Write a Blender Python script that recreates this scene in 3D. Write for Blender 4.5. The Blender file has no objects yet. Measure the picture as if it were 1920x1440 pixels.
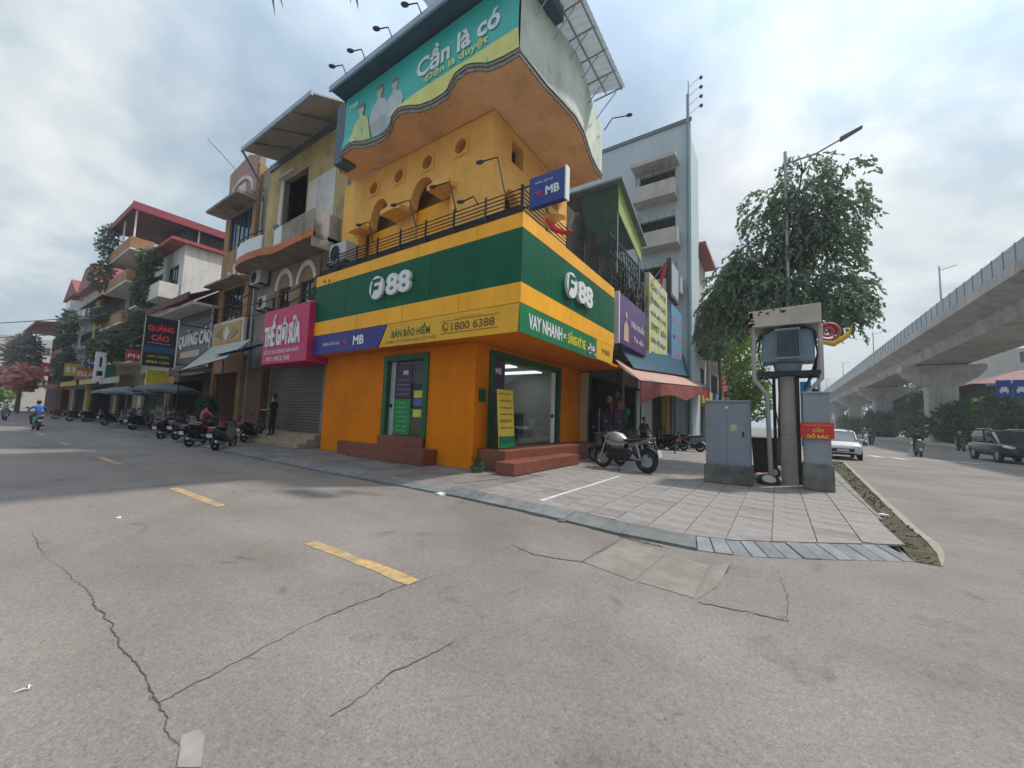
import bpy, bmesh, math, random
from mathutils import Vector, Matrix, geometry
random.seed(7)
R = math.radians
sc = bpy.context.scene
COL = sc.collection

# ------------------------------------------------------------------ camera
EYE = 1.5
def cam_axes(yaw, pitch, roll):
    fw = Vector((-math.sin(yaw)*math.cos(pitch), math.cos(yaw)*math.cos(pitch), math.sin(pitch)))
    r = fw.cross(Vector((0, 0, 1))).normalized(); u = r.cross(fw)
    return r*math.cos(roll)+u*math.sin(roll), u*math.cos(roll)-r*math.sin(roll), fw
CR, CU, CF = cam_axes(R(34.37), R(4.95), R(1.90))
cd = bpy.data.cameras.new('camera'); cam = bpy.data.objects.new('camera', cd); COL.objects.link(cam)
m = Matrix((CR, CU, -CF)).transposed().to_4x4(); m.translation = Vector((0, 0, EYE)); cam.matrix_world = m
cd.sensor_width = 36; cd.lens = 729/1920*36; cd.clip_start = 0.05; cd.clip_end = 3000
sc.camera = cam

# ------------------------------------------------------------------ light
SUN = Vector((0.42, 0.52, 1.0)).normalized()          # towards the sun
elev = math.asin(SUN.z); az = math.atan2(SUN.x, SUN.y)
sl = bpy.data.lights.new('sun', 'SUN'); sl.energy = 2.3; sl.angle = R(2.5); sl.color = (1, .95, .87)
so = bpy.data.objects.new('sun', sl); COL.objects.link(so); so.rotation_euler = SUN.to_track_quat('Z', 'Y').to_euler()
so.location = (20, 20, 60)
w = bpy.data.worlds.new('World'); sc.world = w; w.use_nodes = True
nt = w.node_tree; nt.nodes.clear(); N = nt.nodes.new; L = nt.links.new
out = N('ShaderNodeOutputWorld'); bg = N('ShaderNodeBackground')
sky = N('ShaderNodeTexSky'); sky.sky_type = 'NISHITA'; sky.sun_disc = False; sky.sun_elevation = elev; sky.sun_rotation = az
sky.dust_density = 3; sky.air_density = 1.2
tc = N('ShaderNodeTexCoord'); sp = N('ShaderNodeSeparateXYZ'); L(tc.outputs['Generated'], sp.inputs[0])
za = N('ShaderNodeMath'); za.operation = 'MAXIMUM'; za.inputs[1].default_value = 0.0; L(sp.outputs[2], za.inputs[0])
zb = N('ShaderNodeMath'); zb.operation = 'ADD'; zb.inputs[1].default_value = .32; L(za.outputs[0], zb.inputs[0])
vd = N('ShaderNodeVectorMath'); vd.operation = 'DIVIDE'
cz = N('ShaderNodeCombineXYZ')
for i in range(3): L(zb.outputs[0], cz.inputs[i])
L(tc.outputs['Generated'], vd.inputs[0]); L(cz.outputs[0], vd.inputs[1])
def wnoise(scale, detail, rough, off):
    a = N('ShaderNodeVectorMath'); a.operation = 'ADD'; a.inputs[1].default_value = off; L(vd.outputs[0], a.inputs[0])
    n = N('ShaderNodeTexNoise'); n.inputs['Scale'].default_value = scale; n.inputs['Detail'].default_value = detail
    n.inputs['Roughness'].default_value = rough; n.inputs['Distortion'].default_value = .25; L(a.outputs[0], n.inputs['Vector']); return n
def wramp(src, stops):
    r = N('ShaderNodeValToRGB'); L(src, r.inputs[0]); e = r.color_ramp.elements
    e[0].position, e[0].color = stops[0][0], (*stops[0][1], 1); e[1].position, e[1].color = stops[-1][0], (*stops[-1][1], 1)
    for p, c in stops[1:-1]:
        k = e.new(p); k.color = (*c, 1)
    return r
n1 = wnoise(1.5, 8, .56, (9.5186, 21.769, 0)); n2 = wnoise(.7, 3, .5, (14.798, 24.157, 0))
cloud = wramp(n1.outputs[0], [(.30, (.20, .28, .375)), (.42, (.275, .355, .44)), (.52, (.385, .455, .515)), (.60, (.54, .585, .61)), (.70, (.70, .715, .72))])
cover = wramp(n2.outputs[0], [(.32, (.45, .45, .45)), (.48, (.98, .98, .98))])
sm = N('ShaderNodeVectorMath'); sm.operation = 'SCALE'; sm.inputs['Scale'].default_value = .07; L(sky.outputs[0], sm.inputs[0])
mx = N('ShaderNodeMix'); mx.data_type = 'RGBA'
# thin overcast: brighter overhead than at the horizon and round the veiled sun; raised to lift the fill light
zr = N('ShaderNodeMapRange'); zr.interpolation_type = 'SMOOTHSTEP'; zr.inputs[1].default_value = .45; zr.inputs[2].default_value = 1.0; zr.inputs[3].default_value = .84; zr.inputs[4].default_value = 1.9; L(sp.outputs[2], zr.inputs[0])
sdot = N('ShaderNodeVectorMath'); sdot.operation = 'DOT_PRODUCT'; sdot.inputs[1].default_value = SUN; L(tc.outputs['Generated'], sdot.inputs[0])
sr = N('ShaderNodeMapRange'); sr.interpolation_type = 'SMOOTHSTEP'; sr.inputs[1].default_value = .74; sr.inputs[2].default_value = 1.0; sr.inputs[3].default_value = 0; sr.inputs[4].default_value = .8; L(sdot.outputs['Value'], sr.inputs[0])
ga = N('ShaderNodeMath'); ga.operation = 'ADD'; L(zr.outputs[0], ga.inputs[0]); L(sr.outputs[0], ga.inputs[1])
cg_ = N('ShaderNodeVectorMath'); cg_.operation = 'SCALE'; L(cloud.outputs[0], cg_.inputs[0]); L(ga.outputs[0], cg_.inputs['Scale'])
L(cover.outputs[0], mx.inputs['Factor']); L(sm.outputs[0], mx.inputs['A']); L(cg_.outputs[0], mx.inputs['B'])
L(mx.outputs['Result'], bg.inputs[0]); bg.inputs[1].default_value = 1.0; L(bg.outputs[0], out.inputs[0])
sc.view_settings.view_transform = 'Standard'; sc.view_settings.look = 'None'
sc.view_settings.gamma = 1; sc.view_settings.use_curve_mapping = False; sc.view_settings.exposure = 0.70
sc.render.engine = 'CYCLES'
sc.cycles.max_bounces = 6; sc.cycles.transparent_max_bounces = 12; sc.cycles.diffuse_bounces = 3
sc.cycles.use_denoising = True

# ------------------------------------------------------------------ picture -> real planes
def ray(x, y): return CF + CR*((x-960)/729) - CU*((y-720)/729)
E0 = Vector((0, 0, EYE))
def at_z(x, y, z=0.): d = ray(x, y); return E0 + d*((z-EYE)/d.z)
def at_y(x, y, Y): d = ray(x, y); return E0 + d*(Y/d.y)
def at_x(x, y, X): d = ray(x, y); return E0 + d*(X/d.x)

# ------------------------------------------------------------------ materials
def S(r, g, b):
    f = lambda c: (c/255/12.92 if c <= 10 else ((c/255+.055)/1.055)**2.4)
    return (f(r), f(g), f(b))
MATS = {}
def M(name, col, rough=.7, var=.12, scale=2.5, metal=0, bump=0, bscale=60, streak=0, spec=.4, rnd=0, emit=0, grime=0, col2=None):
    if name in MATS: return MATS[name]
    m = bpy.data.materials.new(name); m.use_nodes = True; t = m.node_tree; n = t.nodes; l = t.links
    b = n['Principled BSDF']; b.inputs['Roughness'].default_value = rough; b.inputs['Metallic'].default_value = metal
    b.inputs['Specular IOR Level'].default_value = spec
    tc = n.new('ShaderNodeTexCoord'); cur = None
    def noise(sc3, detail=5, rough=.6):
        mp = n.new('ShaderNodeMapping'); mp.inputs['Scale'].default_value = sc3; l.new(tc.outputs['Object'], mp.inputs[0])
        k = n.new('ShaderNodeTexNoise'); k.inputs['Scale'].default_value = 1; k.inputs['Detail'].default_value = detail
        k.inputs['Roughness'].default_value = rough; l.new(mp.outputs[0], k.inputs['Vector']); return k.outputs[0]
    def mulby(src, lo, hi, p0=.3, p1=.7):
        nonlocal cur
        r = n.new('ShaderNodeMapRange'); r.inputs[1].default_value = p0; r.inputs[2].default_value = p1
        r.inputs[3].default_value = lo; r.inputs[4].default_value = hi; l.new(src, r.inputs[0])
        v = n.new('ShaderNodeVectorMath'); v.operation = 'SCALE'; l.new(r.outputs[0], v.inputs['Scale'])
        l.new(cur, v.inputs[0]); cur = v.outputs[0]
    rgb = n.new('ShaderNodeRGB'); rgb.outputs[0].default_value = (*col, 1); cur = rgb.outputs[0]
    if col2:
        r2 = n.new('ShaderNodeRGB'); r2.outputs[0].default_value = (*col2, 1)
        mr = n.new('ShaderNodeMapRange'); mr.inputs[1].default_value = .42; mr.inputs[2].default_value = .62
        l.new(noise((scale*.6,)*3, 6, .65), mr.inputs[0])
        mm = n.new('ShaderNodeMix'); mm.data_type = 'RGBA'; l.new(mr.outputs[0], mm.inputs['Factor'])
        l.new(cur, mm.inputs['A']); l.new(r2.outputs[0], mm.inputs['B']); cur = mm.outputs['Result']
    if var: mulby(noise((scale,)*3), 1-var, 1+var)
    if streak: mulby(noise((1.9, 1.9, .22), 7, .68), 1-streak*.62, 1.03, .34, .60)
    if grime: mulby(noise((.7, .7, .7), 8, .7), 1-grime, 1.0, .38, .52)
    if rnd:
        oi = n.new('ShaderNodeObjectInfo'); mulby(oi.outputs['Random'], 1-rnd, 1+rnd, 0, 1)
    l.new(cur, b.inputs['Base Color'])
    if emit: l.new(cur, b.inputs['Emission Color']); b.inputs['Emission Strength'].default_value = emit
    if bump:
        bp = n.new('ShaderNodeBump'); bp.inputs['Strength'].default_value = bump; bp.inputs['Distance'].default_value = .02
        l.new(noise((bscale,)*3, 3), bp.inputs['Height']); l.new(bp.outputs[0], b.inputs['Normal'])
    MATS[name] = m; return m
def glass_mat(name, tint=(.75, .8, .8), refl=.12):
    if name in MATS: return MATS[name]
    m = bpy.data.materials.new(name); m.use_nodes = True; t = m.node_tree; n = t.nodes; n.clear()
    o = n.new('ShaderNodeOutputMaterial'); tr = n.new('ShaderNodeBsdfTransparent'); tr.inputs[0].default_value = (*tint, 1)
    g = n.new('ShaderNodeBsdfGlossy'); g.inputs['Roughness'].default_value = .03
    lw = n.new('ShaderNodeLayerWeight'); lw.inputs[0].default_value = .5
    pw = n.new('ShaderNodeMath'); pw.operation = 'POWER'; pw.inputs[1].default_value = 3.5; t.links.new(lw.outputs['Facing'], pw.inputs[0])
    ad = n.new('ShaderNodeMath'); ad.operation = 'MULTIPLY_ADD'; ad.inputs[1].default_value = .45; ad.inputs[2].default_value = .03; t.links.new(pw.outputs[0], ad.inputs[0])
    mi = n.new('ShaderNodeMixShader'); t.links.new(ad.outputs[0], mi.inputs[0]); t.links.new(tr.outputs[0], mi.inputs[1]); t.links.new(g.outputs[0], mi.inputs[2])
    t.links.new(mi.outputs[0], o.inputs[0]); MATS[name] = m; return m
def leaf_mat(name, c1, c2):
    if name in MATS: return MATS[name]
    m = bpy.data.materials.new(name); m.use_nodes = True; t = m.node_tree; n = t.nodes; l = t.links
    b = n['Principled BSDF']; b.inputs['Roughness'].default_value = .5; b.inputs['Specular IOR Level'].default_value = .35
    tc = n.new('ShaderNodeTexCoord'); k = n.new('ShaderNodeTexNoise'); k.inputs['Scale'].default_value = 1.3; k.inputs['Detail'].default_value = 6
    k.inputs['Roughness'].default_value = .8
    l.new(tc.outputs['Object'], k.inputs['Vector']); r = n.new('ShaderNodeValToRGB'); l.new(k.outputs[0], r.inputs[0])
    r.color_ramp.elements[0].position = .35; r.color_ramp.elements[0].color = (*c1, 1); r.color_ramp.elements[1].position = .65; r.color_ramp.elements[1].color = (*c2, 1)
    l.new(r.outputs[0], b.inputs['Base Color'])
    tl = n.new('ShaderNodeBsdfTranslucent'); l.new(r.outputs[0], tl.inputs[0]); mi = n.new('ShaderNodeMixShader'); mi.inputs[0].default_value = .38
    o = n['Material Output']; l.new(b.outputs[0], mi.inputs[1]); l.new(tl.outputs[0], mi.inputs[2]); l.new(mi.outputs[0], o.inputs[0])
    MATS[name] = m; return m

# ------------------------------------------------------------------ object helpers
W = {}
def link(o, parent=None):
    COL.objects.link(o)
    if parent is not None:
        o.parent = parent; o.matrix_parent_inverse = W.get(parent.name, Matrix()).inverted()
    W[o.name] = Matrix() if parent is None or not o.get('_loc') else Matrix()
    return o
def tag(o, label=None, cat=None, group=None, kind=None):
    if label: o['label'] = label
    if cat: o['category'] = cat
    if group: o['group'] = group
    if kind: o['kind'] = kind
    return o
def thing(name, label, cat, loc=(0, 0, 0), rz=0, group=None, local=False, scale=1):
    o = bpy.data.objects.new(name, None); COL.objects.link(o); o.empty_display_size = .2
    o.location = loc; o.rotation_euler = (0, 0, rz); o.scale = (scale,)*3
    # local: children are modelled round the origin; otherwise children carry world coordinates
    W[o.name] = Matrix() if local else Matrix.LocRotScale(Vector(loc), Matrix.Rotation(rz, 3, 'Z').to_quaternion(), Vector((scale,)*3))
    return tag(o, label, cat, group)
class MB:
    def __init__(s): s.v = []; s.f = []; s.mi = []
    def add(s, vs, fs, mi=0):
        n = len(s.v); s.v += [tuple(p) for p in vs]; s.f += [tuple(i+n for i in f) for f in fs]; s.mi += [mi]*len(fs); return s
    def box(s, x0, x1, y0, y1, z0, z1, mi=0):
        return s.add([(x0,y0,z0),(x1,y0,z0),(x1,y1,z0),(x0,y1,z0),(x0,y0,z1),(x1,y0,z1),(x1,y1,z1),(x0,y1,z1)],
            [(0,3,2,1),(4,5,6,7),(0,1,5,4),(1,2,6,5),(2,3,7,6),(3,0,4,7)], mi)
    def hexa(s, p, mi=0):   # 4 bottom + 4 top points
        return s.add(p, [(0,3,2,1),(4,5,6,7),(0,1,5,4),(1,2,6,5),(2,3,7,6),(3,0,4,7)], mi)
    def quad(s, a, b, c, d, mi=0): return s.add([a, b, c, d], [(0, 1, 2, 3)], mi)
    def sheet(s, a, b, c, d, t=.02, mi=0):
        a, b, c, d = map(Vector, (a, b, c, d)); n = (b-a).cross(d-a).normalized()*t
        return s.hexa([a-n, b-n, c-n, d-n, a, b, c, d], mi)
    def cyl(s, a, b, r0, r1=None, n=10, mi=0):
        a, b = Vector(a), Vector(b); r1 = r0 if r1 is None else r1; d = (b-a).normalized()
        x = d.orthogonal().normalized(); y = d.cross(x)
        vs = [a+(x*math.cos(t)+y*math.sin(t))*r0 for t in [2*math.pi*i/n for i in range(n)]] + [b+(x*math.cos(t)+y*math.sin(t))*r1 for t in [2*math.pi*i/n for i in range(n)]]
        fs = [(i, (i+1) % n, n+(i+1) % n, n+i) for i in range(n)] + [tuple(range(n-1, -1, -1)), tuple(range(n, 2*n))]
        return s.add(vs, fs, mi)
    def tube(s, pts, r, n=6, mi=0):
        pts = [Vector(p) for p in pts]; rs = r if isinstance(r, (list, tuple)) else [r]*len(pts); rings = []
        for i, p in enumerate(pts):
            d = (pts[min(i+1, len(pts)-1)]-pts[max(i-1, 0)]).normalized()
            ref = Vector((0, 0, 1)) if abs(d.z) < .9 else Vector((1, 0, 0))
            x = d.cross(ref).normalized(); y = d.cross(x)
            rings.append([p+(x*math.cos(2*math.pi*k/n)+y*math.sin(2*math.pi*k/n))*rs[i] for k in range(n)])
        return s.loft(rings, mi)
    def loft(s, rings, mi=0, caps=True, closed=False):
        n = len(rings[0]); vs = [p for r in rings for p in r]; fs = []
        m_ = len(rings)
        for i in range(m_ if closed else m_-1):
            j = (i+1) % m_
            for k in range(n): fs.append((i*n+k, i*n+(k+1) % n, j*n+(k+1) % n, j*n+k))
        if caps and not closed: fs += [tuple(range(n-1, -1, -1)), tuple(range((m_-1)*n, m_*n))]
        return s.add(vs, fs, mi)
    def prism(s, pts, off, mi=0):     # planar polygon pushed along off
        n = len(pts); off = Vector(off); a = [Vector(p) for p in pts]
        return s.add(a+[p+off for p in a], [tuple(range(n-1, -1, -1)), tuple(range(n, 2*n))]+[(i, (i+1) % n, n+(i+1) % n, n+i) for i in range(n)], mi)
    def holed(s, O, ux, uy, outer, holes, depth, mi=0):   # wall plate with openings
        O, ux, uy, dp = Vector(O), Vector(ux), Vector(uy), Vector(depth)
        loops = [outer]+holes; flat = [p for lp in loops for p in lp]
        tri = geometry.tessellate_polygon([[Vector((p[0], p[1], 0)) for p in lp] for lp in loops])
        P = [O+ux*p[0]+uy*p[1] for p in flat]; n = len(P); fs = [tuple(t) for t in tri]+[tuple(i+n for i in reversed(t)) for t in tri]
        k = 0
        for lp in loops:
            c = len(lp)
            for i in range(c): fs.append((k+i, k+(i+1) % c, n+k+(i+1) % c, n+k+i))
            k += c
        return s.add(P+[p+dp for p in P], fs, mi)
    def ball(s, c, rx, ry=None, rz=None, n=12, m=8, mi=0):
        ry = rx if ry is None else ry; rz = rx if rz is None else rz; c = Vector(c); rings = []
        for i in range(1, m):
            t = math.pi*i/m
            rings.append([c+Vector((rx*math.sin(t)*math.cos(2*math.pi*k/n), ry*math.sin(t)*math.sin(2*math.pi*k/n), rz*math.cos(t))) for k in range(n)])
        return s.loft(rings, mi)
    def torus(s, c, ax, R_, r, n=20, m=8, mi=0, sq=1):
        c = Vector(c); ax = Vector(ax).normalized(); x = ax.orthogonal().normalized(); y = ax.cross(x); rings = []
        for i in range(n):
            d = x*math.cos(2*math.pi*i/n)+y*math.sin(2*math.pi*i/n)
            rings.append([c+d*(R_+r*math.cos(2*math.pi*k/m))+ax*(r*sq*math.sin(2*math.pi*k/m)) for k in range(m)])
        return s.loft(rings, mi, closed=True)
    def build(s, name, mats, parent=None, bevel=0, smooth=False, kind=None):
        me = bpy.data.meshes.new(name); me.from_pydata(s.v, [], s.f)
        for m_ in (mats if isinstance(mats, (list, tuple)) else [mats]): me.materials.append(m_)
        if any(s.mi): me.polygons.foreach_set('material_index', s.mi)
        bm = bmesh.new(); bm.from_mesh(me); bmesh.ops.recalc_face_normals(bm, faces=bm.faces); bm.to_mesh(me); bm.free()
        if smooth:
            me.polygons.foreach_set('use_smooth', [True]*len(me.polygons))
            me.set_sharp_from_angle(angle=R(40))
        o = bpy.data.objects.new(name, me); link(o, parent)
        if bevel:
            b = o.modifiers.new('bevel', 'BEVEL'); b.width = bevel; b.segments = 2; b.limit_method = 'ANGLE'
        if kind: o['kind'] = kind
        return o
def BX(name, mat, parent, x0, x1, y0, y1, z0, z1, bevel=0): return MB().box(x0, x1, y0, y1, z0, z1).build(name, mat, parent, bevel)
def struct(o, kind='structure'): o['kind'] = kind; return o
def copy_tree(o, parent=None):
    c = o.copy(); COL.objects.link(c); c.parent = parent
    for ch in list(o.children): copy_tree(ch, c)
    return c
def ring(c, ax, ay, rx, ry, n=14, e=2.0):
    c, ax, ay = Vector(c), Vector(ax), Vector(ay); o = []
    for k in range(n):
        t = 2*math.pi*k/n; ct, st = math.cos(t), math.sin(t)
        o.append(c+ax*(rx*math.copysign(abs(ct)**(2/e), ct))+ay*(ry*math.copysign(abs(st)**(2/e), st)))
    return o
FONTC = {}
def text(s, parent, mat, O, right, up, h, w=None, ext=.01, bold=.02, name='lettering', align='c'):
    """flat lettering lying on the plane (right, up), centred on O; h is the full height, w the full width"""
    key = (s, bold)
    if key not in FONTC:
        c = bpy.data.curves.new('t', 'FONT'); c.body = s; c.offset = bold; c.resolution_u = 3; c.align_x = 'LEFT'
        ob = bpy.data.objects.new('t', c); COL.objects.link(ob)
        bpy.context.view_layer.update()
        dg = bpy.context.evaluated_depsgraph_get(); me = bpy.data.meshes.new_from_object(ob.evaluated_get(dg))
        FONTC[key] = ([tuple(v.co[:2]) for v in me.vertices], [tuple(p.vertices) for p in me.polygons])
        bpy.data.objects.remove(ob); bpy.data.curves.remove(c); bpy.data.meshes.remove(me)
    vs, fs = FONTC[key]
    xs = [v[0] for v in vs]; ys = [v[1] for v in vs]; x0, x1, y0, y1 = min(xs), max(xs), min(ys), max(ys)
    ky = h/(y1-y0); kx = w/(x1-x0) if w else ky
    O, r, u = Vector(O), Vector(right).normalized(), Vector(up).normalized(); n = r.cross(u)
    ox = {'c': (x0+x1)/2, 'l': x0}[align]
    P = [O+r*((x-ox)*kx)+u*((y-(y0+y1)/2)*ky)+n*ext for x, y in vs]
    me = bpy.data.meshes.new(name); me.from_pydata([tuple(p) for p in P], [], fs); me.materials.append(mat)
    if ext > .02:
        bm = bmesh.new(); bm.from_mesh(me); g = bmesh.ops.extrude_face_region(bm, geom=bm.faces[:])
        for v in g['geom']:
            if isinstance(v, bmesh.types.BMVert): v.co -= n*(ext*.95)
        bmesh.ops.recalc_face_normals(bm, faces=bm.faces); bm.to_mesh(me); bm.free()
    o = bpy.data.objects.new(name, me); return link(o, parent)
FX = dict(r=(1, 0, 0), u=(0, 0, 1))     # facade looking -Y
FYr = (0, 1, 0)                          # facade looking +X: right hand is +Y
# ================================================================== materials used widely
asph = bpy.data.materials.new('asphalt'); asph.use_nodes = True
def asphalt_nodes():
    t = asph.node_tree; n = t.nodes; l = t.links; b = n['Principled BSDF']; b.inputs['Roughness'].default_value = .85; b.inputs['Specular IOR Level'].default_value = .25
    tc = n.new('ShaderNodeTexCoord')
    def no(s, d, r, dist=0):
        k = n.new('ShaderNodeTexNoise'); k.inputs['Scale'].default_value = s; k.inputs['Detail'].default_value = d; k.inputs['Roughness'].default_value = r
        k.inputs['Distortion'].default_value = dist
        l.new(tc.outputs['Object'], k.inputs['Vector']); return k.outputs[0]
    def ramp(src, st):
        r = n.new('ShaderNodeValToRGB'); l.new(src, r.inputs[0]); e = r.color_ramp.elements
        e[0].position, e[0].color = st[0][0], (*st[0][1], 1); e[1].position, e[1].color = st[-1][0], (*st[-1][1], 1)
        for p, c in st[1:-1]: e.new(p).color = (*c, 1)
        return r.outputs[0]
    def mul(a, bb, f=1):
        m_ = n.new('ShaderNodeMix'); m_.data_type = 'RGBA'; m_.blend_type = 'MULTIPLY'; m_.inputs['Factor'].default_value = f
        l.new(a, m_.inputs['A']); l.new(bb, m_.inputs['B']); return m_.outputs['Result']
    base = ramp(no(.55, 6, .6, .4), [(.3, (.176, .155, .142)), (.5, (.206, .183, .170)), (.7, (.234, .209, .195))])
    big = ramp(no(.17, 4, .6, .8), [(.36, (.84, .84, .835)), (.5, (1, 1, 1)), (.66, (1.05, 1.04, 1.0))])
    spk = ramp(no(75, 2, .7), [(.30, (.62, .61, .60)), (.44, (.96, .96, .96)), (.56, (1.02, 1.02, 1.02)), (.72, (1.38, 1.36, 1.34))])
    spk2 = ramp(no(22, 4, .75), [(.30, (.86, .855, .85)), (.5, (1, 1, 1)), (.7, (1.10, 1.09, 1.08))])
    oil = ramp(no(1.6, 3, .5, 1.2), [(.26, (.72, .72, .72)), (.36, (1, 1, 1))])
    mp = n.new('ShaderNodeMapping'); mp.inputs['Scale'].default_value = (.05, .55, 1); l.new(tc.outputs['Object'], mp.inputs[0])
    tk = n.new('ShaderNodeTexNoise'); tk.inputs['Scale'].default_value = 1; tk.inputs['Detail'].default_value = 5; l.new(mp.outputs[0], tk.inputs['Vector'])
    trk = ramp(tk.outputs[0], [(.36, (.87, .865, .86)), (.5, (1, 1, 1)), (.64, (1.07, 1.06, 1.05))])
    spots = ramp(no(.9, 2, .5, 2.0), [(.235, (.62, .61, .60)), (.29, (.92, .92, .92)), (.34, (1, 1, 1))])
    c = mul(mul(mul(mul(mul(mul(base, big), spk), spk2), oil), trk), spots); l.new(c, b.inputs['Base Color'])
    bp = n.new('ShaderNodeBump'); bp.inputs['Strength'].default_value = .35; bp.inputs['Distance'].default_value = .012; l.new(no(70, 3, .7), bp.inputs['Height']); l.new(bp.outputs[0], b.inputs['Normal'])
asphalt_nodes(); MATS['asphalt'] = asph
m_walk = M('pavement grout', (.175, .16, .15), .9, .2, 3, bump=.3, grime=.3)
m_tile = M('pavement tile', (.235, .212, .200), .85, .16, 5, bump=.25, bscale=40, rnd=.035, grime=.2)
m_tiled = M('grey pavement tile', (.195, .178, .17), .85, .16, 5, bump=.25, bscale=40, rnd=.08, grime=.2)
m_smooth = M('cement footpath', (.18, .158, .145), .85, .16, 1.4, bump=.25, bscale=30, grime=.3)
m_kerb = M('kerb stone', (.165, .17, .17), .8, .22, 6, bump=.3, rnd=.10, grime=.25)
m_kerbw = M('pale kerb stone', (.30, .30, .295), .75, .18, 6, bump=.3, rnd=.12)
m_kerbm = M('mid kerb stone', (.19, .195, .20), .8, .2, 6, bump=.3, rnd=.14, grime=.2)
m_conc = M('concrete', (.36, .335, .305), .8, .12, 1.2, bump=.15, bscale=25, streak=.22)
m_concd = M('dirty concrete', (.16, .155, .14), .9, .3, 3, bump=.35, bscale=25, streak=.4, grime=.35)
m_yel = M('worn yellow paint', (.44, .285, .11), .8, .25, 9, col2=(.27, .22, .15))
m_wht = M('worn white paint', (.56, .54, .51), .8, .2, 9, col2=(.36, .34, .32))
m_crack = M('crack', (.075, .066, .058), 1, .3, 12)
m_soil = M('soil', (.07, .052, .035), 1, .4, 6, bump=.8, bscale=25, col2=(.075, .08, .035))
m_black = M('black rubber', (.015, .015, .016), .6, .2)
m_blackp = M('black paint', (.012, .013, .015), .25, .15, spec=.6)
m_chrome = M('chrome', (.6, .6, .6), .2, .05, metal=1)
m_steel = M('galvanised steel', (.35, .37, .39), .45, .15, metal=.6)
m_white = M('white wall paint', (.62, .60, .57), .8, .08, 1.2, streak=.3, grime=.15)
m_wplas = M('white plastic', (.70, .71, .70), .45, .04)
m_glass = glass_mat('window glass')
m_dglass = M('dark window glass', (.02, .025, .03), .08, .3, 1, spec=.8)
m_int = M('dark interior', (.035, .032, .03), .9, .4, 2)  # near-black tone standing in for unlit rooms and openings
m_red = M('red cloth', (.55, .02, .02), .7, .15)
m_wood = M('brown timber', (.12, .05, .025), .6, .3, 4)
m_tarp = M('blue tarpaulin', (.012, .075, .12), .6, .25, 3, bump=.3, bscale=8)

# ================================================================== ground
RZ = -.1
road = struct(MB().quad((-400, -300, RZ), (300, -300, RZ), (300, 700, RZ), (-400, 700, RZ)).build('road', asph))
KB = [(-100, 6.15), (-40, 6.1), (-17, 6.05), (-10, 5.88), (-5.4, 5.92), (-3.9, 5.80), (-2.4, 5.64), (-1.25, 5.44), (-.35, 5.70), (.46, 6.24), (1.36, 6.90)]
KW = .36
def offs(i):
    a = Vector(KB[max(i-1, 0)]); b = Vector(KB[min(i+1, len(KB)-1)]); d = (b-a).normalized(); return Vector((-d.y, d.x))
KI = [tuple(Vector(p)+offs(i)*KW) for i, p in enumerate(KB)]
walk = MB(); poly = [(p[0], p[1], -.016) for p in KI] + [(1.40, 9.2, -.016), (1.72, 20, -.016), (1.9, 260, -.016), (-30, 260, -.016), (-30, 13, -.016), (-100, 13, -.016)]
sidewalk = struct(walk.prism(poly, (0, 0, -.12)).build('sidewalk', m_walk))
struct(MB().prism([(x, y, -.004) for x, y in KI[:5]] + [(-5.4, 6.3, -.004), (-6.0, 6.6, -.004), (-5.6, 8.4, -.004), (-7.2, 9.2, -.004), (-15, 9.2, -.004), (-15, 12, -.004), (-100, 12, -.004)], (0, 0, -.01)).build('footpath_cement', m_smooth, sidewalk))
# kerb stones, one by one
def seglen(i): return (Vector(KB[i+1])-Vector(KB[i])).length
def kpt(arr, s):
    acc = 0
    for i in range(len(KB)-1):
        d = seglen(i)
        if s <= acc+d or i == len(KB)-2: return Vector(arr[i]).lerp(Vector(arr[i+1]), min(1, (s-acc)/d))
        acc += d
tot = sum(seglen(i) for i in range(len(KB)-1)); tip0 = tot-sum(seglen(i) for i in range(7, len(KB)-1)); near0 = tot-24
s = near0; k = 0
while s < tot-.05:
    ln = (.98 if s < tip0-.3 else .205) * random.uniform(.94, 1.06)
    e = min(s+ln-.012, tot); a0, a1, b0, b1 = kpt(KB, s), kpt(KB, e), kpt(KI, s), kpt(KI, e)
    dz = random.uniform(-.008, .006); tip = s > tip0-.2
    zo = RZ+(.012 if tip else .035); zi = .004+dz-(.01 if tip else 0)
    mm_ = (random.choice([m_kerbw, m_kerbm]) if tip and s > tip0+.15 and s < tip0+1.0 else (m_kerbm if tip else m_kerb))
    MB().hexa([(*a0, RZ-.1), (*a1, RZ-.1), (*b1, RZ-.1), (*b0, RZ-.1), (*a0, zo+dz), (*a1, zo+dz), (*b1, zi), (*b0, zi)]).build('kerb_stone', mm_, sidewalk, bevel=.006)
    s += ln
sf = MB()
for i in range(3):
    a0, a1, b0, b1 = KB[i], KB[i+1], KI[i], KI[i+1]
    if i == 2: a1 = kpt(KB, near0-.02); b1 = kpt(KI, near0-.02)
    if i == 2 and near0 < seglen(0)+seglen(1): break
    sf.hexa([(*a0, RZ-.1), (*a1, RZ-.1), (*b1, RZ-.1), (*b0, RZ-.1), (*a0, RZ+.035), (*a1, RZ+.035), (*b1, .0), (*b0, .0)])
sf.build('far_kerb', m_kerb, sidewalk)
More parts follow.
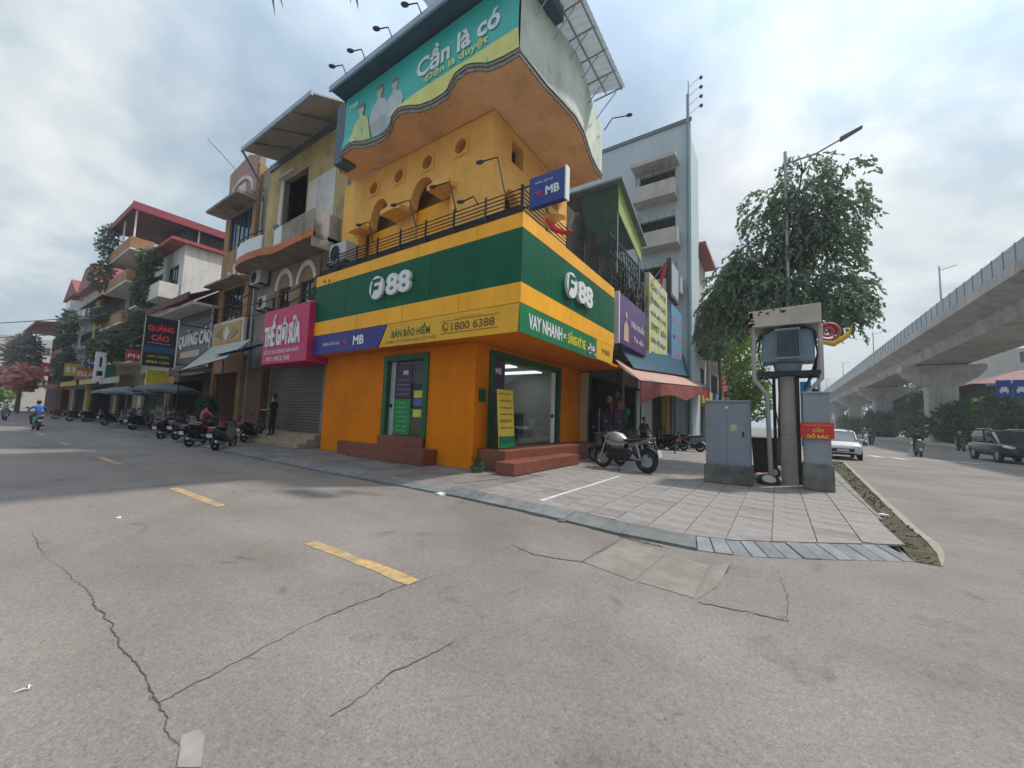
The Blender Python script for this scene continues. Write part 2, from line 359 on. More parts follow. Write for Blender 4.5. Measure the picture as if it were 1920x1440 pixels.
# paving tiles
def inside(x, y):
    for i in range(len(KI)-1):
        if KI[i][0] <= x <= KI[i+1][0]:
            t = (x-KI[i][0])/(KI[i+1][0]-KI[i][0]); return y > KI[i][1]*(1-t)+KI[i+1][1]*t+.01
    return False
TS = .5
tm = {}
def tile_obj(kind):
    if kind not in tm:
        o = MB().box(-TS/2+.007, TS/2-.007, -TS/2+.007, TS/2-.007, -.03, 0).build('paving_tile', kind, sidewalk, bevel=.004); tm[kind] = o; return o
    o = tm[kind].copy(); COL.objects.link(o); return o
def clip(poly_, a, b):       # keep the part left of a->b
    out_ = []; d = (b[0]-a[0], b[1]-a[1]); sd = lambda p: d[0]*(p[1]-a[1])-d[1]*(p[0]-a[0])
    for i in range(len(poly_)):
        p, q = poly_[i], poly_[(i+1) % len(poly_)]; sp_, sq = sd(p), sd(q)
        if sp_ >= 0: out_.append(p)
        if sp_*sq < 0: t = sp_/(sp_-sq); out_.append((p[0]+(q[0]-p[0])*t, p[1]+(q[1]-p[1])*t))
    return out_
cnt = 0; far = MB(); jt = .006
for j in range(-2, 50):
    for i in range(-15, 6):
        x = -5.1+(i+8.5)*TS; y = 6.15+(j+.5)*TS*.98; h = TS/2-jt
        if (x < -5.2 and y < 9.2) or (x < -5.5 and y < 13) or x < -7.2: continue
        q0 = [(x-h, y-h), (x+h, y-h), (x+h, y+h), (x-h, y+h)]; q = q0
        for k in range(len(KI)-1):
            if KI[k+1][0] > x-h and KI[k][0] < x+h and y < 8.5:
                q = clip(q, (KI[k][0], KI[k][1]+.01), (KI[k+1][0], KI[k+1][1]+.01))
                if len(q) < 3: break
        if len(q) >= 3: q = clip(q, (1.355, 6.0), (1.355+(.033*11 if y > 9 else 0), 6.0 if False else (20.0)))
        if len(q) < 3 or abs(sum(q[k][0]*q[(k+1) % len(q)][1]-q[(k+1) % len(q)][0]*q[k][1] for k in range(len(q)))) < .02: continue
        dark = random.random() < .12; mt_ = m_tiled if dark else m_tile; dz = random.uniform(-.004, .002)
        if cnt >= 295: far.prism([(a, b, 0) for a, b in q], (0, 0, -.03)); continue
        cnt += 1
        if q != q0 and len(q) != 4 or any((a-c)**2+(b-d)**2 > 1e-6 for (a, b), (c, d) in zip(q, q0)):
            MB().prism([(a, b, dz) for a, b in q], (0, 0, -.03)).build('paving_tile', mt_, sidewalk, bevel=.004)
        else:
            o = tile_obj(mt_); o.location = (x, y, dz); o.rotation_euler = (random.uniform(-.005, .005), random.uniform(-.005, .005), random.uniform(-.005, .005))
far.build('far_paving', m_tile, sidewalk, kind='stuff')
MB().box(-3.66, -3.58, 6.35, 10.7, .0, .006).build('parking_line', m_wht, sidewalk)
# soil strip and gutter edge beside the avenue
sv = []
for i in range(30):
    y = 6.88+i*.6; a = 1.35+max(0, (y-9))*.033; b = (1.58, 1.68, 1.72)[min(i, 2)]+max(0, y-9)*.05; tp = min(1, i/2)
    sv.append([(a+(b-a)*k/4, y, RZ+.005+tp*(.025+.05*random.random()*(0 < k < 4)+(.04 if k == 0 else 0))) for k in range(5)])
g = MB()
for i in range(29):
    for k in range(4): g.quad(sv[i][k], sv[i][k+1], sv[i+1][k+1], sv[i+1][k])
struct(g.build('soil_strip', m_soil, smooth=True))
g = MB()
for i in range(29):
    p, q = sv[i][4], sv[i+1][4]; wa, wb = .13*min(1, i/2), .13*min(1, (i+1)/2); g.hexa([(p[0], p[1], RZ-.05), (p[0]+wa+.01, p[1], RZ-.05), (q[0]+wb+.01, q[1], RZ-.05), (q[0], q[1], RZ-.05), (p[0], p[1], RZ+.008+.037*min(1, i/2)), (p[0]+wa+.01, p[1], RZ+.008), (q[0]+wb+.01, q[1], RZ+.008), (q[0], q[1], RZ+.008+.037*min(1, (i+1)/2))])
gr_ = MB()
for k in range(420):
    i = random.randrange(28); t_ = random.random(); a_ = sv[i][0]; b_ = sv[i][4]; s_ = random.uniform(.008, .035); x = a_[0]+(b_[0]-a_[0])*random.uniform(.05, 1.0); y = a_[1]+t_*.6; z = RZ+.01+.05*min(1, i/2)
    gr_.hexa([(x-s_, y-s_*.8, z-.03), (x+s_*.8, y-s_, z-.03), (x+s_, y+s_*.7, z-.03), (x-s_*.6, y+s_, z-.03), (x-s_*.7, y-s_*.5, z+s_*.5), (x+s_*.5, y-s_*.6, z+s_*.7), (x+s_*.6, y+s_*.4, z+s_*.4), (x-s_*.4, y+s_*.6, z+s_*.6)])
tag(gr_.build('gravel', M('gravel', (.13, .11, .09), .95, .5, 30)), 'loose gravel and debris scattered in the soil strip', 'gravel', kind='stuff')
struct(g.build('gutter_edge', M('sandy cement', (.27, .235, .195), .9, .2, 5, bump=.3)))
# yellow centre dashes, avenue dashes
for x0, x1, y in [(-4.75, -2.9, 2.70), (-9.85, -7.55, 2.74), (-17.0, -14.6, 2.86), (-24.5, -22.2, 2.9), (-32, -29.6, 2.95)]:
    g = MB(); n = 7; yy = [(y-.075+random.uniform(-.012, .012), y+.075+random.uniform(-.012, .012)) for _ in range(n+1)]
    for i in range(n):
        xa = x0+(x1-x0)*i/n; xb = x0+(x1-x0)*(i+1)/n
        g.quad((xa, yy[i][0], RZ+.004), (xb, yy[i+1][0], RZ+.004), (xb, yy[i+1][1], RZ+.004), (xa, yy[i][1], RZ+.004))
    g.build('lane_dash', m_yel, road)
for px0, px1, py in [(1632, 1655, 855), (1672, 1700, 859), (1752, 1790, 864), (1800, 1838, 867)]:
    a = at_z(px0, py-1, RZ); b = at_z(px1, py+3, RZ); d = (b-a).normalized(); nn = Vector((-d.y, d.x, 0))*.22; z = Vector((0, 0, .004))
    MB().quad(a+z-nn, b+z-nn, b+z+nn, a+z+nn).build('crossing_stripe', m_wht, road)
# cracks, drawn as thin irregular dark openings
def crack(pts, w0, name='crack', mat=m_crack, dz=.004):
    P = []; wob = Vector((0, 0))
    for (a, b) in zip(pts, pts[1:]):
        n = max(2, int((Vector(b)-Vector(a)).length/.022))
        for i in range(n):
            wob = wob*.86+Vector((random.uniform(-1, 1), random.uniform(-1, 1)))*.0085; P.append(Vector(a).lerp(Vector(b), i/n)+wob)
    P.append(Vector(pts[-1])); g = MB(); prev = None; ph = random.random()*9; ww = 1
    for i, p in enumerate(P):
        d = (P[min(i+1, len(P)-1)]-P[max(i-1, 0)]).normalized(); sl_ = .55+.45*math.sin(ph+i*.07)*math.sin(ph*2+i*.023); ww = ww*.5+random.uniform(.1, 1.5)*.5
        nn = Vector((-d.y, d.x))*w0*max(.12, sl_)*ww; k = random.uniform(.4, 1.6)
        cur = ((p.x-nn.x*k, p.y-nn.y*k, RZ+dz), (p.x+nn.x*(2-k), p.y+nn.y*(2-k), RZ+dz))
        if prev: g.quad(prev[0], prev[1], cur[1], cur[0])
        prev = cur
        if name == 'crack' and random.random() < .035:      # short side branch
            q = p; br = None; dd = (Vector((-d.y, d.x))*random.choice((-1, 1))+d*random.uniform(-.5, 1)).normalized()
            for s_ in range(random.randint(3, 8)):
                dd = (dd+Vector((random.uniform(-.5, .5), random.uniform(-.5, .5)))).normalized(); q2 = q+dd*.018; e_ = Vector((-dd.y, dd.x))*w0*.28*(1-s_/9); c2 = ((q2.x-e_.x, q2.y-e_.y, RZ+dz), (q2.x+e_.x, q2.y+e_.y, RZ+dz))
                if br: g.quad(br[0], br[1], c2[1], c2[0])
                br = c2; q = q2
    return g.build(name, mat, road)
def gp(*pp): return [tuple(at_z(x, y, RZ)[:2]) for x, y in pp]
crack(gp((160, 1105), (215, 1185), (255, 1260), (297, 1318), (330, 1400), (335, 1470)), .0065)
crack(gp((297, 1318), (450, 1238), (540, 1190), (620, 1152), (700, 1122), (765, 1096)), .008)
crack(gp((765, 1096), (870, 1065), (960, 1022)), .004)
crack(gp((960, 1022), (1000, 1040), (1060, 1050), (1110, 1056)), .014)
crack(gp((1090, 1055), (1165, 1010)), .016)
crack(gp((1310, 1130), (1400, 1147), (1480, 1166)), .012)
crack(gp((1478, 1165), (1474, 1115), (1455, 1068)), .006)
crack(gp((60, 1000), (75, 1030), (160, 1105)), .004)
crack(gp((620, 1345), (665, 1318), (740, 1262), (850, 1205)), .006)
crack(gp((1340, 1105), (1372, 1058)), .012)
crack([(x, y-.035) for x, y in KB[2:8]], .035, 'gutter_dirt', M('gutter dirt', (.05, .046, .04), 1, .5, 8))
# concrete drain covers let into the asphalt
m_slab = M('drain slab', (.215, .198, .168), .85, .2, 4, bump=.3, grime=.2)
for q in [gp((1172, 1012), (1248, 1038), (1187, 1090), (1098, 1056)), gp((1256, 1040), (1330, 1062), (1300, 1122), (1195, 1091)), gp((1336, 1062), (1370, 1056), (1345, 1100), (1308, 1124))]:
    MB().prism([(x, y, RZ+.006) for x, y in q], (0, 0, -.05)).build('drain_slab', m_slab, road)
for q, mt in [(gp((340, 1380), (375, 1368), (384, 1380), (376, 1440), (330, 1440)), M('cement patch', (.25, .228, .205), .9, .15, 8)),]:
    MB().prism([(x, y, RZ+.004) for x, y in q], (0, 0, -.02)).build('cement_patch', mt, road)
# litter
def litter(px, py, s, col, name, label, z=RZ):
    p = at_z(px, py, z); o = MB()
    n = 7; top = [(p.x+s*math.cos(2*math.pi*i/n)*random.uniform(.5, 1), p.y+s*.7*math.sin(2*math.pi*i/n)*random.uniform(.5, 1), z+.006+random.random()*s*.25) for i in range(n)]
    vs = top+[(p.x, p.y, z+s*.35)]+[(a, b, z+.002) for a, b, _ in top]
    o.add(vs, [(i, (i+1) % n, n) for i in range(n)]+[(i, (i+1) % n, n+1+(i+1) % n, n+1+i) for i in range(n)])
    return tag(o.build(name, M('litter'+str(col), col, .7, .1)), label, 'litter')
litter(826, 928, .17, (.62, .6, .55), 'crumpled_paper', 'crumpled white paper lying against the kerb below the shop corner')
litter(806, 920, .15, (.12, .07, .05), 'rubbish_scrap', 'dark reddish scrap of rubbish beside crumpled paper at the kerb')
litter(222, 972, .07, (.65, .63, .6), 'paper_scrap', 'tiny white paper scrap on the open asphalt near yellow dash')
litter(1655, 967, .13, (.6, .6, .58), 'paper_scrap', 'white scrap lying in the soil strip beside the avenue', RZ+.08)
litter(1052, 978, .10, (.10, .10, .09), 'stone_chip', 'dark stone chip in the gutter under the tiled corner')
litter(1105, 983, .12, (.06, .06, .055), 'stone_chip', 'black broken kerb piece next to concrete drain slabs')
p = at_z(45, 1293, RZ)
tag(MB().tube([p+Vector((-.022, .012, .006)), p+Vector((0, .018, .014)), p+Vector((.028, .012, .008)), p+Vector((.012, -.0, .01)), p+Vector((.004, -.035, .006))], [.003, .005, .004, .005, .003]).build('plastic_scrap', m_wplas, smooth=True), 'bent white plastic scrap on asphalt in the lower left foreground', 'litter')

# ================================================================== corner shop building
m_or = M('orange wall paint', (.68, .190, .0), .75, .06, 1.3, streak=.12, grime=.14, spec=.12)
m_or2 = M('lightened orange paint', (.86, .46, .115), .8, .07, 1.0, streak=.14, grime=.10, spec=.2)  # paler than the lower wall: extra sky light is put into the colour
m_gr = M('green sign panel', (.0, .095, .042), .45, .10, .7, spec=.15, streak=.14, grime=.06)
m_ye = M('amber sign panel', (.92, .42, .02), .45, .08, .9, spec=.25, streak=.12, grime=.08)
m_gf = M('green door frame', (.01, .09, .03), .45, .1)
m_stepr = M('red step tile', (.19, .055, .03), .5, .16, 5, spec=.5, grime=.2)
m_navy = M('navy sheet steel', (.055, .10, .155), .5, .15, 1.5, streak=.25)
m_rail = M('black railing', (.012, .013, .016), .45, .1)
m_purp = M('purple poster', (.05, .02, .06), .4, .1)
shop = thing('corner_shop', 'orange corner shop building with green and amber wraparound sign and wavy cantilevered top floor', 'building', (-7.2, 8.7, 0))
XL, XC, YC = -15.05, -7.22, 8.66
wall = MB()
wall.holed((XL, YC, 0), (1, 0, 0), (0, 0, 1), [(0, 0), (XC-XL, 0), (XC-XL, 3.67), (0, 3.67)], [[(3.72, .0+.02), (5.92, .02), (5.92, 3.5), (3.72, 3.5)]], (0, .3, 0))
wall.holed((XC, YC+.301, 0), (0, 1, 0), (0, 0, 1), [(0, 0), (7.0, 0), (7.0, 3.67), (0, 3.67)], [[(.36, .3), (4.98, .3), (4.98, 3.52), (.36, 3.52)]], (-.3, 0, 0))
wall.build('wall', m_or, shop)
BX('side_wall', m_or, shop, XL, XL+.2, YC+.3, 16, 0, 3.7)
MB().box(XL, -5.36, 8.05, 16.0, 3.68, 3.78).build('canopy_soffit', m_or, shop)
# interior room
MB().box(-14.8, -7.55, 8.98, 16, .55, .6).build('interior_floor', M('interior floor', (.3, .27, .24), .3, .1), shop)
MB().box(-14.6, -14.4, 8.98, 16, .6, 3.6).box(-14.4, -7.5, 15.8, 15.9, .6, 3.6).build('interior_wall', M('interior wall', (.78, .79, .78), .7, .04), shop)
MB().box(-10.5, -9.7, 10.6, 15.2, .6, 1.65).build('counter', M('counter front', (.03, .16, .07), .4, .1), shop)
MB().box(-10.55, -9.62, 10.5, 15.3, 1.65, 1.72).build('counter_top', M('counter top', (.40, .42, .18), .3, .1), shop)
for yy in (11.2, 13.4): MB().box(-9.55, -9.1, yy, yy+.5, 1.0, 1.06).box(-9.55, -9.5, yy, yy+.5, 1.06, 1.55).cyl((-9.32, yy+.25, .6), (-9.32, yy+.25, 1.0), .03, n=6).build('chair', m_rail, shop)
BX('wall_poster', m_bgreen if 'm_bgreen' in globals() else m_gr, shop, -14.38, -14.36, 11.5, 13.5, 1.8, 3.0); MB().box(-13.9, -13.4, 14.6, 15.7, .6, 2.5).build('cabinet', M('grey filing cabinet', (.25, .26, .27), .5), shop); BX('wall_poster', m_ye, shop, -12.5, -11.0, 15.76, 15.79, 1.7, 2.9)
BX('desk_screen', M('yellow screen', (.7, .45, .02), .4), shop, -10.2, -10.1, 12.1, 12.9, 1.9, 2.3)
MB().box(-14.4, -7.6, 9.0, 15.8, 3.55, 3.6).build('interior_ceiling', MATS['interior wall'], shop)
for yy in (10.4, 12.6, 14.6): BX('ceiling_lamp', M('lit lamp panel', (.9, .92, .9), .5, 0, emit=1.1), shop, -10.6, -8.6, yy-.3, yy+.3, 3.50, 3.545)
# street door
dr = MB().box(-11.33, -11.13, 8.6, 8.9, .5, 3.5).box(-9.33, -9.13, 8.6, 8.9, .5, 3.5).box(-11.13, -9.33, 8.6, 8.9, 3.3, 3.5).build('door_frame', m_gf, shop)
BX('door_leaf', M('pale door stile', (.42, .42, .42), .4), shop, -11.13, -10.9, 8.78, 8.83, .78, 3.3)
MB().box(-10.9, -9.33, 8.8, 8.815, .78, 3.3).build('door_glass', m_glass, shop)
BX('door_lock', m_rail, shop, -11.08, -10.98, 8.72, 8.78, 1.72, 1.84)
pst = BX('poster', m_purp, shop, -10.86, -10.06, 8.775, 8.785, 2.05, 3.2)
text('MB', pst, m_wplas, (-10.35, 8.77, 2.9), (1, 0, 0), (0, 0, 1), .16, .26, .005, .03)
for i in range(4): text('_'*14, pst, M('grey print', (.25, .25, .27), .6), (-10.45, 8.77, 2.65-i*.16), (1, 0, 0), (0, 0, 1), .02, .62, .005, .0)
pg_ = BX('poster', M('green poster', (.01, .22, .06), .45), shop, -10.88, -10.06, 8.775, 8.785, .82, 2.0)
for i, ss in enumerate(['VAY TIỀN', 'NHANH GỌN', 'LÃI SUẤT THẤP', 'THỦ TỤC ĐƠN GIẢN', 'CẦM ĐỒ', 'BẢO HIỂM', 'TƯ VẤN']):
    text(ss, pg_, M('pale print', (.35, .55, .38), .6), (-10.47, 8.77, 1.88-i*.155), (1, 0, 0), (0, 0, 1), .055, .5 if i else .3, .005, .015)
for z, c in [(2.05, (.6, .5, .03)), (1.78, (.1, .1, .35)), (1.42, (.6, .55, .05))]:
    BX('sticker', M('sticker%.2f' % z, c, .5), shop, -9.92, -9.5, 8.783, 8.79, z, z+.24)
MB().box(-11.33, -9.13, 8.5, 8.98, .02, .78).build('threshold', m_stepr, shop)
g = MB(); g.box(-13.5, -9.95, 8.40, 8.655, 0, .45); g.build('step', m_stepr, shop, bevel=.012)
MB().box(-9.94, -8.6, 8.05, 8.655, 0, .46).build('step', m_stepr, shop, bevel=.012)
MB().box(-12.4, -9.95, 8.05, 8.39, 0, .22).build('step', m_stepr, shop, bevel=.012)
# side shopfront
MB().box(-7.3, -7.16, 9.3, 9.5, .55, 3.55).box(-7.3, -7.16, 13.75, 13.98, .55, 3.55).box(-7.3, -7.16, 9.5, 13.75, 3.36, 3.55).build('shopfront_frame', m_gf, shop)
MB().box(-7.27, -7.255, 9.5, 13.75, .6, 3.36).build('shopfront_glass', m_glass, shop)
BX('door_stile', m_wplas, shop, -7.25, -7.2, 13.3, 13.55, .6, 3.3)
BX('handle', m_rail, shop, -7.2, -7.15, 13.25, 13.38, 1.55, 1.68)
pl = BX('poster', m_purp, shop, -7.245, -7.235, 9.52, 10.15, 2.3, 3.34)
text('MB', pl, m_wplas, (-7.235, 9.8, 2.95), FYr, (0, 0, 1), .2, .32, .008, .03)
pg2 = BX('poster', M('dark green poster', (.005, .07, .025), .4), shop, -7.245, -7.235, 9.52, 10.3, .62, 2.28)
for i in range(6): text('_'*14, pg2, m_gf, (-7.232, 9.9, 2.1-i*.22), FYr, (0, 0, 1), .02, .6, .006, 0)
BX('number_plaque', M('plaque green', (.004, .08, .04), .4), shop, -7.21, -7.17, 8.83, 9.12, 1.95, 2.32)
MB().box(-7.2, -6.2, 8.85, 15.9, 0, .58).build('landing', m_stepr, shop, bevel=.015)
MB().box(-6.2, -5.62, 8.42, 12.45, 0, .33).build('step', m_stepr, shop, bevel=.015)
MB().box(-7.2, -6.9, 15.9, 16.1, 0, 3.6).build('end_pier', M('cream pier', (.5, .38, .2), .7), shop)
# the big sign: a box with three colour bands, two faces
def band(z0, z1, mat, name, pr=0):
    MB().box(XL-pr, -5.30+pr, 8.0-pr, 8.12, z0, z1).box(-5.42, -5.30+pr, 8.121, 14.8+pr, z0, z1).build(name, mat, shop)
band(6.40, 6.80, m_ye, 'sign_band'); band(4.95, 6.398, m_gr, 'sign_band', -.004); band(4.42, 4.948, m_ye, 'sign_band')
MB().box(XL, -5.42, 8.13, 14.8, 6.70, 6.78).build('sign_roof', m_steel, shop)
BX('sign_end', m_ye, shop, XL, XL+.1, 8.13, 8.6, 4.42, 6.7)
for x in (-13.0, -8.6, -6.9): BX('panel_seam', M('green seam', (.01, .05, .025), .6), shop, x, x+.008, 7.997, 8.003, 4.96, 6.39)  # dark joints between the green sign panels
for y in (9.6, 13.2): BX('panel_seam', MATS['green seam'], shop, -5.307, -5.301, y, y+.008, 4.96, 6.39)
for x in (-12.2, -9.8, -7.4): BX('panel_seam', M('amber seam', (.35, .17, .01), .6), shop, x, x+.008, 7.994, 7.999, 4.43, 4.94); BX('panel_seam', MATS['amber seam'], shop, x+.6, x+.608, 7.994, 7.999, 6.41, 6.79)
def emblem(O, r, tot):
    O, r = Vector(O), Vector(r); up = Vector((0, 0, 1)); n = r.cross(up); h = .74
    disc = MB(); disc.prism([O+r*(.36*math.cos(a))+up*(.40*math.sin(a))+n*.02 for a in [2*math.pi*i/32 for i in range(32)]], n*.10)
    d = disc.build('emblem_disc', m_wplas, shop, bevel=.006)
    # slanted F cut: green strokes on the white disc
    f = MB(); q = lambda pts: f.prism([O+r*a+up*b+n*.122 for a, b in pts], n*.006)
    q([(-.22, .30), (.24, .30), (.20, .17), (-.20, .17)]); q([(-.24, .165), (-.10, .165), (-.12, -.12), (-.26, -.32)]); q([(-.098, .05), (.16, .05), (.10, -.08), (-.105, -.08)])
    f.build('emblem_letter', m_gr, d)
    text('88', shop, m_wplas, O+r*(.36+.1+.62), r, up, .72, 1.18, .11, .035, 'sign_numeral')
emblem((-11.05, 8.0, 5.70), (1, 0, 0), 1.7); emblem((-5.30, 10.72, 5.66), (0, 1, 0), 1.7)
# vinyl banners hung below the sign
m_ban = M('amber banner', (.72, .38, .012), .5, .10, 1.2, bump=.5, bscale=1.5)
m_bblue = M('indigo banner', (.03, .03, .20), .5, .1, 1.2, bump=.5, bscale=1.5)
m_bgreen = M('green banner', (.003, .17, .06), .5, .15, 1.4, bump=.5, bscale=1.5)
m_dgp = M('dark green print', (.01, .10, .02), .6, 0); m_brp = M('brown print', (.14, .09, .01), .6, 0)
bn = tag(MB().prism([(-10.85, 7.985, 3.66), (-5.34, 7.985, 3.66), (-5.31, 7.985, 4.40), (-10.45, 7.985, 4.40)], (0, .012, 0)).build('amber_banner', m_ban), 'amber vinyl banner with green insurance lettering and phone number under the shop sign', 'banner')
text('BÁN BẢO HIỂM', bn, m_dgp, (-9.35, 7.985, 4.10), (1, 0, 0), (0, 0, 1), .36, 1.75, .004, .03)
text('XE MÁY, Ô TÔ, NHÀ CỬA, SỨC KHỎE', bn, m_brp, (-9.35, 7.985, 3.80), (1, 0, 0), (0, 0, 1), .13, 2.3, .004, .01)
text('1800 6388', bn, m_brp, (-6.85, 7.985, 4.02), (1, 0, 0), (0, 0, 1), .24, 1.55, .004, .025)
text('TƯ VẤN MIỄN PHÍ', bn, m_brp, (-7.0, 7.985, 4.27), (1, 0, 0), (0, 0, 1), .07, 1.0, .004, .0)
g = MB(); g.torus((-7.86, 7.978, 4.03), (0, 1, 0), .12, .012, 20, 4); g.build('phone_ring', m_brp, bn)
g = MB(); g.tube([(-7.92, 7.976, 4.09), (-7.91, 7.976, 4.01), (-7.86, 7.976, 3.96), (-7.80, 7.976, 3.97)], .018, 4); g.build('phone_icon', m_brp, bn)
fr = MB()
for a, b in [((-8.06, 3.84), (-5.95, 3.84)), ((-8.06, 4.20), (-5.95, 4.20))]: fr.box(a[0], b[0], 7.975, 7.98, a[1], a[1]+.014)
fr.build('pill_outline', m_brp, bn)
bb = tag(MB().prism([(-15.0, 7.985, 3.66), (-10.93, 7.985, 3.66), (-10.49, 7.985, 4.40), (-15.0, 7.985, 4.40)], (0, .012, 0)).build('indigo_banner', m_bblue), 'indigo banner with white MB lettering at left end under shop sign', 'banner')
text('MB', bb, m_wplas, (-12.0, 7.985, 4.03), (1, 0, 0), (0, 0, 1), .33, .62, .004, .035)
text('Điểm hỗ trợ', bb, m_wplas, (-13.7, 7.985, 4.02), (1, 0, 0), (0, 0, 1), .17, 1.1, .004, .01)
def star(O, r, s, parent, ext=.006):
    O, r = Vector(O), Vector(r); up = Vector((0, 0, 1)); n = r.cross(up)
    MB().prism([O+r*(math.sin(math.pi*i/5)*s*(1 if i % 2 == 0 else .42))+up*(math.cos(math.pi*i/5)*s*(1 if i % 2 == 0 else .42))+n*ext for i in range(10)], n*.003).build('star_mark', M('crimson print', (.35, .01, .10), .5, 0), parent)
star((-12.75, 7.985, 4.03), (1, 0, 0), .17, bb)
bg_ = tag(MB().prism([(-5.288, 7.98, 3.66), (-5.288, 13.0, 3.66), (-5.288, 13.0, 4.40), (-5.288, 7.98, 4.40)], (-.01, 0, 0)).build('green_banner', m_bgreen), 'green banner reading white and yellow loan words on avenue side of shop', 'banner')
text('VAY NHANH', bg_, m_wplas, (-5.288, 9.35, 4.03), FYr, (0, 0, 1), .40, 1.9, .005, .03)
text('=', bg_, m_wplas, (-5.288, 10.48, 4.02), FYr, (0, 0, 1), .12, .18, .005, .02)
m_yp = M('yellow print', (.75, .62, .03), .6, 0)
text('ĐĂNG KÝ XE', bg_, m_yp, (-5.288, 11.35, 4.05), FYr, (0, 0, 1), .40, 1.35, .005, .03)
g = MB(); g.torus((-5.282, 12.35, 3.87), (1, 0, 0), .10, .03, 14, 4); g.torus((-5.282, 12.8, 3.87), (1, 0, 0), .10, .03, 14, 4); g.prism([(-5.284, 12.3, 3.9), (-5.284, 12.85, 3.9), (-5.284, 12.8, 4.12), (-5.284, 12.55, 4.06), (-5.284, 12.42, 4.2)], (.004, 0, 0)); g.build('motorbike_print', M('grey print2', (.4, .38, .4), .5), bg_)
ba = tag(MB().prism([(-5.286, 13.01, 3.70), (-5.286, 14.6, 3.70), (-5.286, 14.72, 4.40), (-5.286, 13.01, 4.40)], (-.01, 0, 0)).build('amber_banner', m_ban), 'short plain amber banner at the far avenue end of shop sign', 'banner')
text('F88', ba, m_brp, (-5.286, 13.9, 4.05), FYr, (0, 0, 1), .2, .8, .005, .02)
# ---------------- upper storey
UY, UX, ZT = 8.85, -7.05, 11.2
def circ(cx, cz, r, n=18): return [(cx+r*math.cos(2*math.pi*i/n), cz+r*math.sin(2*math.pi*i/n)) for i in range(n)]
def arch(cx, w, z0, z1, n=10):
    r = w/2; return [(cx-r, z0), (cx+r, z0)]+[(cx+r*math.cos(math.pi*i/n), z1-r+r*math.sin(math.pi*i/n)) for i in range(n+1)]
up = MB(); O_ = (XL+.1, UY, 6.7); x_ = lambda X: X-(XL+.1); z_ = lambda Z: Z-6.7
def arc_(cx, r_, z0, z1, n=12): return [(x_(cx+r_*math.cos(math.pi*i/n)), z_(z0+(z1-z0)*math.sin(math.pi*i/n))) for i in range(n+1)]
veranda = [(x_(-13.75), z_(6.9)), (x_(-8.75), z_(6.9)), (x_(-8.75), z_(9.0))] + arc_(-10.12, .62, 8.95, 9.82) + arc_(-12.50, .58, 8.78, 9.75) + [(x_(-13.75), z_(8.72))]
holes = [circ(x_(X), z_(10.28), .27) for X in (-8.37, -9.92, -11.41, -12.89)] + [veranda]
up.holed(O_, (1, 0, 0), (0, 0, 1), [(0, 0), (UX-XL-.1, 0), (UX-XL-.1, 4.3), (0, 4.3)], holes, (0, .35, 0))
up.holed((UX, UY+.351, 6.7), (0, 1, 0), (0, 0, 1), [(0, 0), (4.7, 0), (4.7, 4.3), (0, 4.3)], [arch(.75, .8, .7, 2.25), [(.65, 3.2), (1.35, 3.2), (1.35, 4.0), (.65, 4.0)], [(3.25, 3.0), (3.95, 3.0), (3.95, 3.9), (3.25, 3.9)]], (-.35, 0, 0))
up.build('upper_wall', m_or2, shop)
for X in (-8.37, -9.92, -11.41, -12.89):
    g = MB(); g.torus((X, UY-.03, 10.28), (0, 1, 0), .29, .05, 20, 6)
    for a in (45, 135, 225, 315):
        c = Vector((X+.38*math.cos(R(a)), UY-.03, 10.28+.38*math.sin(R(a)))); t = Vector((math.cos(R(a)), 0, math.sin(R(a)))); s_ = Vector((-t.z, 0, t.x))
        g.prism([c-s_*.11-t*.06, c+s_*.11-t*.06, c+t*.12], (0, .05, 0))
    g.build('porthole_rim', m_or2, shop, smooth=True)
m_rec = M('recess shade brown', (.30, .16, .055), .8, .15, 2)  # brown holds the shade on a yellow-orange wall under the arches
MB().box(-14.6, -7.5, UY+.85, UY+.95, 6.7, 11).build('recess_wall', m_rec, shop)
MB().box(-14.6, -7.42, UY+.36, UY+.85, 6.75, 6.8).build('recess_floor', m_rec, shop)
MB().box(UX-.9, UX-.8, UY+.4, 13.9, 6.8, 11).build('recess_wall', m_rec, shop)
# rippling hoods over the arches and amber panels below
def hood(x0, x1, z, d, amp):
    g = MB(); n = 10; rr = []
    for i in range(n+1):
        t = i/n; x = x0+(x1-x0)*t; zz = z+amp*math.sin(math.pi*t)
        rr.append([(x, UY-.002, zz), (x, UY-d, zz-.04), (x, UY-d, zz+.14), (x, UY-.002, zz+.18)])
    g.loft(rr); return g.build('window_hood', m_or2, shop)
hood(-11.86, -10.80, 8.74, .42, .08); hood(-9.44, -8.5, 8.92, .42, .06); hood(-14.0, -13.14, 8.66, .35, .03)
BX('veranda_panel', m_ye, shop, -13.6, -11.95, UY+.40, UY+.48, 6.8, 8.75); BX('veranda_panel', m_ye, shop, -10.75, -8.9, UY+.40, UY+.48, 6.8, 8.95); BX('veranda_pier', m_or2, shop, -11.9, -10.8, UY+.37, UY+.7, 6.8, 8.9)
# roof terrace railing
rz = [6.86, 6.96, 7.07, 7.18, 7.29, 7.40, 7.52]
for z in rz:
    MB().tube([(XL, 8.1, z), (-5.42, 8.1, z)], .018, 5).build('rail_bar', m_rail, shop)
    MB().tube([(-5.40, 8.1, z), (-5.40, 14.7, z)], .018, 5).build('rail_bar', m_rail, shop)
for i in range(9): MB().box(XL+i*1.2, XL+i*1.2+.05, 8.075, 8.125, 6.75, 7.62).build('rail_post', m_rail, shop)
for i in range(6): MB().box(-5.425, -5.375, 8.1+i*1.3, 8.15+i*1.3, 6.75, 7.62).build('rail_post', m_rail, shop)
MB().box(XL+.02, -5.48, 8.16, 8.17, 6.78, 7.10).build('rail_backing', m_rail, shop)
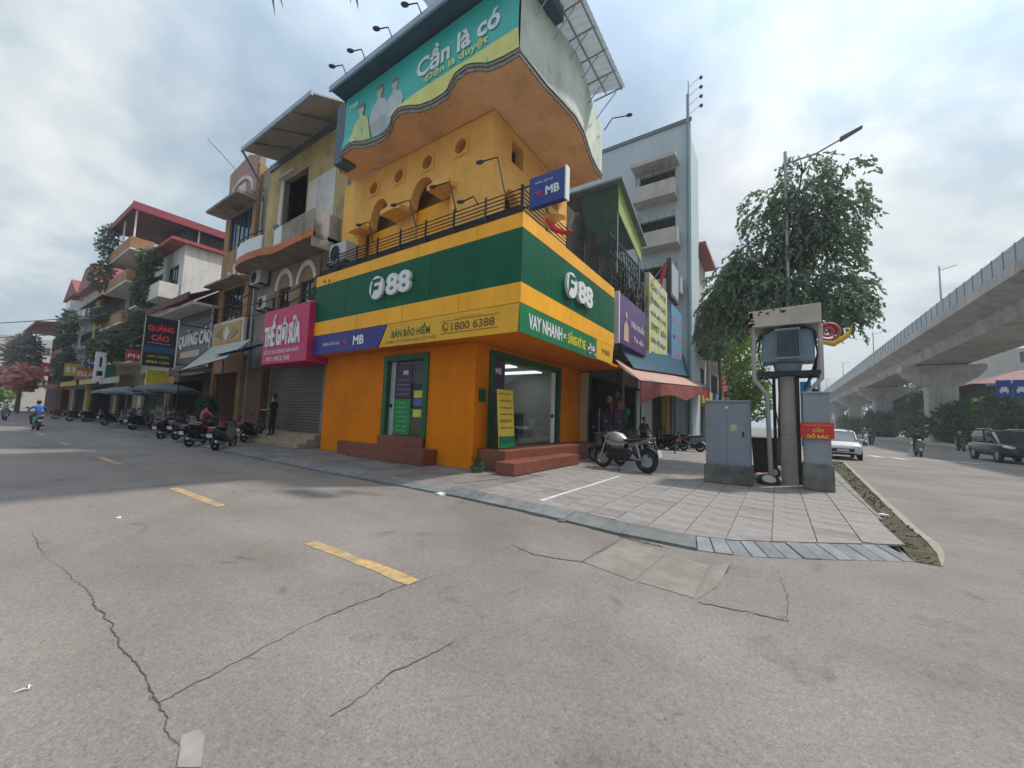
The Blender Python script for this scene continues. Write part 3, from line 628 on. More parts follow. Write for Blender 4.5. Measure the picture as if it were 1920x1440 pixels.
# wavy cantilever: plan curve of the drip edge
WAVE = [(-14.2, 8.2), (-13.6, 7.78), (-13.07, 7.58), (-12.49, 7.54), (-12.03, 7.80), (-11.45, 7.90), (-10.86, 7.88), (-10.45, 7.70), (-10.1, 7.50), (-9.71, 7.42), (-9.4, 7.52), (-9.13, 7.69), (-8.55, 7.79), (-7.95, 7.77), (-7.6, 7.58), (-7.3, 7.45), (-6.89, 7.42), (-6.62, 7.54), (-6.4, 7.70), (-5.9, 7.77), (-5.42, 7.76)]
WAVR = [(-5.40, 8.3), (-5.36, 9.0), (-5.25, 9.75), (-5.16, 10.5), (-5.20, 11.2), (-5.34, 11.9), (-5.48, 12.6), (-5.55, 13.3), (-5.55, 13.85)]
ALLW = WAVE+WAVR
m_trim = M('grey mosaic trim', (.24, .22, .19), .6, .5, 14)
g = MB(); n = len(ALLW)
back = [(min(x, UX), max(y, UY)) if False else (x, y) for x, y in ALLW]
inner = [(max(XL, min(x, UX)), UY) if i < len(WAVE) else (UX, min(max(y, UY), 13.85)) for i, (x, y) in enumerate(ALLW)]
for i in range(n-1):
    a, b, c, d = ALLW[i], ALLW[i+1], inner[i+1], inner[i]
    g.add([(*a, 11.0), (*b, 11.0), (*c, 11.02), (*d, 11.02), (*a, 11.1), (*b, 11.1), (*c, 11.12), (*d, 11.12)], [(0, 3, 2, 1), (4, 5, 6, 7), (0, 1, 5, 4), (2, 3, 7, 6)])
g.build('wavy_slab', M('tan soffit', (.80, .47, .23), .8, .10, .9, streak=0, grime=.2), shop)  # soffit colour raised to make up for weak bounced light
def off2(pts, d):
    o = []
    for i, p in enumerate(pts):
        a = Vector(pts[max(i-1, 0)]); b = Vector(pts[min(i+1, len(pts)-1)]); t = (b-a).normalized(); o.append((p[0]+t.y*d, p[1]-t.x*d))
    return o
for k, (z0, z1, dd) in enumerate([(10.98, 11.07, .05), (11.085, 11.17, .085)]):
    o2 = off2(ALLW, dd); g = MB()
    g.loft([[(*ALLW[i], z0), (*o2[i], z0), (*o2[i], z1), (*ALLW[i], z1)] for i in range(n)]); g.build('tile_trim', m_trim, shop)
# avenue-side parapet, pale weathered plaster
o3 = off2(ALLW, .03); i0 = len(WAVE)-1
g = MB(); g.loft([[(*ALLW[i], 11.12), (*o3[i], 11.12), (*o3[i], 13.35-(.0 if i < n-2 else .1)), (*ALLW[i], 13.35-(.0 if i < n-2 else .1))] for i in range(i0, n)])
g.build('parapet', M('weathered mint plaster', (.60, .66, .56), .85, .12, 1.0, streak=.25, grime=.2), shop)
# billboard stretched from a straight top batten down to the wavy edge
TOPY = 7.62; o4 = off2(ALLW, .10); NB = 60
def wave_at(X):
    P = o4[:len(WAVE)]
    for i in range(len(P)-1):
        if P[i][0] <= X <= P[i+1][0]: t = (X-P[i][0])/(P[i+1][0]-P[i][0]); return P[i][1]*(1-t)+P[i+1][1]*t
    return P[-1][1] if X > P[-1][0] else P[0][1]
BX0, BX1, BZ0, BZ1 = -13.2, -5.38, 11.17, 13.25
def bpt(X, Z, e=0):
    t = max(0, min(1, (Z-BZ0)/(BZ1-BZ0))); k = max(0, 1-(Z-BZ0)/.5); y = wave_at(X)*k+TOPY*(1-k); return Vector((X, y-e, Z))
m_bill = M('teal billboard vinyl', (.04, .44, .39), .5, .10, .7)
bl = MB(); NZ = 16
for i in range(NB):
    for j in range(NZ):
        xa, xb = BX0+(BX1-BX0)*i/NB, BX0+(BX1-BX0)*(i+1)/NB; za, zb = BZ0+(BZ1-BZ0)*j/NZ, BZ0+(BZ1-BZ0)*(j+1)/NZ
        bl.quad(bpt(xa, za), bpt(xb, za), bpt(xb, zb), bpt(xa, zb))
bill = tag(bl.build('billboard', m_bill, smooth=True), 'teal billboard with white slogan and printed people under the shop roof', 'billboard')
def on_bill(o, e):          # wrap a flat print onto the vinyl
    me = o.data; bm = bmesh.new(); bm.from_mesh(me)
    for _ in range(2): bmesh.ops.subdivide_edges(bm, edges=[x for x in bm.edges if x.calc_length() > .5], cuts=2)
    bmesh.ops.triangulate(bm, faces=bm.faces)
    for v in bm.verts: v.co = bpt(v.co.x, v.co.z, e)
    bm.to_mesh(me); bm.free(); return o
m_bly = M('pale yellow print', (.66, .66, .20), .5, .08)
g = MB(); n2_ = 40; f_ = lambda X: BZ0+.02+.50*min(1, (X+11.0)/1.6)
for i in range(n2_):
    xa, xb = -11.0+(BX1+11.0)*i/n2_, -11.0+(BX1+11.0)*(i+1)/n2_
    for q in range(5):
        h0, h1 = q/5, (q+1)/5; zz = lambda X, h: BZ0+(f_(X)-BZ0)*h
        g.quad((xa, 0, zz(xa, h0)), (xb, 0, zz(xb, h0)), (xb, 0, zz(xb, h1)), (xa, 0, zz(xa, h1)))
on_bill(g.build('stripe_print', m_bly, bill), .012)
m_bw = M('billboard white print', (.70, .76, .78), .5, .04)
on_bill(text('Cần là có', bill, m_bw, (-7.62, 7.5, 12.50), (1, 0, 0), (0, 0, 1), .82, 3.3, 0, .03), .03)
on_bill(text('Dến là duyệt', bill, m_bly, (-7.60, 7.5, 11.93), (1, 0, 0), (0, 0, 1), .38, 2.45, 0, .02), .03)
on_bill(MB().quad((-8.88, 0, 11.90), (-8.66, 0, 11.90), (-8.66, 0, 11.94), (-8.88, 0, 11.94)).build('letter_bar', m_bly, bill), .045)
on_bill(text('F88', bill, m_bw, (-12.65, 7.5, 12.75), (1, 0, 0), (0, 0, 1), .2, .5, 0, .02), .03)
def printed_person(X, Z, s, shirt, e):
    sil = [(-.42, -.9), (-.45, -.2), (-.34, .12), (-.1, .22), (-.09, .32), (.09, .32), (.1, .22), (.34, .12), (.45, -.2), (.42, -.9)]
    b_ = on_bill(MB().add([(X+a*s, 0, max(BZ0+.02, Z+c*s)) for a, c in sil], [tuple(range(len(sil)))]).build('figure_print', shirt, bill), e)
    on_bill(MB().add([(X+.15*s*math.cos(t), 0, Z+.5*s+.2*s*math.sin(t)) for t in [2*math.pi*i/14 for i in range(14)]], [tuple(range(14))]).build('face_print', M('printed skin', (.55, .42, .36), .6), bill), e+.004)
    on_bill(MB().add([(X+.17*s*math.cos(t), 0, Z+.58*s+.16*s*math.sin(t)) for t in [math.pi*i/8 for i in range(9)]], [tuple(range(9))]).build('hair_print', M('printed hair', (.16, .18, .17), .6), bill), e+.008)
sh1 = M('printed lemon shirt', (.55, .58, .25), .6); sh2 = M('printed pale shirt', (.50, .55, .58), .6)
printed_person(-10.35, 12.0, 1.0, sh2, .012); printed_person(-11.15, 12.05, 1.12, M('printed ice shirt', (.45, .52, .55), .6), .024); printed_person(-12.15, 11.85, 1.05, sh1, .036)
# sheet-steel roof over the billboard
MB().box(-13.85, -13.24, 7.66, 8.2, 10.9, 13.3).build('frame_side', m_navy, shop)
MB().hexa([(-13.45, 7.12, 13.36), (-5.0, 7.12, 13.36), (-5.0, 9.4, 13.28), (-13.45, 9.4, 13.28), (-13.45, 7.12, 13.44), (-5.0, 7.12, 13.44), (-5.0, 9.4, 14.0), (-13.45, 9.4, 14.0)]).build('roof_eave', m_navy, shop)
MB().box(-13.47, -4.98, 7.05, 7.12, 13.30, 13.50).build('eave_gutter', M('pale blue gutter', (.28, .40, .50), .5), shop)
m_rs = leaf_mat('grey translucent roof sheet', (.26, .29, .31), (.33, .36, .38))
ap = [(-5.3, 9.4), (-5.3, 13.4)]
g = MB(); nr = 44
for i in range(nr):       # corrugated roof sheets over the avenue side
    ya, yb = 7.13+(12.9-7.13)*i/nr, 7.13+(12.9-7.13)*(i+1)/nr; da = .035 if i % 2 else 0
    g.quad((-9, ya, 14.55+da), (-9, yb, 14.55+.035-da), (-4.3, yb, 13.55+.035-da), (-4.3, ya, 13.55+da))
g.build('side_roof', m_rs, shop)
for y in (8.4, 9.3, 10.2, 11.1, 12.0, 12.8):
    MB().tube([(-5.45, y, 13.45), (-4.35, y, 13.5)], .03, 5).tube([(-5.35, y, 12.7), (-4.6, y, 13.42)], .02, 5).build('eave_bracket', m_steel, shop)
for x in (-5.0, -4.4): MB().tube([(x, 7.2, 13.47 + (-4.4-x)*.2), (x, 12.85, 13.47+(-4.4-x)*.2)], .03, 5).build('purlin', m_steel, shop)
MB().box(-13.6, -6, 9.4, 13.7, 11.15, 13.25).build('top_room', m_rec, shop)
# flood lamps, each its own thing
def flood(base, arm, label, grp):
    base = Vector(base); tip = base+Vector(arm); t = thing('flood_lamp', label, 'lamp', base, 0, grp)
    midp = base+Vector((arm[0]*.35, arm[1]*.35, arm[2]*.9+.1))
    MB().tube([base, midp, tip], .022, 6).build('arm', m_rail, t, smooth=True)
    d = Vector((arm[0], arm[1], 0)).normalized() if (arm[0] or arm[1]) else Vector((0, -1, 0)); s_ = Vector((-d.y, d.x, 0)); u_ = Vector((0, 0, 1))
    MB().loft([ring(tip+d*k_, s_, (d*.25+u_*-1).normalized(), a_, b_, 12, 2.6) for k_, a_, b_ in [(-.02, .04, .025), (.0, .06, .035), (.08, .085, .045), (.15, .08, .035), (.20, .045, .015)]]).build('lamp_head', M('dark grey lamp', (.06, .065, .07), .5), t, smooth=True)
    return t
for x, lb in [(-12.4, 'first flood lamp from the left on the shop roof eave, above the printed people'), (-11.3, 'second flood lamp from the left on the shop roof eave'), (-9.9, 'third flood lamp from the left on the shop roof eave'), (-8.55, 'fourth flood lamp from the left on the shop roof eave, highest in view')]:
    flood((x, 7.06, 13.45), (-.35, -.25, .28), lb, 'flood lamps along the billboard roof')
flood((-5.4, 13.75, 12.9), (.85, .15, .35), 'flood lamp on a bracket at the end of the weathered mint parapet', 'flood lamps along the billboard roof')
flood((-6.0, 8.12, 7.6), (-.75, -.1, 1.1), 'flood lamp rising from the terrace railing near the shop corner', 'flood lamps on the terrace railing')
flood((-7.75, 8.1, 7.55), (-.85, -.1, 1.0), 'flood lamp on the railing before the right hand arch', 'flood lamps on the terrace railing')
flood((-9.5, 8.1, 7.55), (-.95, -.1, .95), 'flood lamp on the railing before the left hand arch', 'flood lamps on the terrace railing')
flood((-11.72, 8.1, 7.55), (-.65, -.1, .75), 'flood lamp on the railing beside the air conditioner', 'flood lamps on the terrace railing')
flood((-6.9, 8.1, 7.5), (-.5, -.1, .2), 'low flood lamp between the arches and the corner on the railing', 'flood lamps on the terrace railing')
# projecting blue sign at the corner
m_mb = M('cobalt sign', (.012, .035, .22), .4, .05)
ps = thing('projecting_sign', 'cobalt blue sign lettered MB standing out from the shop corner railing', 'sign', (-5.0, 7.9, 6.7))
MB().box(-5.05, -4.05, 7.86, 8.02, 6.72, 7.52).build('sign_box', m_mb, ps, bevel=.02); BX('sign_edge', m_wplas, ps, -4.048, -4.01, 7.85, 8.03, 6.70, 7.54)
text('MB', ps, m_wplas, (-4.38, 7.86, 7.06), (1, 0, 0), (0, 0, 1), .22, .38, .006, .035); text('Điểm hỗ trợ', ps, m_wplas, (-4.62, 7.86, 7.33), (1, 0, 0), (0, 0, 1), .07, .5, .006, .01)
star((-4.76, 7.86, 7.05), (1, 0, 0), .13, ps); MB().tube([(-5.4, 7.95, 7.4), (-5.0, 7.95, 7.4)], .025, 5).tube([(-5.4, 7.95, 6.85), (-5.0, 7.95, 6.85)], .025, 5).build('bracket', m_rail, ps)
g = MB()
for i in range(8):
    t0, t1 = i/8, (i+1)/8; f_ = lambda t: (-4.75+.62*t, 8.1+.08*math.sin(6*t), 6.70-.30*t)
    a, b = f_(t0), f_(t1); g.quad(a, b, (b[0]+.0, b[1]+.03, b[2]-.42*(1-.3*t1)+.2*t1), (a[0], a[1]+.03, a[2]-.42*(1-.3*t0)+.2*t0))
tag(g.build('hanging_flag', M('amber flag cloth', (.62, .33, .06), .7)), 'faded amber flag hanging below the cobalt corner sign', 'flag')
g = MB().tube([(-4.65, 8.1, 6.45), (-4.4, 8.1, 6.12), (-4.12, 8.12, 5.98), (-3.98, 8.1, 6.02)], [.05, .07, .06, .03], 6); tag(g.build('red_ribbon', m_red, smooth=True), 'red ribbon dangling at the hem of the amber flag', 'ribbon')
# standee
st = thing('standee', 'yellow and green advertising standee on the side steps of shop', 'sign', (-6.5, 9.3, .58))
MB().prism([(-6.56, 9.05, .62), (-6.56, 9.85, .62), (-6.70, 9.85, 2.32), (-6.70, 9.05, 2.32)], (-.02, 0, 0)).build('sign_panel', M('standee yellow', (.66, .47, .05), .5, .05), st)
MB().prism([(-6.545, 9.05, .62), (-6.545, 9.85, .62), (-6.576, 9.85, .95), (-6.576, 9.05, .95)], (-.008, 0, 0)).build('green_foot', m_bgreen, st)
for i, ss in enumerate(['HỖ TRỢ VAY', 'LÃI SUẤT', 'ƯU ĐÃI NHẤT', 'NHẬN TIỀN', 'NGAY', 'GỌI LÀ CÓ']):
    z = 2.2-i*.20; text(ss, st, m_dgp if i in (0, 3) else m_brp, (-6.70+(2.32-z)*.0824+.006, 9.45, z), FYr, (-.0824, 0, 1), .085, .6, .006, .02)
MB().tube([(-6.58, 9.05, .6), (-6.9, 9.05, .6), (-6.72, 9.05, 2.3)], .015, 5).tube([(-6.58, 9.85, .6), (-6.9, 9.85, .6), (-6.72, 9.85, 2.3)], .015, 5).build('support_leg', m_rail, st)
# air conditioner at the terrace end
def aircon(x, y, z, label, face='y', s=1.0):
    t = thing('air_conditioner', label, 'air conditioner', (x, y, z), 0 if face == 'y' else R(90), None, True, s)
    MB().box(-.42, .42, -.15, .17, 0, .58).build('casing', M('grey white casing', (.42, .43, .42), .5, .08, streak=.2), t, bevel=.015)
    g = MB()
    for i in range(4): g.torus((-.12, -.155, .29), (0, 1, 0), .06+i*.055, .006, 18, 4)
    for i in range(8): g.cyl((-.12, -.155, .29), (-.12+.24*math.cos(i*math.pi/4), -.155, .29+.24*math.sin(i*math.pi/4)), .004, n=4)
    g.build('fan_grille', m_rail, t); MB().cyl((-.12, -.152, .29), (-.12, -.14, .29), .235, n=20).build('fan_opening', m_int, t)
    MB().box(-.45, -.4, -.2, .2, -.06, 0).box(.4, .45, -.2, .2, -.06, 0).build('bracket', m_rail, t); return t
aircon(-13.95, 8.32, 7.25, 'grey air conditioner unit at left end of the shop terrace', s=1.35)
# plastic tub by the corner and camera under the canopy
pt = at_z(895, 885); tb = MB(); tb.loft([ring((pt.x, pt.y, z), (1, 0, 0), (0, 1, 0), r_, r_, 14) for z, r_ in [(0, .16), (.16, .21), (.16, .19), (.03, .15)]])
tub = thing('plant_tub', 'small green plastic tub with weeds at the foot of orange corner', 'tub', (pt.x, pt.y, 0)); tb.build('tub', M('green tub', (.05, .14, .06), .5), tub)
def leaves_at(c, n, rad, h, sz, mat, parent, name='leaf_mass', kind=None):
    g = MB(); c = Vector(c)
    for _ in range(n):
        p = c+Vector((random.gauss(0, rad), random.gauss(0, rad), random.random()*h)); d = Vector((random.uniform(-1, 1), random.uniform(-1, 1), random.uniform(-.3, .8))).normalized(); s_ = d.orthogonal().normalized()*sz*.3
        g.quad(p-s_, p+d*sz*.5-s_*.2, p+d*sz, p+d*sz*.5+s_*1.2)
    return g.build(name, mat, parent, kind=kind)
m_leafA = leaf_mat('leaf dark', (.035, .07, .025), (.08, .14, .05)); m_leafB = leaf_mat('leaf light', (.05, .10, .02), (.12, .19, .04))
leaves_at((pt.x, pt.y, .12), 60, .08, .28, .12, m_leafA, tub)
# ================================================================== houses of the side street (frontage looks towards -Y)
def window(parent, x, z, w_, h_, fm, y=.0, bars=0, glass=None):
    f = MB(); t = .06
    f.box(x, x+w_, y+.04, y+.14, z, z+t).box(x, x+w_, y+.04, y+.14, z+h_-t, z+h_).box(x, x+t, y+.04, y+.14, z+t, z+h_-t).box(x+w_-t, x+w_, y+.04, y+.14, z+t, z+h_-t)
    for i in range(1, bars+1): f.box(x+w_*i/(bars+1)-.02, x+w_*i/(bars+1)+.02, y+.05, y+.13, z+t, z+h_-t)
    o = f.build('window', fm, parent); MB().box(x+t, x+w_-t, y+.09, y+.10, z+t, z+h_-t).build('pane', glass or m_dglass, o); return o
def house(name, label, loc, rz, w_, d_, h_, wm, wins=(), roof=None, cat='house', group=None, thick=.22):
    """wins: (x, z, w, h, kind); local x runs right along the frontage, y into the building"""
    t = thing(name, label, cat, loc, rz, group, True)
    hs = [[(x, z), (x+a, z), (x+a, z+b), (x, z+b)] for x, z, a, b, k in wins]
    MB().holed((0, 0, 0), (1, 0, 0), (0, 0, 1), [(0, 0), (w_, 0), (w_, h_), (0, h_)], hs, (0, thick, 0)).box(0, .2, thick+.001, d_, 0, h_-.003).box(w_-.2, w_, thick+.001, d_, 0, h_-.003).box(.201, w_-.201, d_-.2, d_, 0, h_-.003).build('wall', wm, t)
    MB().box(.201, w_-.201, thick+.002, d_-.2, h_-.2, h_-.01).build('roof_slab', m_conc, t)
    nf = int(h_/3.3)
    g = MB(); g.box(.21, w_-.21, thick+1.4, thick+1.45, 0, h_-.2); g.build('dark_backing', m_int, t)  # near-black plane standing in for the dimness of the rooms
    for x, z, a, b, k in wins:
        if k == 'open': continue
        window(t, x, z, a, b, k if not isinstance(k, tuple) else k[0], .03, bars=max(0, int(a/.7)))
    return t
def balcony(t, x0, x1, z, d, h, sm, rm, bars=True, solid=False, y=0):
    MB().box(x0, x1, y-d, y-.002, z-.14, z).build('balcony_slab', sm, t)
    if solid:
        MB().box(x0, x1, y-d, y-d+.1, z+.001, z+h).box(x0, x0+.1, y-d+.101, y-.003, z+.001, z+h).box(x1-.1, x1, y-d+.101, y-.003, z+.001, z+h).build('balcony_parapet', rm, t)
    else:
        g = MB().box(x0, x1, y-d, y-d+.05, z+h-.06, z+h).box(x0, x1, y-d, y-d+.05, z+.08, z+.12)
        n = max(4, int((x1-x0)/.18))
        for i in range(n+1): xx = x0+(x1-x0-.03)*i/n; g.box(xx, xx+.03, y-d+.01, y-d+.04, z+.001, z+h-.061)
        g.build('balcony_railing', rm, t, kind='stuff')
def awning(name, label, pts, mat, val=.25, valmat=None, poles=(), scal=0, cat='awning', group=None, frame=m_rail):
    """pts: back-left, back-right, front-right, front-left"""
    P = [Vector(p) for p in pts]; t = thing(name, label, cat, (P[3].x, P[3].y, 0), 0, group)
    g = MB(); n = 8
    for i in range(n):
        for j in range(4):
            f = lambda a, b: P[0].lerp(P[1], a).lerp(P[3].lerp(P[2], a), b)+Vector((0, 0, -.06*math.sin(math.pi*b)*(1+.5*math.sin(9*a))))
            g.quad(f(i/n, j/4), f((i+1)/n, j/4), f((i+1)/n, (j+1)/4), f(i/n, (j+1)/4))
    g.build('canopy', mat, t)
    if val:
        g = MB(); n = 24
        fd = (P[3]-P[0]); fd.z = 0; fd.normalize()
        for i in range(n):
            f = lambda a: P[3].lerp(P[2], a)+fd*.01
            hh = lambda a: val*(1-(.35*abs(math.sin(a*math.pi*scal)) if scal else 0))
            a, b = i/n, (i+1)/n; wv = lambda a: fd*.05*math.sin(a*25)
            g.quad(f(a), f(b), f(b)+wv(b)-Vector((0, 0, hh(b))), f(a)+wv(a)-Vector((0, 0, hh(a))))
        g.build('valance', valmat or mat, t)
    g = MB().tube([P[3], P[2]], .025, 5).tube([P[0], P[3]], .02, 5).tube([P[1], P[2]], .02, 5); g.build('frame', frame, t)
    for p in poles: MB().tube([(p[0], p[1], 0 if len(p) < 4 else p[3]), (p[0], p[1], p[2])], .03, 6).build('pole', frame, t)
    return t
m_cream = M('cream house paint', (.50, .39, .17), .8, .10, 1, streak=.3, grime=.3)
m_greyw = M('grey stained render', (.29, .255, .215), .9, .2, 1.2, streak=.4, grime=.35)
m_tan = M('tan house paint', (.37, .20, .09), .8, .1, 1, streak=.25, grime=.2)
m_pinkt = M('dusty pink plaster', (.36, .22, .19), .8, .12, 1.2, streak=.3)
m_mar = M('maroon roof tile', (.12, .025, .025), .7, .25, 4)
m_redr = M('red roof tile', (.30, .075, .05), .7, .2, 5)
m_pinkr = M('pink red roof sheet', (.24, .03, .05), .55, .15, 3)
m_trimo = M('orange balcony trim', (.45, .15, .06), .7, .15, 3, grime=.3)
# ---- cream house with the pink milk sign
B = house('cream_house', 'cream house with curved white balcony, pink sign and roller shutter beside the orange shop', (-23.9, 9.2, 0), 0, 8.75, 9, 15.0, m_greyw,
    [(2.9, .55, 4.8, 3.0, 'open'), (3.1, 5.2, 1.2, 2.4, m_wood), (5.2, 5.2, 1.2, 2.4, m_wood), (2.75, 9.9, 2.35, 3.6, 'open')])
BX('upper_cladding', m_cream, B, .9, 2.74, -.04, -.005, 9.0, 14.9); MB().box(5.11, 8.6, -.04, -.005, 9.0, 14.9).box(2.745, 5.105, -.04, -.005, 13.51, 14.9).build('upper_cladding', m_cream, B)
BX('pale_panel', m_white, B, 5.3, 7.6, -.06, -.041, 9.2, 12.6); MB().box(2.35, 2.7, -.07, -.041, 9.2, 13.6).build('window_surround', m_white, B)
MB().box(2.35, 4.0, -.25, -.041, 13.6, 13.7).build('window_hood', m_white, B)
for cx in (3.7, 5.8):   # arched hoods over first-floor openings
    g = MB(); n = 14; rr = []
    for i in range(n+1):
        a = math.pi*i/n; c, s_ = math.cos(a), math.sin(a); rr.append([(cx+c*.66, -.12, 7.5+s_*.8), (cx+c*.9, -.12, 7.5+s_*1.05), (cx+c*.9, -.031, 7.5+s_*1.05), (cx+c*.66, -.031, 7.5+s_*.8)])
    g.loft(rr); g.build('arch_moulding', m_white, B)
MB().holed((2.6, -.03, 3.9), (1, 0, 0), (0, 0, 1), [(0, 0), (6.1, 0), (6.1, 4.75), (0, 4.75)], [[(.5, 1.3), (1.7, 1.3), (1.7, 3.7), (.5, 3.7)], [(2.6, 1.3), (3.8, 1.3), (3.8, 3.7), (2.6, 3.7)]], (0, .026, 0)).build('middle_cladding', M('warm brown render', (.30, .20, .12), .85, .15, 1.2, streak=.3, grime=.25), B)
# shutter of horizontal slats
m_shut = M('olive roller shutter', (.13, .115, .085), .6, .1, 2, rnd=.06)
sl0 = None
for i in range(22):
    if sl0 is None: sl0 = MB().hexa([(2.92, .10, 0), (7.68, .10, 0), (7.68, .14, 0), (2.92, .14, 0), (2.92, .085, .11), (7.68, .085, .11), (7.68, .14, .128), (2.92, .14, .128)]).build('shutter_slat', m_shut, B); o = sl0
    else: o = sl0.copy(); COL.objects.link(o)
    o.location = (0, 0, .58+i*.134)
MB().box(1.2, 2.85, -.35, -.003, .5, 3.6).build('stair_door', m_wood, B)
m_stone = M('tan step stone', (.30, .24, .16), .75, .2, 4, bump=.2)
for i in range(3): MB().box(.8, 8.2, -1.1+.32*i, -.78+.32*i if i < 2 else -.004, 0, .17*(i+1)).build('step', m_stone, B, bevel=.01)
g = MB()
for i in range(34): g.ball((8.25+random.uniform(-.12, .12), -.12+random.uniform(-.05, .05), .15+i*.092), .11, .08, .07, 7, 5)
g.build('pebble_pier', M('river pebbles', (.26, .25, .22), .7, .5, 5), B, kind='stuff')
# balcony with bowed front
bp_ = [(.3, 0), (.35, -.9), (.9, -1.25), (1.8, -1.42), (2.8, -1.45), (3.9, -1.35), (4.7, -1.15), (5.4, -1.15), (7.0, -1.2), (8.3, -1.2), (8.3, 0)]
MB().prism([(x, y, 8.72) for x, y in bp_], (0, 0, .16)).build('balcony_slab', m_greyw, B)
def wallstrip(pts, z0, z1, th, name, mat, parent):
    ip = off2(pts, -th); g = MB(); g.loft([[(*pts[i], z0), (*pts[i], z1), (*ip[i], z1), (*ip[i], z0)] for i in range(len(pts))]); return g.build(name, mat, parent)
wallstrip(off2(bp_[1:-1], .03), 8.70, 9.05, .12, 'balcony_trim', m_trimo, B)
m_bwh = M('blue white parapet', (.66, .69, .72), .7, .06, 2, streak=.1); wallstrip(bp_[1:6], 9.05, 9.75, .08, 'balcony_parapet', m_bwh, B); wallstrip(bp_[6:8], 9.05, 9.9, .08, 'balcony_parapet', m_bwh, B); wallstrip(bp_[7:10], 9.05, 9.9, .08, 'balcony_parapet', m_greyw, B)
wallstrip([(8.22, -1.2), (8.3, -.6), (8.3, 0)], 8.3, 9.9, .08, 'balcony_side', M('stained white render', (.42, .39, .36), .85, .15, 1.5, streak=.5, grime=.4), B)
MB().tube([(x, y, 9.95) for x, y in bp_[1:6]], .03, 6).build('handrail', m_rail, B); MB().ball((4.75, -1.13, 10.0), .16).build('finial', m_greyw, B, smooth=True)
# canopy roof with gutter and downpipe
MB().hexa([(2.3, -1.85, 14.25), (8.7, -1.85, 14.25), (8.7, .6, 15.35), (1.3, .6, 15.35), (2.3, -1.85, 14.32), (8.7, -1.85, 14.32), (8.7, .6, 15.42), (1.3, .6, 15.42)]).build('roof_canopy', M('ivory roof soffit', (.42, .38, .32), .8, .12, 1.5, grime=.2), B)
MB().box(2.2, 8.7, -1.95, -1.855, 14.17, 14.38).build('roof_gutter', M('blue grey gutter', (.30, .36, .40), .5), B)
MB().box(1.0, 8.6, -.12, -.045, 14.55, 14.9).build('wall_beam', M('slate beam', (.12, .14, .16), .6), B)
for x in (3.4, 5.2, 7.0): MB().hexa([(x, -1.84, 14.16), (x+.06, -1.84, 14.16), (x+.06, -.13, 14.93), (x, -.13, 14.93), (x, -1.84, 14.245), (x+.06, -1.84, 14.245), (x+.06, -.13, 15.01), (x, -.13, 15.01)]).build('rafter', m_greyw, B)
MB().tube([(2.3, -1.9, 14.2), (1.7, -1.2, 13.9), (.7, -.2, 13.5), (.5, -.12, 13.0), (.5, -.12, 3.5)], .06, 7).build('downpipe', m_steel, B, smooth=True)
aircon(-22.4, 8.85, 8.0, 'dark air conditioner unit on grey wall below the curved balcony', s=1.3)
aircon(-21.6, 8.9, 6.6, 'second small air conditioner low on stained wall above pink sign', s=1.1)
m_pink = M('magenta sign face', (.50, .012, .09), .45, .06, 1.2)
pk = thing('shop_sign', 'magenta box sign with tall white lettering over the roller shutter', 'sign', (-16.7, 7.6, 3.4))
MB().box(-18.65, -14.95, 7.75, 8.9, 3.42, 5.78).build('sign_box', m_pink, pk, bevel=.03)
text('THẾ GIỚI SỮA', pk, m_wplas, (-16.95, 7.75, 4.85), (1, 0, 0), (0, 0, 1), 1.35, 2.95, .05, .03)
text('SỐ 27 ĐƯỜNG HÀ NAM', pk, m_wplas, (-17.0, 7.75, 3.98), (1, 0, 0), (0, 0, 1), .24, 2.9, .008, .01); text('ĐT: 0912 345', pk, m_wplas, (-17.2, 7.75, 3.64), (1, 0, 0), (0, 0, 1), .2, 2.0, .008, .01)
for i in range(3):
    c = (-16.1+i*.9, 8.4, 5.82); tt = thing('potted_plant', ['leftmost', 'middle', 'rightmost'][i]+' potted plant on top of the magenta sign', 'plant', c, 0, 'pots on the magenta sign')
    MB().cyl(c, (c[0], c[1], 6.1), .12, .16).build('pot', m_white, tt); leaves_at((c[0], c[1], 6.1), 70, .16, .5, .2, m_leafA, tt, 'foliage')
# ---- tan narrow house
C_ = house('tan_house', 'tall narrow tan house with blue upper window and ornamental gold panel', (-28.1, 9.0, 0), 0, 4.15, 9, 15.4, m_tan,
    [(.7, 10.9, 3.0, 2.2, M('blue window frame', (.04, .12, .30), .5)), (.7, 6.6, 2.9, 1.9, m_wood), (.4, .3, 3.3, 3.2, 'open')])
MB().prism([(0, -.02, 15.41), (4.15, -.02, 15.41), (4.15, -.02, 15.9), (2.6, -.02, 16.5), (0, -.02, 16.1)], (0, .3, 0)).build('gable', m_pinkt, C_)
BX('plaster_panel', m_pinkt, C_, .15, 4.0, -.05, -.003, 13.75, 15.38)
g = MB(); g.loft([[(2.1+1.5*math.cos(math.pi*i/12), -.12, 13.9+1.1*math.sin(math.pi*i/12)), (2.1+1.7*math.cos(math.pi*i/12), -.12, 13.9+1.3*math.sin(math.pi*i/12)), (2.1+1.7*math.cos(math.pi*i/12), -.051, 13.9+1.3*math.sin(math.pi*i/12)), (2.1+1.5*math.cos(math.pi*i/12), -.051, 13.9+1.1*math.sin(math.pi*i/12))] for i in range(13)]); g.build('arch_moulding', m_white, C_)
BX('relief_panel', m_white, C_, 1.6, 2.7, -.09, -.051, 13.95, 14.75)
MB().hexa([(-.2, -1.0, 13.2), (4.2, -1.0, 13.2), (4.2, -.003, 13.2), (-.2, -.003, 13.2), (-.2, -1.0, 13.35), (4.2, -1.0, 13.35), (4.2, -.003, 13.5), (-.2, -.003, 13.5)]).build('ledge', m_greyw, C_)
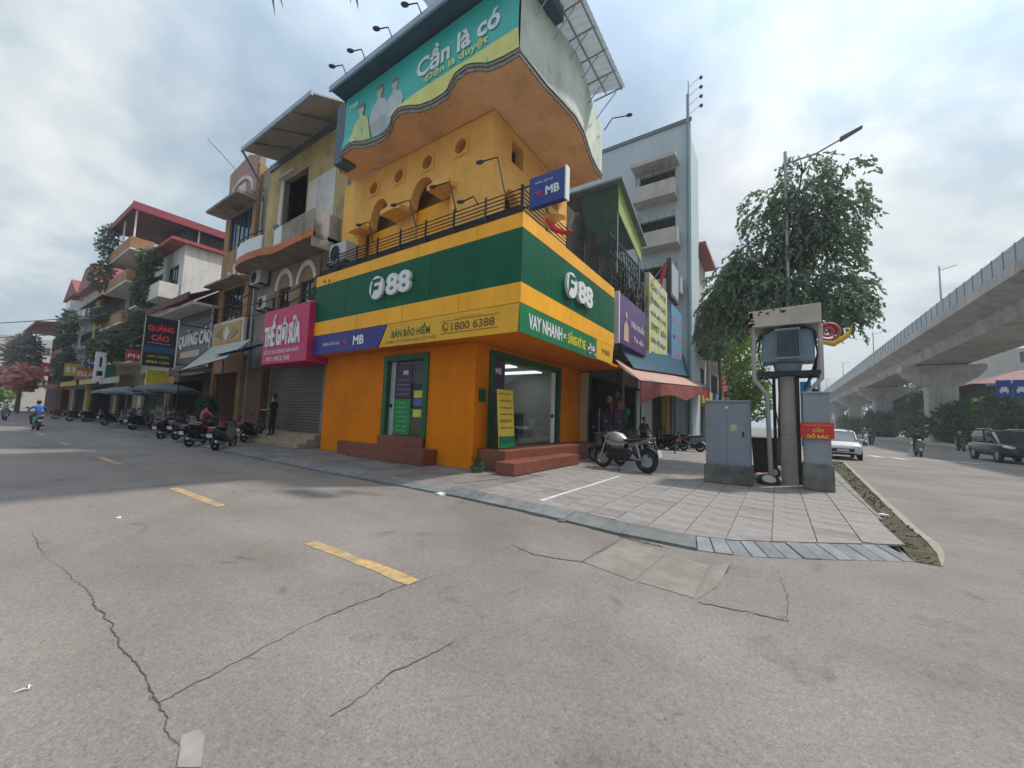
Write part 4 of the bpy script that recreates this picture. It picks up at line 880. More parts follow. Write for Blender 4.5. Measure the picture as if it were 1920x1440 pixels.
MB().hexa([(0, -.8, 8.6), (4.1, -.8, 8.6), (4.1, -.003, 8.6), (0, -.003, 8.6), (0, -.8, 8.7), (4.1, -.8, 8.7), (4.1, -.003, 8.8), (0, -.003, 8.8)]).build('ledge', m_greyw, C_)
for i, hh in enumerate((.55, .9, .75, .6)): BX('relief_motif', m_white, C_, 1.2+i*.7, 1.6+i*.7, -.06, -.003, 9.0, 9.0+hh)
pn = BX('ornament_panel', m_white, C_, .3, 4.5, -.2, -.05, 4.9, 6.45); BX('gold_field', M('gold ornament', (.42, .24, .06), .5), pn, .5, 4.3, -.23, -.201, 5.15, 6.3)
MB().prism([(2.4-.45, -.25, 5.72), (2.4, -.25, 5.25), (2.85, -.25, 5.72), (2.4, -.25, 6.2)], (0, .018, 0)).build('diamond', m_white, pn)
for sx in (-1, 1): MB().prism([(2.4+sx*.65, -.25, 5.35), (2.4+sx*1.6, -.25, 5.72), (2.4+sx*.65, -.25, 6.1)], (0, .018, 0)).build('wedge', m_greyw, pn)
MB().tube([(.1, 1, 16), (-2.8, -.6, 19.3)], .02, 5).build('antenna_pole', m_rail, C_)
awning('awning', 'grey corrugated awning sloping out below the ornamental gold panel', [(-26.8, 8.5, 5.0), (-21.6, 8.5, 5.0), (-20.6, 7.1, 3.75), (-26.0, 6.9, 3.35)], M('grey awning sheet', (.36, .37, .34), .7, .15, 3), .0, poles=[(-21.0, 7.15, 3.7), (-25.9, 6.95, 3.3)])
tag(MB().sheet((-23.0, 7.4, 4.1), (-19.6, 7.4, 4.2), (-19.6, 8.9, 4.9), (-23.0, 8.9, 4.6)).build('blue_tarpaulin', M('bright blue tarp', (.01, .05, .22), .6, .2, 3)), 'bright blue tarpaulin strung left of the magenta sign', 'tarpaulin')
# ---- low sign-maker house
D_ = house('low_house', 'low dark house with maroon tile canopy and black advertising sign', (-36, 9.0, 0), 0, 7.8, 9, 8.6, M('brown dark render', (.14, .09, .08), .85, .2, 1.2), [(.8, .1, 6, 3.1, 'open')])
g = MB()
for i in range(26):     # tile courses of the canopy
    x = -.3+i*.318; g.hexa([(x, -1.4, 7.95), (x+.29, -1.4, 7.95), (x+.29, .3, 8.9), (x, .3, 8.9), (x, -1.4, 8.08), (x+.29, -1.4, 8.03), (x+.29, .3, 8.98), (x, .3, 9.03)])
g.build('tile_canopy', m_mar, D_, kind='stuff'); BX('canopy_fascia', m_mar, D_, -.35, 8.0, -1.5, -1.41, 7.75, 8.15); BX('canopy_edge', m_white, D_, -.3, 7.9, -1.2, -.004, 7.55, 7.7)
qs = thing('shop_sign', 'black wall sign with large white letters under maroon tile canopy', 'sign', (-30.5, 8.8, 4))
BX('sign_board', M('black sign board', (.02, .018, .02), .4), qs, -34.0, -27.9, 8.78, 8.9, 3.9, 7.5)
text('QUẢNG CÁO', qs, m_wplas, (-30.6, 8.78, 5.9), (1, 0, 0), (0, 0, 1), 1.25, 5.6, .06, .02); BX('sign_strip', M('pale strip', (.45, .35, .28), .6), qs, -33, -29.6, 8.76, 8.779, 4.7, 5.1); BX('sign_frame', m_steel, qs, -28.0, -27.85, 8.7, 8.778, 3.9, 7.6)
vs = thing('hanging_sign', 'black vertical sign with red letters standing out over the footpath', 'sign', (-28.5, 6.7, 3.6))
XV = -28.0
BX('sign_box', M('black sign box', (.015, .016, .025), .35), vs, XV-.25, XV, 5.85, 7.2, 3.65, 6.35); MB().box(XV-.26, XV+.01, 7.201, 7.26, 3.6, 6.4).build('sign_edge', m_wplas, vs)
m_redl = M('red letters', (.75, .05, .06), .4, 0)
text('QUẢNG', vs, m_redl, (XV, 6.5, 5.75), FYr, (0, 0, 1), .45, 1.1, .02, .04); text('CÁO', vs, m_redl, (XV, 6.5, 5.25), FYr, (0, 0, 1), .42, .75, .02, .04)
text('IN ẤN BẢNG HIỆU', vs, m_wplas, (XV, 6.5, 4.92), FYr, (0, 0, 1), .09, 1.0, .01, 0); BX('blue_band', M('blue band', (.02, .07, .18), .5), vs, XV+.003, XV+.009, 5.9, 7.15, 4.4, 4.75)
text('CẮT KHẮC', vs, m_yp, (XV, 6.5, 4.2), FYr, (0, 0, 1), .14, .9, .01, .01); text('0964 1234', vs, m_yp, (XV, 6.5, 3.88), FYr, (0, 0, 1), .14, .95, .01, .01)
MB().tube([(XV-.12, 7.25, 6.2), (XV-.12, 8.95, 6.2)], .03, 5).tube([(XV-.12, 7.25, 3.9), (XV-.12, 8.95, 3.9)], .03, 5).build('bracket', m_rail, vs)
tag(BX('yellow_board', M('lemon board', (.55, .50, .03), .5), None, -29.0, -28.9, 6.3, 7.2, 2.7, 3.5), 'lemon yellow board hung below the black vertical sign', 'sign')
awning('awning', 'orange lettered awning valance at the low dark house', [(-33.5, 8.9, 3.7), (-27.9, 8.9, 3.7), (-27.7, 7.2, 3.2), (-33.3, 7.2, 3.2)], M('dull canvas', (.30, .26, .22), .8), .5, M('orange valance', (.55, .22, .06), .7))
# ---- white house and tall plant-covered houses
E1 = house('white_house', 'white house with bare side wall and red tile roof edge', (-44, 9.2, 0), 0, 8, 10, 13.5, m_white, [(4.6, 9.8, 2.4, 2.4, M('teal shutter', (.03, .08, .08), .6)), (.8, 9.8, 2.4, 2.4, m_wood), (1, 5.3, 2.2, 2.2, m_wood), (4.6, 5.3, 2.2, 2.2, m_wood), (1, .2, 6, 3, 'open')])
MB().box(-.3, 8.35, -.9, 10, 13.52, 13.75).build('roof_edge', m_redr, E1); balcony(E1, 3.9, 7.9, 9.4, 1.2, 1.0, m_white, m_white, solid=True); balcony(E1, .2, 3.7, 9.4, 1.2, 1.0, m_white, m_rail); balcony(E1, .2, 7.8, 5.0, 1.1, 1.0, m_white, m_rail)
E2 = house('tall_house', 'tall house with open maroon rooftop canopy and stacked planted balconies', (-52, 9.2, 0), 0, 7.9, 10, 15.2, M('drab yellow render', (.33, .27, .16), .8, .15, 1, streak=.3), [(1, 12, 2.5, 2.2, m_wood), (4.5, 12, 2.5, 2.2, m_wood), (1, 8.4, 2.5, 2.2, m_wood), (4.5, 8.4, 2.5, 2.2, m_wood), (1, 5, 2.5, 2.2, m_wood), (4.5, 5, 2.5, 2.2, m_wood), (1, .2, 5.5, 3, 'open')])
for z in (5.0, 8.3, 11.8, 14.6): balcony(E2, .1, 7.8, z, 1.5, .95, m_white, m_tan, solid=True)
MB().hexa([(-.4, -1.6, 17.9), (8.2, -1.6, 17.9), (8.2, 9, 18.3), (-.4, 9, 18.3), (-.4, -1.6, 18.15), (8.2, -1.6, 18.15), (8.2, 9, 18.55), (-.4, 9, 18.55)]).build('roof_canopy', m_mar, E2)
MB().box(8.2, 8.3, -1.7, 9, 17.75, 18.4).box(-.45, 8.2, -1.7, -1.61, 17.75, 18.25).build('canopy_fascia', m_pinkr, E2)
for x in (.2, 4, 7.7):
    for y in (-1.3, 3, 7): MB().cyl((x, y, 15.2), (x, y, 17.9), .07, n=6).build('post', m_wplas, E2)
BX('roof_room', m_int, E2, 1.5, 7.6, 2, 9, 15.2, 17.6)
F1 = house('brown_house', 'brown purple house with dark balconies and a slim yellow corner column', (-62, 9.2, 0), 0, 9.9, 10, 12.5, M('brown purple render', (.12, .07, .08), .8, .2), [(1+i*3, z, 2, 2.0, m_wood) for i in range(3) for z in (4.6, 8.2)]+[(1, .2, 8, 3, 'open')])
for z in (4.3, 7.9): balcony(F1, .1, 9.8, z, 1.3, .9, m_wood, m_rail)
MB().cyl((6.5, -1.1, 0), (6.5, -1.1, 13.5), .28, n=10).build('column', M('yellow column', (.45, .33, .08), .7), F1); MB().hexa([(-.3, -1.6, 11.6), (10, -1.6, 11.6), (10, 2, 13.6), (-.3, 2, 13.6), (-.3, -1.6, 11.75), (10, -1.6, 11.75), (10, 2, 13.75), (-.3, 2, 13.75)]).build('roof', m_mar, F1)
hs_ = thing('hanging_sign', 'narrow white vertical sign with black emblem hung beyond the slate parasol', 'sign', (-44.2, 7, 3.2)); BX('sign_box', m_wplas, hs_, -44.3, -44.1, 6.55, 7.15, 3.25, 5.6); MB().box(-44.098, -44.085, 6.68, 7.02, 3.7, 4.1).box(-44.098, -44.085, 6.78, 6.92, 4.4, 5.2).build('emblem', m_rail, hs_); MB().tube([(-44.2, 7.15, 5.3), (-44.2, 9.1, 5.3)], .03, 5).build('bracket', m_rail, hs_)
F2 = house('pale_house', 'pale grey house with tall white pilaster and small balconies', (-73, 9.2, 0), 0, 10.8, 10, 15.0, M('pale blue grey render', (.42, .44, .44), .8, .12, streak=.3), [(1+i*3.2, z, 2, 2.2, m_wood) for i in range(3) for z in (4.4, 7.8, 11.2)]+[(1, .2, 8.5, 3, 'open')])
for z in (4.1, 7.5, 10.9): balcony(F2, 2.6, 10.6, z, 1.2, .9, m_white, m_wplas)
BX('pilaster', m_wplas, F2, -.4, 2.4, -1.4, -.005, 3.4, 14.0); MB().prism([(.5, -.8, 15.02), (11, -.8, 15.02), (8.5, -.8, 17.6), (4.5, -.8, 17.6)], (0, 8, 0)).build('roof', m_pinkr, F2)
m_redf = M('faded red tile', (.24, .06, .05), .7, .2, 3)
F3 = house('orange_house', 'orange narrow house with red gable roof far down the street', (-82, 9.2, 0), 0, 8.8, 10, 15.5, M('orange render', (.36, .15, .05), .8, .12), [(1+i*3.2, z, 2, 2.2, m_wood) for i in range(2) for z in (4.4, 7.8, 11.2)]+[(1, .2, 6.5, 3, 'open')])
MB().prism([(-.3, -.8, 15.5), (9.0, -.8, 15.5), (4.4, -.8, 18)], (0, 8, 0)).build('roof', m_redf, F3)
for z in (7.5, 10.9): balcony(F3, .2, 8.6, z, 1.2, .9, m_white, m_pinkr, solid=True)
F4 = house('plum_house', 'dark plum house with pink curved eave at the far end', (-95, 9.2, 0), 0, 12.8, 10, 11.5, M('plum render', (.13, .07, .08), .8, .12), [(1+i*3.8, z, 2.2, 2.2, m_wood) for i in range(3) for z in (4.4, 7.8)])
MB().hexa([(-1, -3, 12.0), (13, -3, 12.0), (13, 4, 12.4), (-1, 4, 12.4), (-1, -3, 12.3), (13, -3, 12.3), (13, 4, 13.6), (-1, 4, 13.6)]).build('roof', m_pinkr, F4)
F5 = house('beige_block', 'plain beige block closing the view at the far left', (-150, 2, 0), R(90), 40, 15, 17, M('beige render', (.42, .38, .32), .85, .08), [(2+i*4.2, z, 2, 2, m_greyw) for i in range(9) for z in (5, 9, 13)], cat='building')
# ---- greenery on the left frontages
def plant_mass(name, label, lobes, n, sz, mat, group=None, cat='plant', stem=None, zb=0):
    c0 = Vector(lobes[0][0]); t = thing(name, label, cat, (c0.x, c0.y, zb), 0, group); g = MB(); tw = sum(l_[1][0]*l_[1][2] for l_ in lobes)
    for c, r_ in lobes:
        for _ in range(int(n*r_[0]*r_[2]/tw)):
            while True:
                q = Vector((random.uniform(-1, 1), random.uniform(-1, 1), random.uniform(-1, 1)))
                if .2 < q.length < 1: break
            if random.random() < .5: q = q.normalized()*random.uniform(.75, 1.02)
            p = Vector(c)+Vector((q.x*r_[0], q.y*r_[1], q.z*r_[2])); d = Vector((random.uniform(-1, 1), random.uniform(-1, 1), random.uniform(-.9, .5))).normalized(); s_ = d.cross(Vector((random.random(), random.random(), random.random()))).normalized()*sz*.32
            g.quad(p-s_*.2, p+d*sz*.5-s_, p+d*sz, p+d*sz*.5+s_)
    g.build('foliage', mat, t, kind='stuff')
    if stem: MB().tube(stem[0], stem[1], 7).build('trunk', M('bark', (.09, .07, .05), .9, .3, 6), t, smooth=True)
    return t
m_leafV = leaf_mat('leaf grey green', (.075, .10, .06), (.15, .185, .11)); m_bou = leaf_mat('bougainvillea', (.16, .03, .06), (.30, .05, .08)); m_lime = leaf_mat('leaf lime', (.10, .20, .03), (.22, .32, .06))
plant_mass('hanging_vine', 'dense dark vine hanging down the front of the white house', [((-39.4, 8.0, 12.6), (1.1, .7, 1.0)), ((-39.6, 8.0, 10.4), (1.2, .7, 1.6)), ((-40.5, 8.0, 7.5), (1.5, .7, 1.3))], 2300, .34, m_leafV, cat='vine', zb=6)
plant_mass('hanging_vine', 'loose pale vine climbing the outer corner of the tall planted house', [((-51.9, 7.6, 16.8), (1.2, .8, 1.8)), ((-51.6, 7.4, 13.4), (1.5, .8, 1.5)), ((-49.5, 7.4, 9.4), (1.6, .7, .9))], 1500, .36, m_leafV, cat='vine', zb=8)
plant_mass('balcony_shrub', 'leafy shrubs spilling from the low balcony of the tall house', [((-48.5, 7.4, 6.3), (2.2, .7, 1.1)), ((-44.8, 7.6, 6.4), (1.8, .7, 1.5))], 1700, .36, m_leafV, zb=5)
plant_mass('balcony_shrub', 'green shrubs in front of the pale grey house balconies', [((-64.5, 7.2, 9.6), (1.5, .8, 2.2)), ((-63.5, 7.2, 5.5), (1.8, .8, 2.2))], 1500, .45, m_leafV, zb=4)
plant_mass('street_tree', 'bougainvillea draped tree in front of the plum house', [((-90, 6.2, 8.0), (3.4, 1.8, 3.6)), ((-93, 6, 9.2), (2.4, 1.6, 2.2))], 1700, .6, leaf_mat('leaf with blossom', (.11, .14, .09), (.26, .20, .19)), cat='tree', stem=([(-90, 6.2, 0), (-90, 6.3, 7)], [.25, .15]))
plant_mass('flowering_bush', 'coral red flowering bush under the street tree', [((-82, 5.8, 4.6), (3.6, 1.4, 1.8))], 1500, .7, leaf_mat('coral flower', (.45, .16, .12), (.66, .32, .26)), cat='bush', stem=([(-82, 5.8, 0), (-82, 5.8, 3.8)], [.15, .1]))
plant_mass('flowering_bush', 'small crimson flowering bush at the far end of the street', [((-99, 4.4, 5.2), (2.4, 1.4, 1.6))], 900, .7, leaf_mat('crimson flower', (.40, .12, .13), (.55, .22, .22)), cat='bush', stem=([(-99, 4.4, 0), (-99, 4.4, 4)], [.15, .1]))
plant_mass('hedge', 'bright lime green hedge across the far end of the street', [((-105, 2.5, 2.6), (4, 5, 1.8)), ((-110, -4, 2.4), (4, 6, 1.8))], 3500, .7, m_lime, cat='hedge')
plant_mass('potted_plant', 'round green potted shrub beside the parked scooters', [((-24.8, 7.9, 1.55), (.55, .45, .6))], 700, .2, m_leafA, stem=([(-24.8, 7.9, 0), (-24.8, 7.9, 1.2)], [.16, .06]))
# umbrellas
def umbrella(x, y, z, r_, mat, label):
    t = thing('parasol', label, 'parasol', (x, y, 0), 0, 'dark parasols over the pavement stalls'); g = MB(); n = 8
    top = Vector((x, y, z+.45)); P = [Vector((x+r_*math.cos(2*math.pi*i/n), y+r_*math.sin(2*math.pi*i/n), z)) for i in range(n)]
    for i in range(n):
        a, b = P[i], P[(i+1) % n]; m_ = (a+b)/2+Vector((0, 0, .06)); k1, k2 = top.lerp(a, .5)+Vector((0, 0, .06)), top.lerp(b, .5)+Vector((0, 0, .06))
        g.add([top, k1, k2, a, m_, b, a-Vector((0, 0, .15)), m_-Vector((0, 0, .14)), b-Vector((0, 0, .15))], [(0, 1, 2), (1, 3, 4), (1, 4, 2), (2, 4, 5), (3, 6, 7, 4), (4, 7, 8, 5)])
    g.build('canopy', mat, t); MB().cyl((x, y, 0), (x, y, z+.5), .025, n=6).build('pole', m_steel, t)
    for i in range(n): MB().tube([top-Vector((0, 0, .08)), P[i]], .008, 4).build('rib', m_steel, t)
umbrella(-27.6, 6.9, 2.35, 1.55, M('charcoal canvas', (.10, .105, .11), .7, .15), 'charcoal parasol nearer to the parked scooters')
umbrella(-36.0, 7.0, 2.3, 1.7, M('slate canvas', (.13, .14, .16), .7, .15), 'slate grey parasol farther down beyond the first one')
for i, (x0, x1, z, c, lb) in enumerate([(-44, -38, 3.5, (.33, .31, .28), 'grey sloping awning in front of the white house'), (-52, -45, 3.6, (.40, .33, .13), 'mustard awning below the tall planted house'), (-62, -53.5, 3.6, (.42, .28, .05), 'amber awning below the brown house'), (-73, -64, 3.5, (.28, .05, .05), 'dark red awning below the pale grey house'), (-84, -75, 4.0, (.42, .36, .16), 'tan awning at the orange house')]):
    awning('awning', lb, [(x0, 9.1, z+.6), (x1, 9.1, z+.6), (x1, 6.9, z), (x0, 6.9, z)], M('awncol%d' % i, c, .8, .15), .45)
# overhead cables and a pole at the far left
pole = thing('utility_pole', 'thin concrete utility pole at the far left of the street', 'pole', (-88, 1.0, 0)); MB().cyl((-88, -6.0, 0), (-88, -6.0, 12), .2, .13).build('shaft', m_conc, pole); BX('crossarm', m_rail, pole, -88.1, -87.9, -7.2, -4.8, 10.6, 10.8)
pole.location = (-88, -6, 0); 
for c in list(pole.children): c.matrix_parent_inverse = Matrix.Translation((88, 6, 0))
for i, (a, b, lb) in enumerate([((-88, -6.5, 10.7), (-30, 8.6, 8.0), 'upper overhead cable crossing the left sky'), ((-88, -6.0, 9.6), (-36, 8.3, 7.2), 'second overhead cable crossing the left sky'), ((-88, -5.5, 8.8), (-52, 7.6, 6.2), 'third overhead cable sagging toward the tall house'), ((-88, -6, 7.8), (-62, 7.5, 5.2), 'lowest overhead cable ending at the brown house'), ((-88, -7, 10.5), (-88-60, -14, 11), 'overhead cable running out of the left edge')]):
    a, b = Vector(a), Vector(b); tag(MB().tube([a.lerp(b, t/12)-Vector((0, 0, 1.1*math.sin(math.pi*t/12))) for t in range(13)], .035, 4).build('overhead_cable', m_rail), lb, 'cable')

for i, (a, b, sag, lb) in enumerate([((-100, 6.6, 6.2), (-36, 7.6, 6.4), .8, 'thick cable bundle strung along the house fronts at balcony height'), ((-60, 7.4, 5.2), (-24.2, 8.6, 6.9), .9, 'sagging cable from brown house to the tan house'), ((-36, 8.2, 7.2), (-22.8, 8.7, 7.6), .5, 'short cable between the low house and cream house'), ((-24.2, 8.5, 7.0), (-15.3, 8.4, 7.2), .35, 'cable crossing below the curved balcony to shop terrace'), ((-24.2, 8.6, 6.5), (-15.2, 8.5, 6.95), .5, 'lower looping cable above the magenta sign')]):
    a, b = Vector(a), Vector(b); tag(MB().tube([a.lerp(b, t/14)-Vector((0, 0, sag*math.sin(math.pi*t/14))) for t in range(15)], .03 if i else .06, 5).build('overhead_cable', m_rail), lb, 'cable')
g = MB()
for i in range(9): g.box(-23.7+i*.0, -23.35, 9.02-.0, 9.14, 4.2+i*.0, 4.9)
tag(MB().box(-23.75, -23.35, 9.0, 9.18, 4.4, 5.0).build('meter_box', m_steel, bevel=.02), 'grey electric meter box on the wall left of the magenta sign', 'meter box')

# small signboards and goods along the side street
def board(label, x, y0, y1, z0, z1, c, word=None, wc=None):
    t = thing('hanging_sign', label, 'sign', (x, y1, z0)); BX('sign_box', M('board'+label, c, .5, .08), t, x-.12, x, y0, y1, z0, z1); MB().tube([(x-.06, y1, z1-.15), (x-.06, 9.1, z1-.15)], .025, 5).build('bracket', m_rail, t)
    if word: text(word, t, wc or m_wplas, (x, (y0+y1)/2, (z0+z1)/2), FYr, (0, 0, 1), min(.5, (z1-z0)*.5), (y1-y0)*.85, .008, .02)
board('red square sign with white word above the grey awning', -37.5, 7.0, 8.2, 4.6, 5.4, (.40, .03, .03), 'PHỞ')
board('green vertical sign beyond the white vertical one', -47.0, 7.4, 8.2, 3.9, 6.2, (.03, .18, .08), 'CAFE')
board('blue sign on the front of the tall planted house', -50.5, 6.9, 8.4, 4.8, 5.8, (.03, .09, .30), 'GAS')
board('orange sign board at the brown house corner', -53.5, 6.8, 8.2, 3.7, 4.8, (.45, .16, .03), 'BIA')
board('yellow sign board on the brown house front', -58, 6.6, 8.4, 4.2, 5.4, (.50, .38, .05), 'IN')
board('white square sign at the pale grey house', -66, 6.6, 8.4, 4.4, 5.8, (.6, .6, .58), 'ATM', m_redl)
board('crimson sign at the far end of pale grey house', -72, 6.4, 8.4, 4.6, 6.2, (.35, .03, .06), 'SPA')
for i, (x, y, h_, c, lb) in enumerate([(-31.2, 8.3, 1.1, (.30, .09, .06), 'rust red display rack'), (-33.0, 8.2, 1.3, (.10, .16, .06), 'green display rack'), (-34.8, 8.3, 1.0, (.35, .25, .06), 'mustard display rack'), (-38.4, 8.4, 1.2, (.25, .12, .10), 'brown display rack'), (-41, 8.4, 1.0, (.12, .14, .20), 'slate display rack')]):
    t = thing('display_rack', lb+' outside the shopfronts behind the parasols', 'rack', (x, y, 0)); mt = M(lb, c, .8, .4, 9)
    for k in range(3): BX('shelf', m_steel, t, x-.6, x+.6, y-.2, y+.2, .25+k*h_*.36, .28+k*h_*.36)
    for sx in (-.6, .56): BX('upright', m_steel, t, x+sx, x+sx+.04, y-.2, y-.16, 0, h_+.3)
    for k in range(3):
        for q in range(4): BX('goods', mt, t, x-.55+q*.28, x-.33+q*.28, y-.17, y+.17, .281+k*h_*.36, .281+k*h_*.36+random.uniform(.14, .28))
# ================================================================== houses of the avenue (frontage looks towards +X)
HP = R(90)
G_ = house('dark_house', 'soot stained two storey house with green corrugated roof side next to the orange shop', (-6.9, 16.1, 0), HP, 4.6, 8, 8.2, M('soot stained render', (.075, .07, .062), .9, .35, 1.0, streak=.5, grime=.5), [(.3, .1, 4.0, 3.4, 'open'), (.4, 4.6, 3.6, 2.8, 'open')])
m_gcor = M('green corrugated sheet', (.045, .11, .055), .5, .2, 2, streak=.3); m_lime2 = M('lime fascia', (.30, .38, .10), .6, .15, 2)
g = MB(); nn = 30
for i in range(nn):   # corrugated gable end facing the side street
    xa, xb = -7.3+i*(1.65/nn), -7.3+(i+1)*(1.65/nn); o1 = .05 if i % 2 else 0; o2 = .05-o1
    g.quad((xa, 16.05+o1, 8.9), (xb, 16.05+o2, 8.9), (xb, 16.05+o2, 12.0), (xa, 16.05+o1, 12.0))
GR = thing('roof_shelter', 'green corrugated roof shelter with lime fascia above the soot stained house', 'roof', (-6.2, 16.2, 8.2))
g.build('gable_sheet', m_gcor, GR); BX('side_wall', MATS['soot stained render'], GR, -9.6, -7.31, 16.05, 16.15, 8.3, 11.9)
MB().prism([(-5.62, 16.15, 12.15), (-5.62, 19.6, 10.75), (-5.62, 19.6, 9.7), (-5.62, 16.15, 10.75)], (-.05, 0, 0)).build('fascia', m_lime2, GR)
MB().hexa([(-9.8, 15.9, 12.1), (-5.4, 15.9, 12.1), (-5.4, 19.9, 10.6), (-9.8, 19.9, 10.6), (-9.8, 15.9, 12.2), (-5.4, 15.9, 12.2), (-5.4, 19.9, 10.7), (-9.8, 19.9, 10.7)]).build('roof_sheet', M('grey green roof sheet', (.16, .20, .19), .6, .2), GR)
for x, y, z in [(-5.7, 16.2, 10.8), (-5.7, 19.5, 9.7), (-9.2, 16.2, 12)]: MB().cyl((x, y, 8.0), (x, y, z), .05, n=6).build('post', m_steel, GR)
# iron cage balcony with clutter
cg = thing('balcony_cage', 'dark iron cage balcony overgrown with wire and plants', 'balcony', (-6, 17.5, 5.4))
BX('floor_slab', m_concd, cg, -6.88, -5.7, 15.2, 20.5, 4.6, 4.8)
for i in range(22): MB().box(-5.74, -5.70, 15.2+i*.25, 15.225+i*.25, 4.8, 9.4).build('cage_bar', m_rail, cg)
for z in (5.6, 6.6, 7.6, 8.6, 9.38): MB().box(-5.76, -5.69, 15.2, 20.5, z, z+.05).build('cage_rail', m_rail, cg)
BX('corrugated_back', M('rusty dark sheet', (.045, .04, .037), .7, .4, 2, streak=.4), cg, -6.7, -6.6, 15.0, 20.4, 4.81, 9.9)
plant_mass('balcony_plants', 'dark straggly plants filling the iron cage balcony', [((-6.1, 17, 7.6), (.4, .9, 1.3)), ((-6.1, 19, 7.0), (.4, .9, 1.2))], 1500, .2, m_leafV, zb=5)
g = MB()
for k in range(7):
    y0 = 15.6+k*.65; g.tube([(-5.8, y0, 9.3), (-5.5, y0+.2, 8.6-random.random()), (-5.62, y0+.7, 7.4), (-5.55, y0+1.0, 8.2), (-5.7, y0+1.3, 6.6)], .018, 4)
tag(g.build('tangled_cables', m_rail), 'tangle of black cables hanging before the cage balcony', 'cable', kind='stuff')
# purple sign
pu = thing('shop_sign', 'purple side sign with white script lettering beyond the shop corner', 'sign', (-5.5, 17.5, 4.8))
m_pu = M('violet sign face', (.09, .035, .14), .4, .06)
MB().box(-5.75, -5.35, 15.6, 19.6, 4.75, 6.9).build('sign_box', m_pu, pu, bevel=.02); BX('sign_edge', m_wplas, pu, -5.76, -5.34, 15.5, 15.598, 4.72, 6.93)
text('Nhà thuốc', pu, m_wplas, (-5.35, 18.2, 5.95), FYr, (0, 0, 1), .42, 2.0, .01, .01); text('Tư vấn', pu, m_wplas, (-5.35, 18.3, 5.3), FYr, (0, 0, 1), .3, 1.5, .01, .01)
MB().prism([(-5.34, 16.1, 4.95), (-5.34, 16.8, 4.95), (-5.34, 16.75, 5.6), (-5.34, 16.45, 5.9), (-5.34, 16.15, 5.6)], (.006, 0, 0)).ball((-5.335, 16.45, 6.1), .012, .14, .17).build('figure_print', M('skin print', (.55, .35, .28), .6), pu)
# yellow letter board building
H_ = house('yellow_board_house', 'two storey house behind the tall lemon and white lettered board', (-6.9, 20.75, 0), HP, 4.6, 9, 9.4, m_greyw, [(.3, .1, 4.0, 3.4, 'open')])
yb = thing('shop_sign', 'tall lemon and white board covered with dark lettering', 'sign', (-5.6, 22.5, 5))
BX('sign_board', M('lemon board face', (.50, .52, .16), .6, .15, 2, col2=(.52, .52, .44)), yb, -5.8, -5.55, 20.9, 25.0, 4.7, 9.6)
for i, ss in enumerate(['CHO THUÊ', 'CHÍNH CHỦ', 'NHÀ MẶT PHỐ', '0987 654', 'LIÊN HỆ NGAY', 'GIÁ RẺ']): text(ss, yb, M('grey dark print', (.10, .10, .09), .6), (-5.55, 22.95, 9.0-i*.75), FYr, (0, 0, 1), .42, 3.4, .01, .03)
fl = thing('national_flag', 'red flag on a short pole above the lemon board', 'flag', (-5.3, 21.6, 9))
MB().tube([(-5.6, 21.5, 9.2), (-4.7, 21.4, 10.3)], .02, 5).build('pole', m_steel, fl)
g = MB()
for i in range(6):
    a = i/6; b = (i+1)/6; f = lambda t, s_: Vector((-4.9+.1*math.sin(5*t)-.25*s_, 21.3+.75*t, 10.1-1.1*s_-.15*t+.05*math.sin(7*t)))
    g.quad(f(a, 0), f(b, 0), f(b, 1), f(a, 1))
g.build('cloth', m_red, fl)
# narrow houses with a blue banner and a grey light box
I0 = house('narrow_house', 'narrow grey house carrying a blue hanging banner', (-6.6, 25.6, 0), HP, 4.2, 9, 8.6, M('grey beige render', (.33, .29, .25), .85, .15), [(.5, .1, 3.2, 3.2, 'open'), (.6, 4.6, 2.8, 2.6, m_wood)])
bbn = thing('hanging_banner', 'sky blue vertical banner with pink lettering', 'banner', (-5.4, 27.5, 5)); BX('cloth', M('sky blue banner', (.10, .27, .42), .6, .12), bbn, -5.6, -5.5, 26.0, 29.2, 5.0, 9.2)
for i, ss in enumerate(['SỬA', 'ĐIỆN', 'THOẠI']): text(ss, bbn, M('pink print', (.55, .16, .25), .6), (-5.5, 27.6, 8.4-i*1.2), FYr, (0, 0, 1), .7, 2.3, .01, .02)
lb_ = thing('light_box_sign', 'grey framed light box sign above the blue banner', 'sign', (-5.5, 26.8, 9.8)); BX('frame', m_rail, lb_, -5.75, -5.45, 25.6, 28.0, 9.6, 12.1); BX('face', M('pale grey face', (.33, .36, .40), .5), lb_, -5.449, -5.43, 25.8, 27.8, 9.8, 11.9)
# tall grey building, blank wall towards the camera
m_gb = M('blue grey tower paint', (.42, .49, .51), .75, .05, .5, streak=.08)
T_ = thing('grey_tower', 'tall blue grey building with a blank side wall and small balconies', 'building', (-5, 30, 0))
MB().holed((-20, 30.2, 0), (1, 0, 0), (0, 0, 1), [(0, 0), (15.0, 0), (15.0, 24.6), (0, 24.6)], [[(11.2, z), (13.9, z), (13.9, z+2.3), (11.2, z+2.3)] for z in (11.2, 15.0, 18.8)], (0, .3, 0)).box(-20, -19.7, 30.501, 33.6, 0, 24.6).box(-5.3, -5.0, 30.501, 33.6, 0, 23.2).box(-19.7, -5.3, 33.3, 33.6, 0, 24.6).build('wall', m_gb, T_)
MB().hexa([(-20, 30.6, 24.0), (-5.301, 30.6, 24.0), (-5.301, 33.2, 24.0), (-19.6, 33.2, 24.0), (-20, 30.6, 24.3), (-5.301, 30.6, 24.3), (-5.301, 33.2, 24.3), (-19.6, 33.2, 24.3)]).build('roof_slab', m_conc, T_)
BX('roof_edge', M('slate edge', (.12, .14, .16), .6), T_, -20.1, -4.9, 30.1, 30.198, 24.45, 24.75)
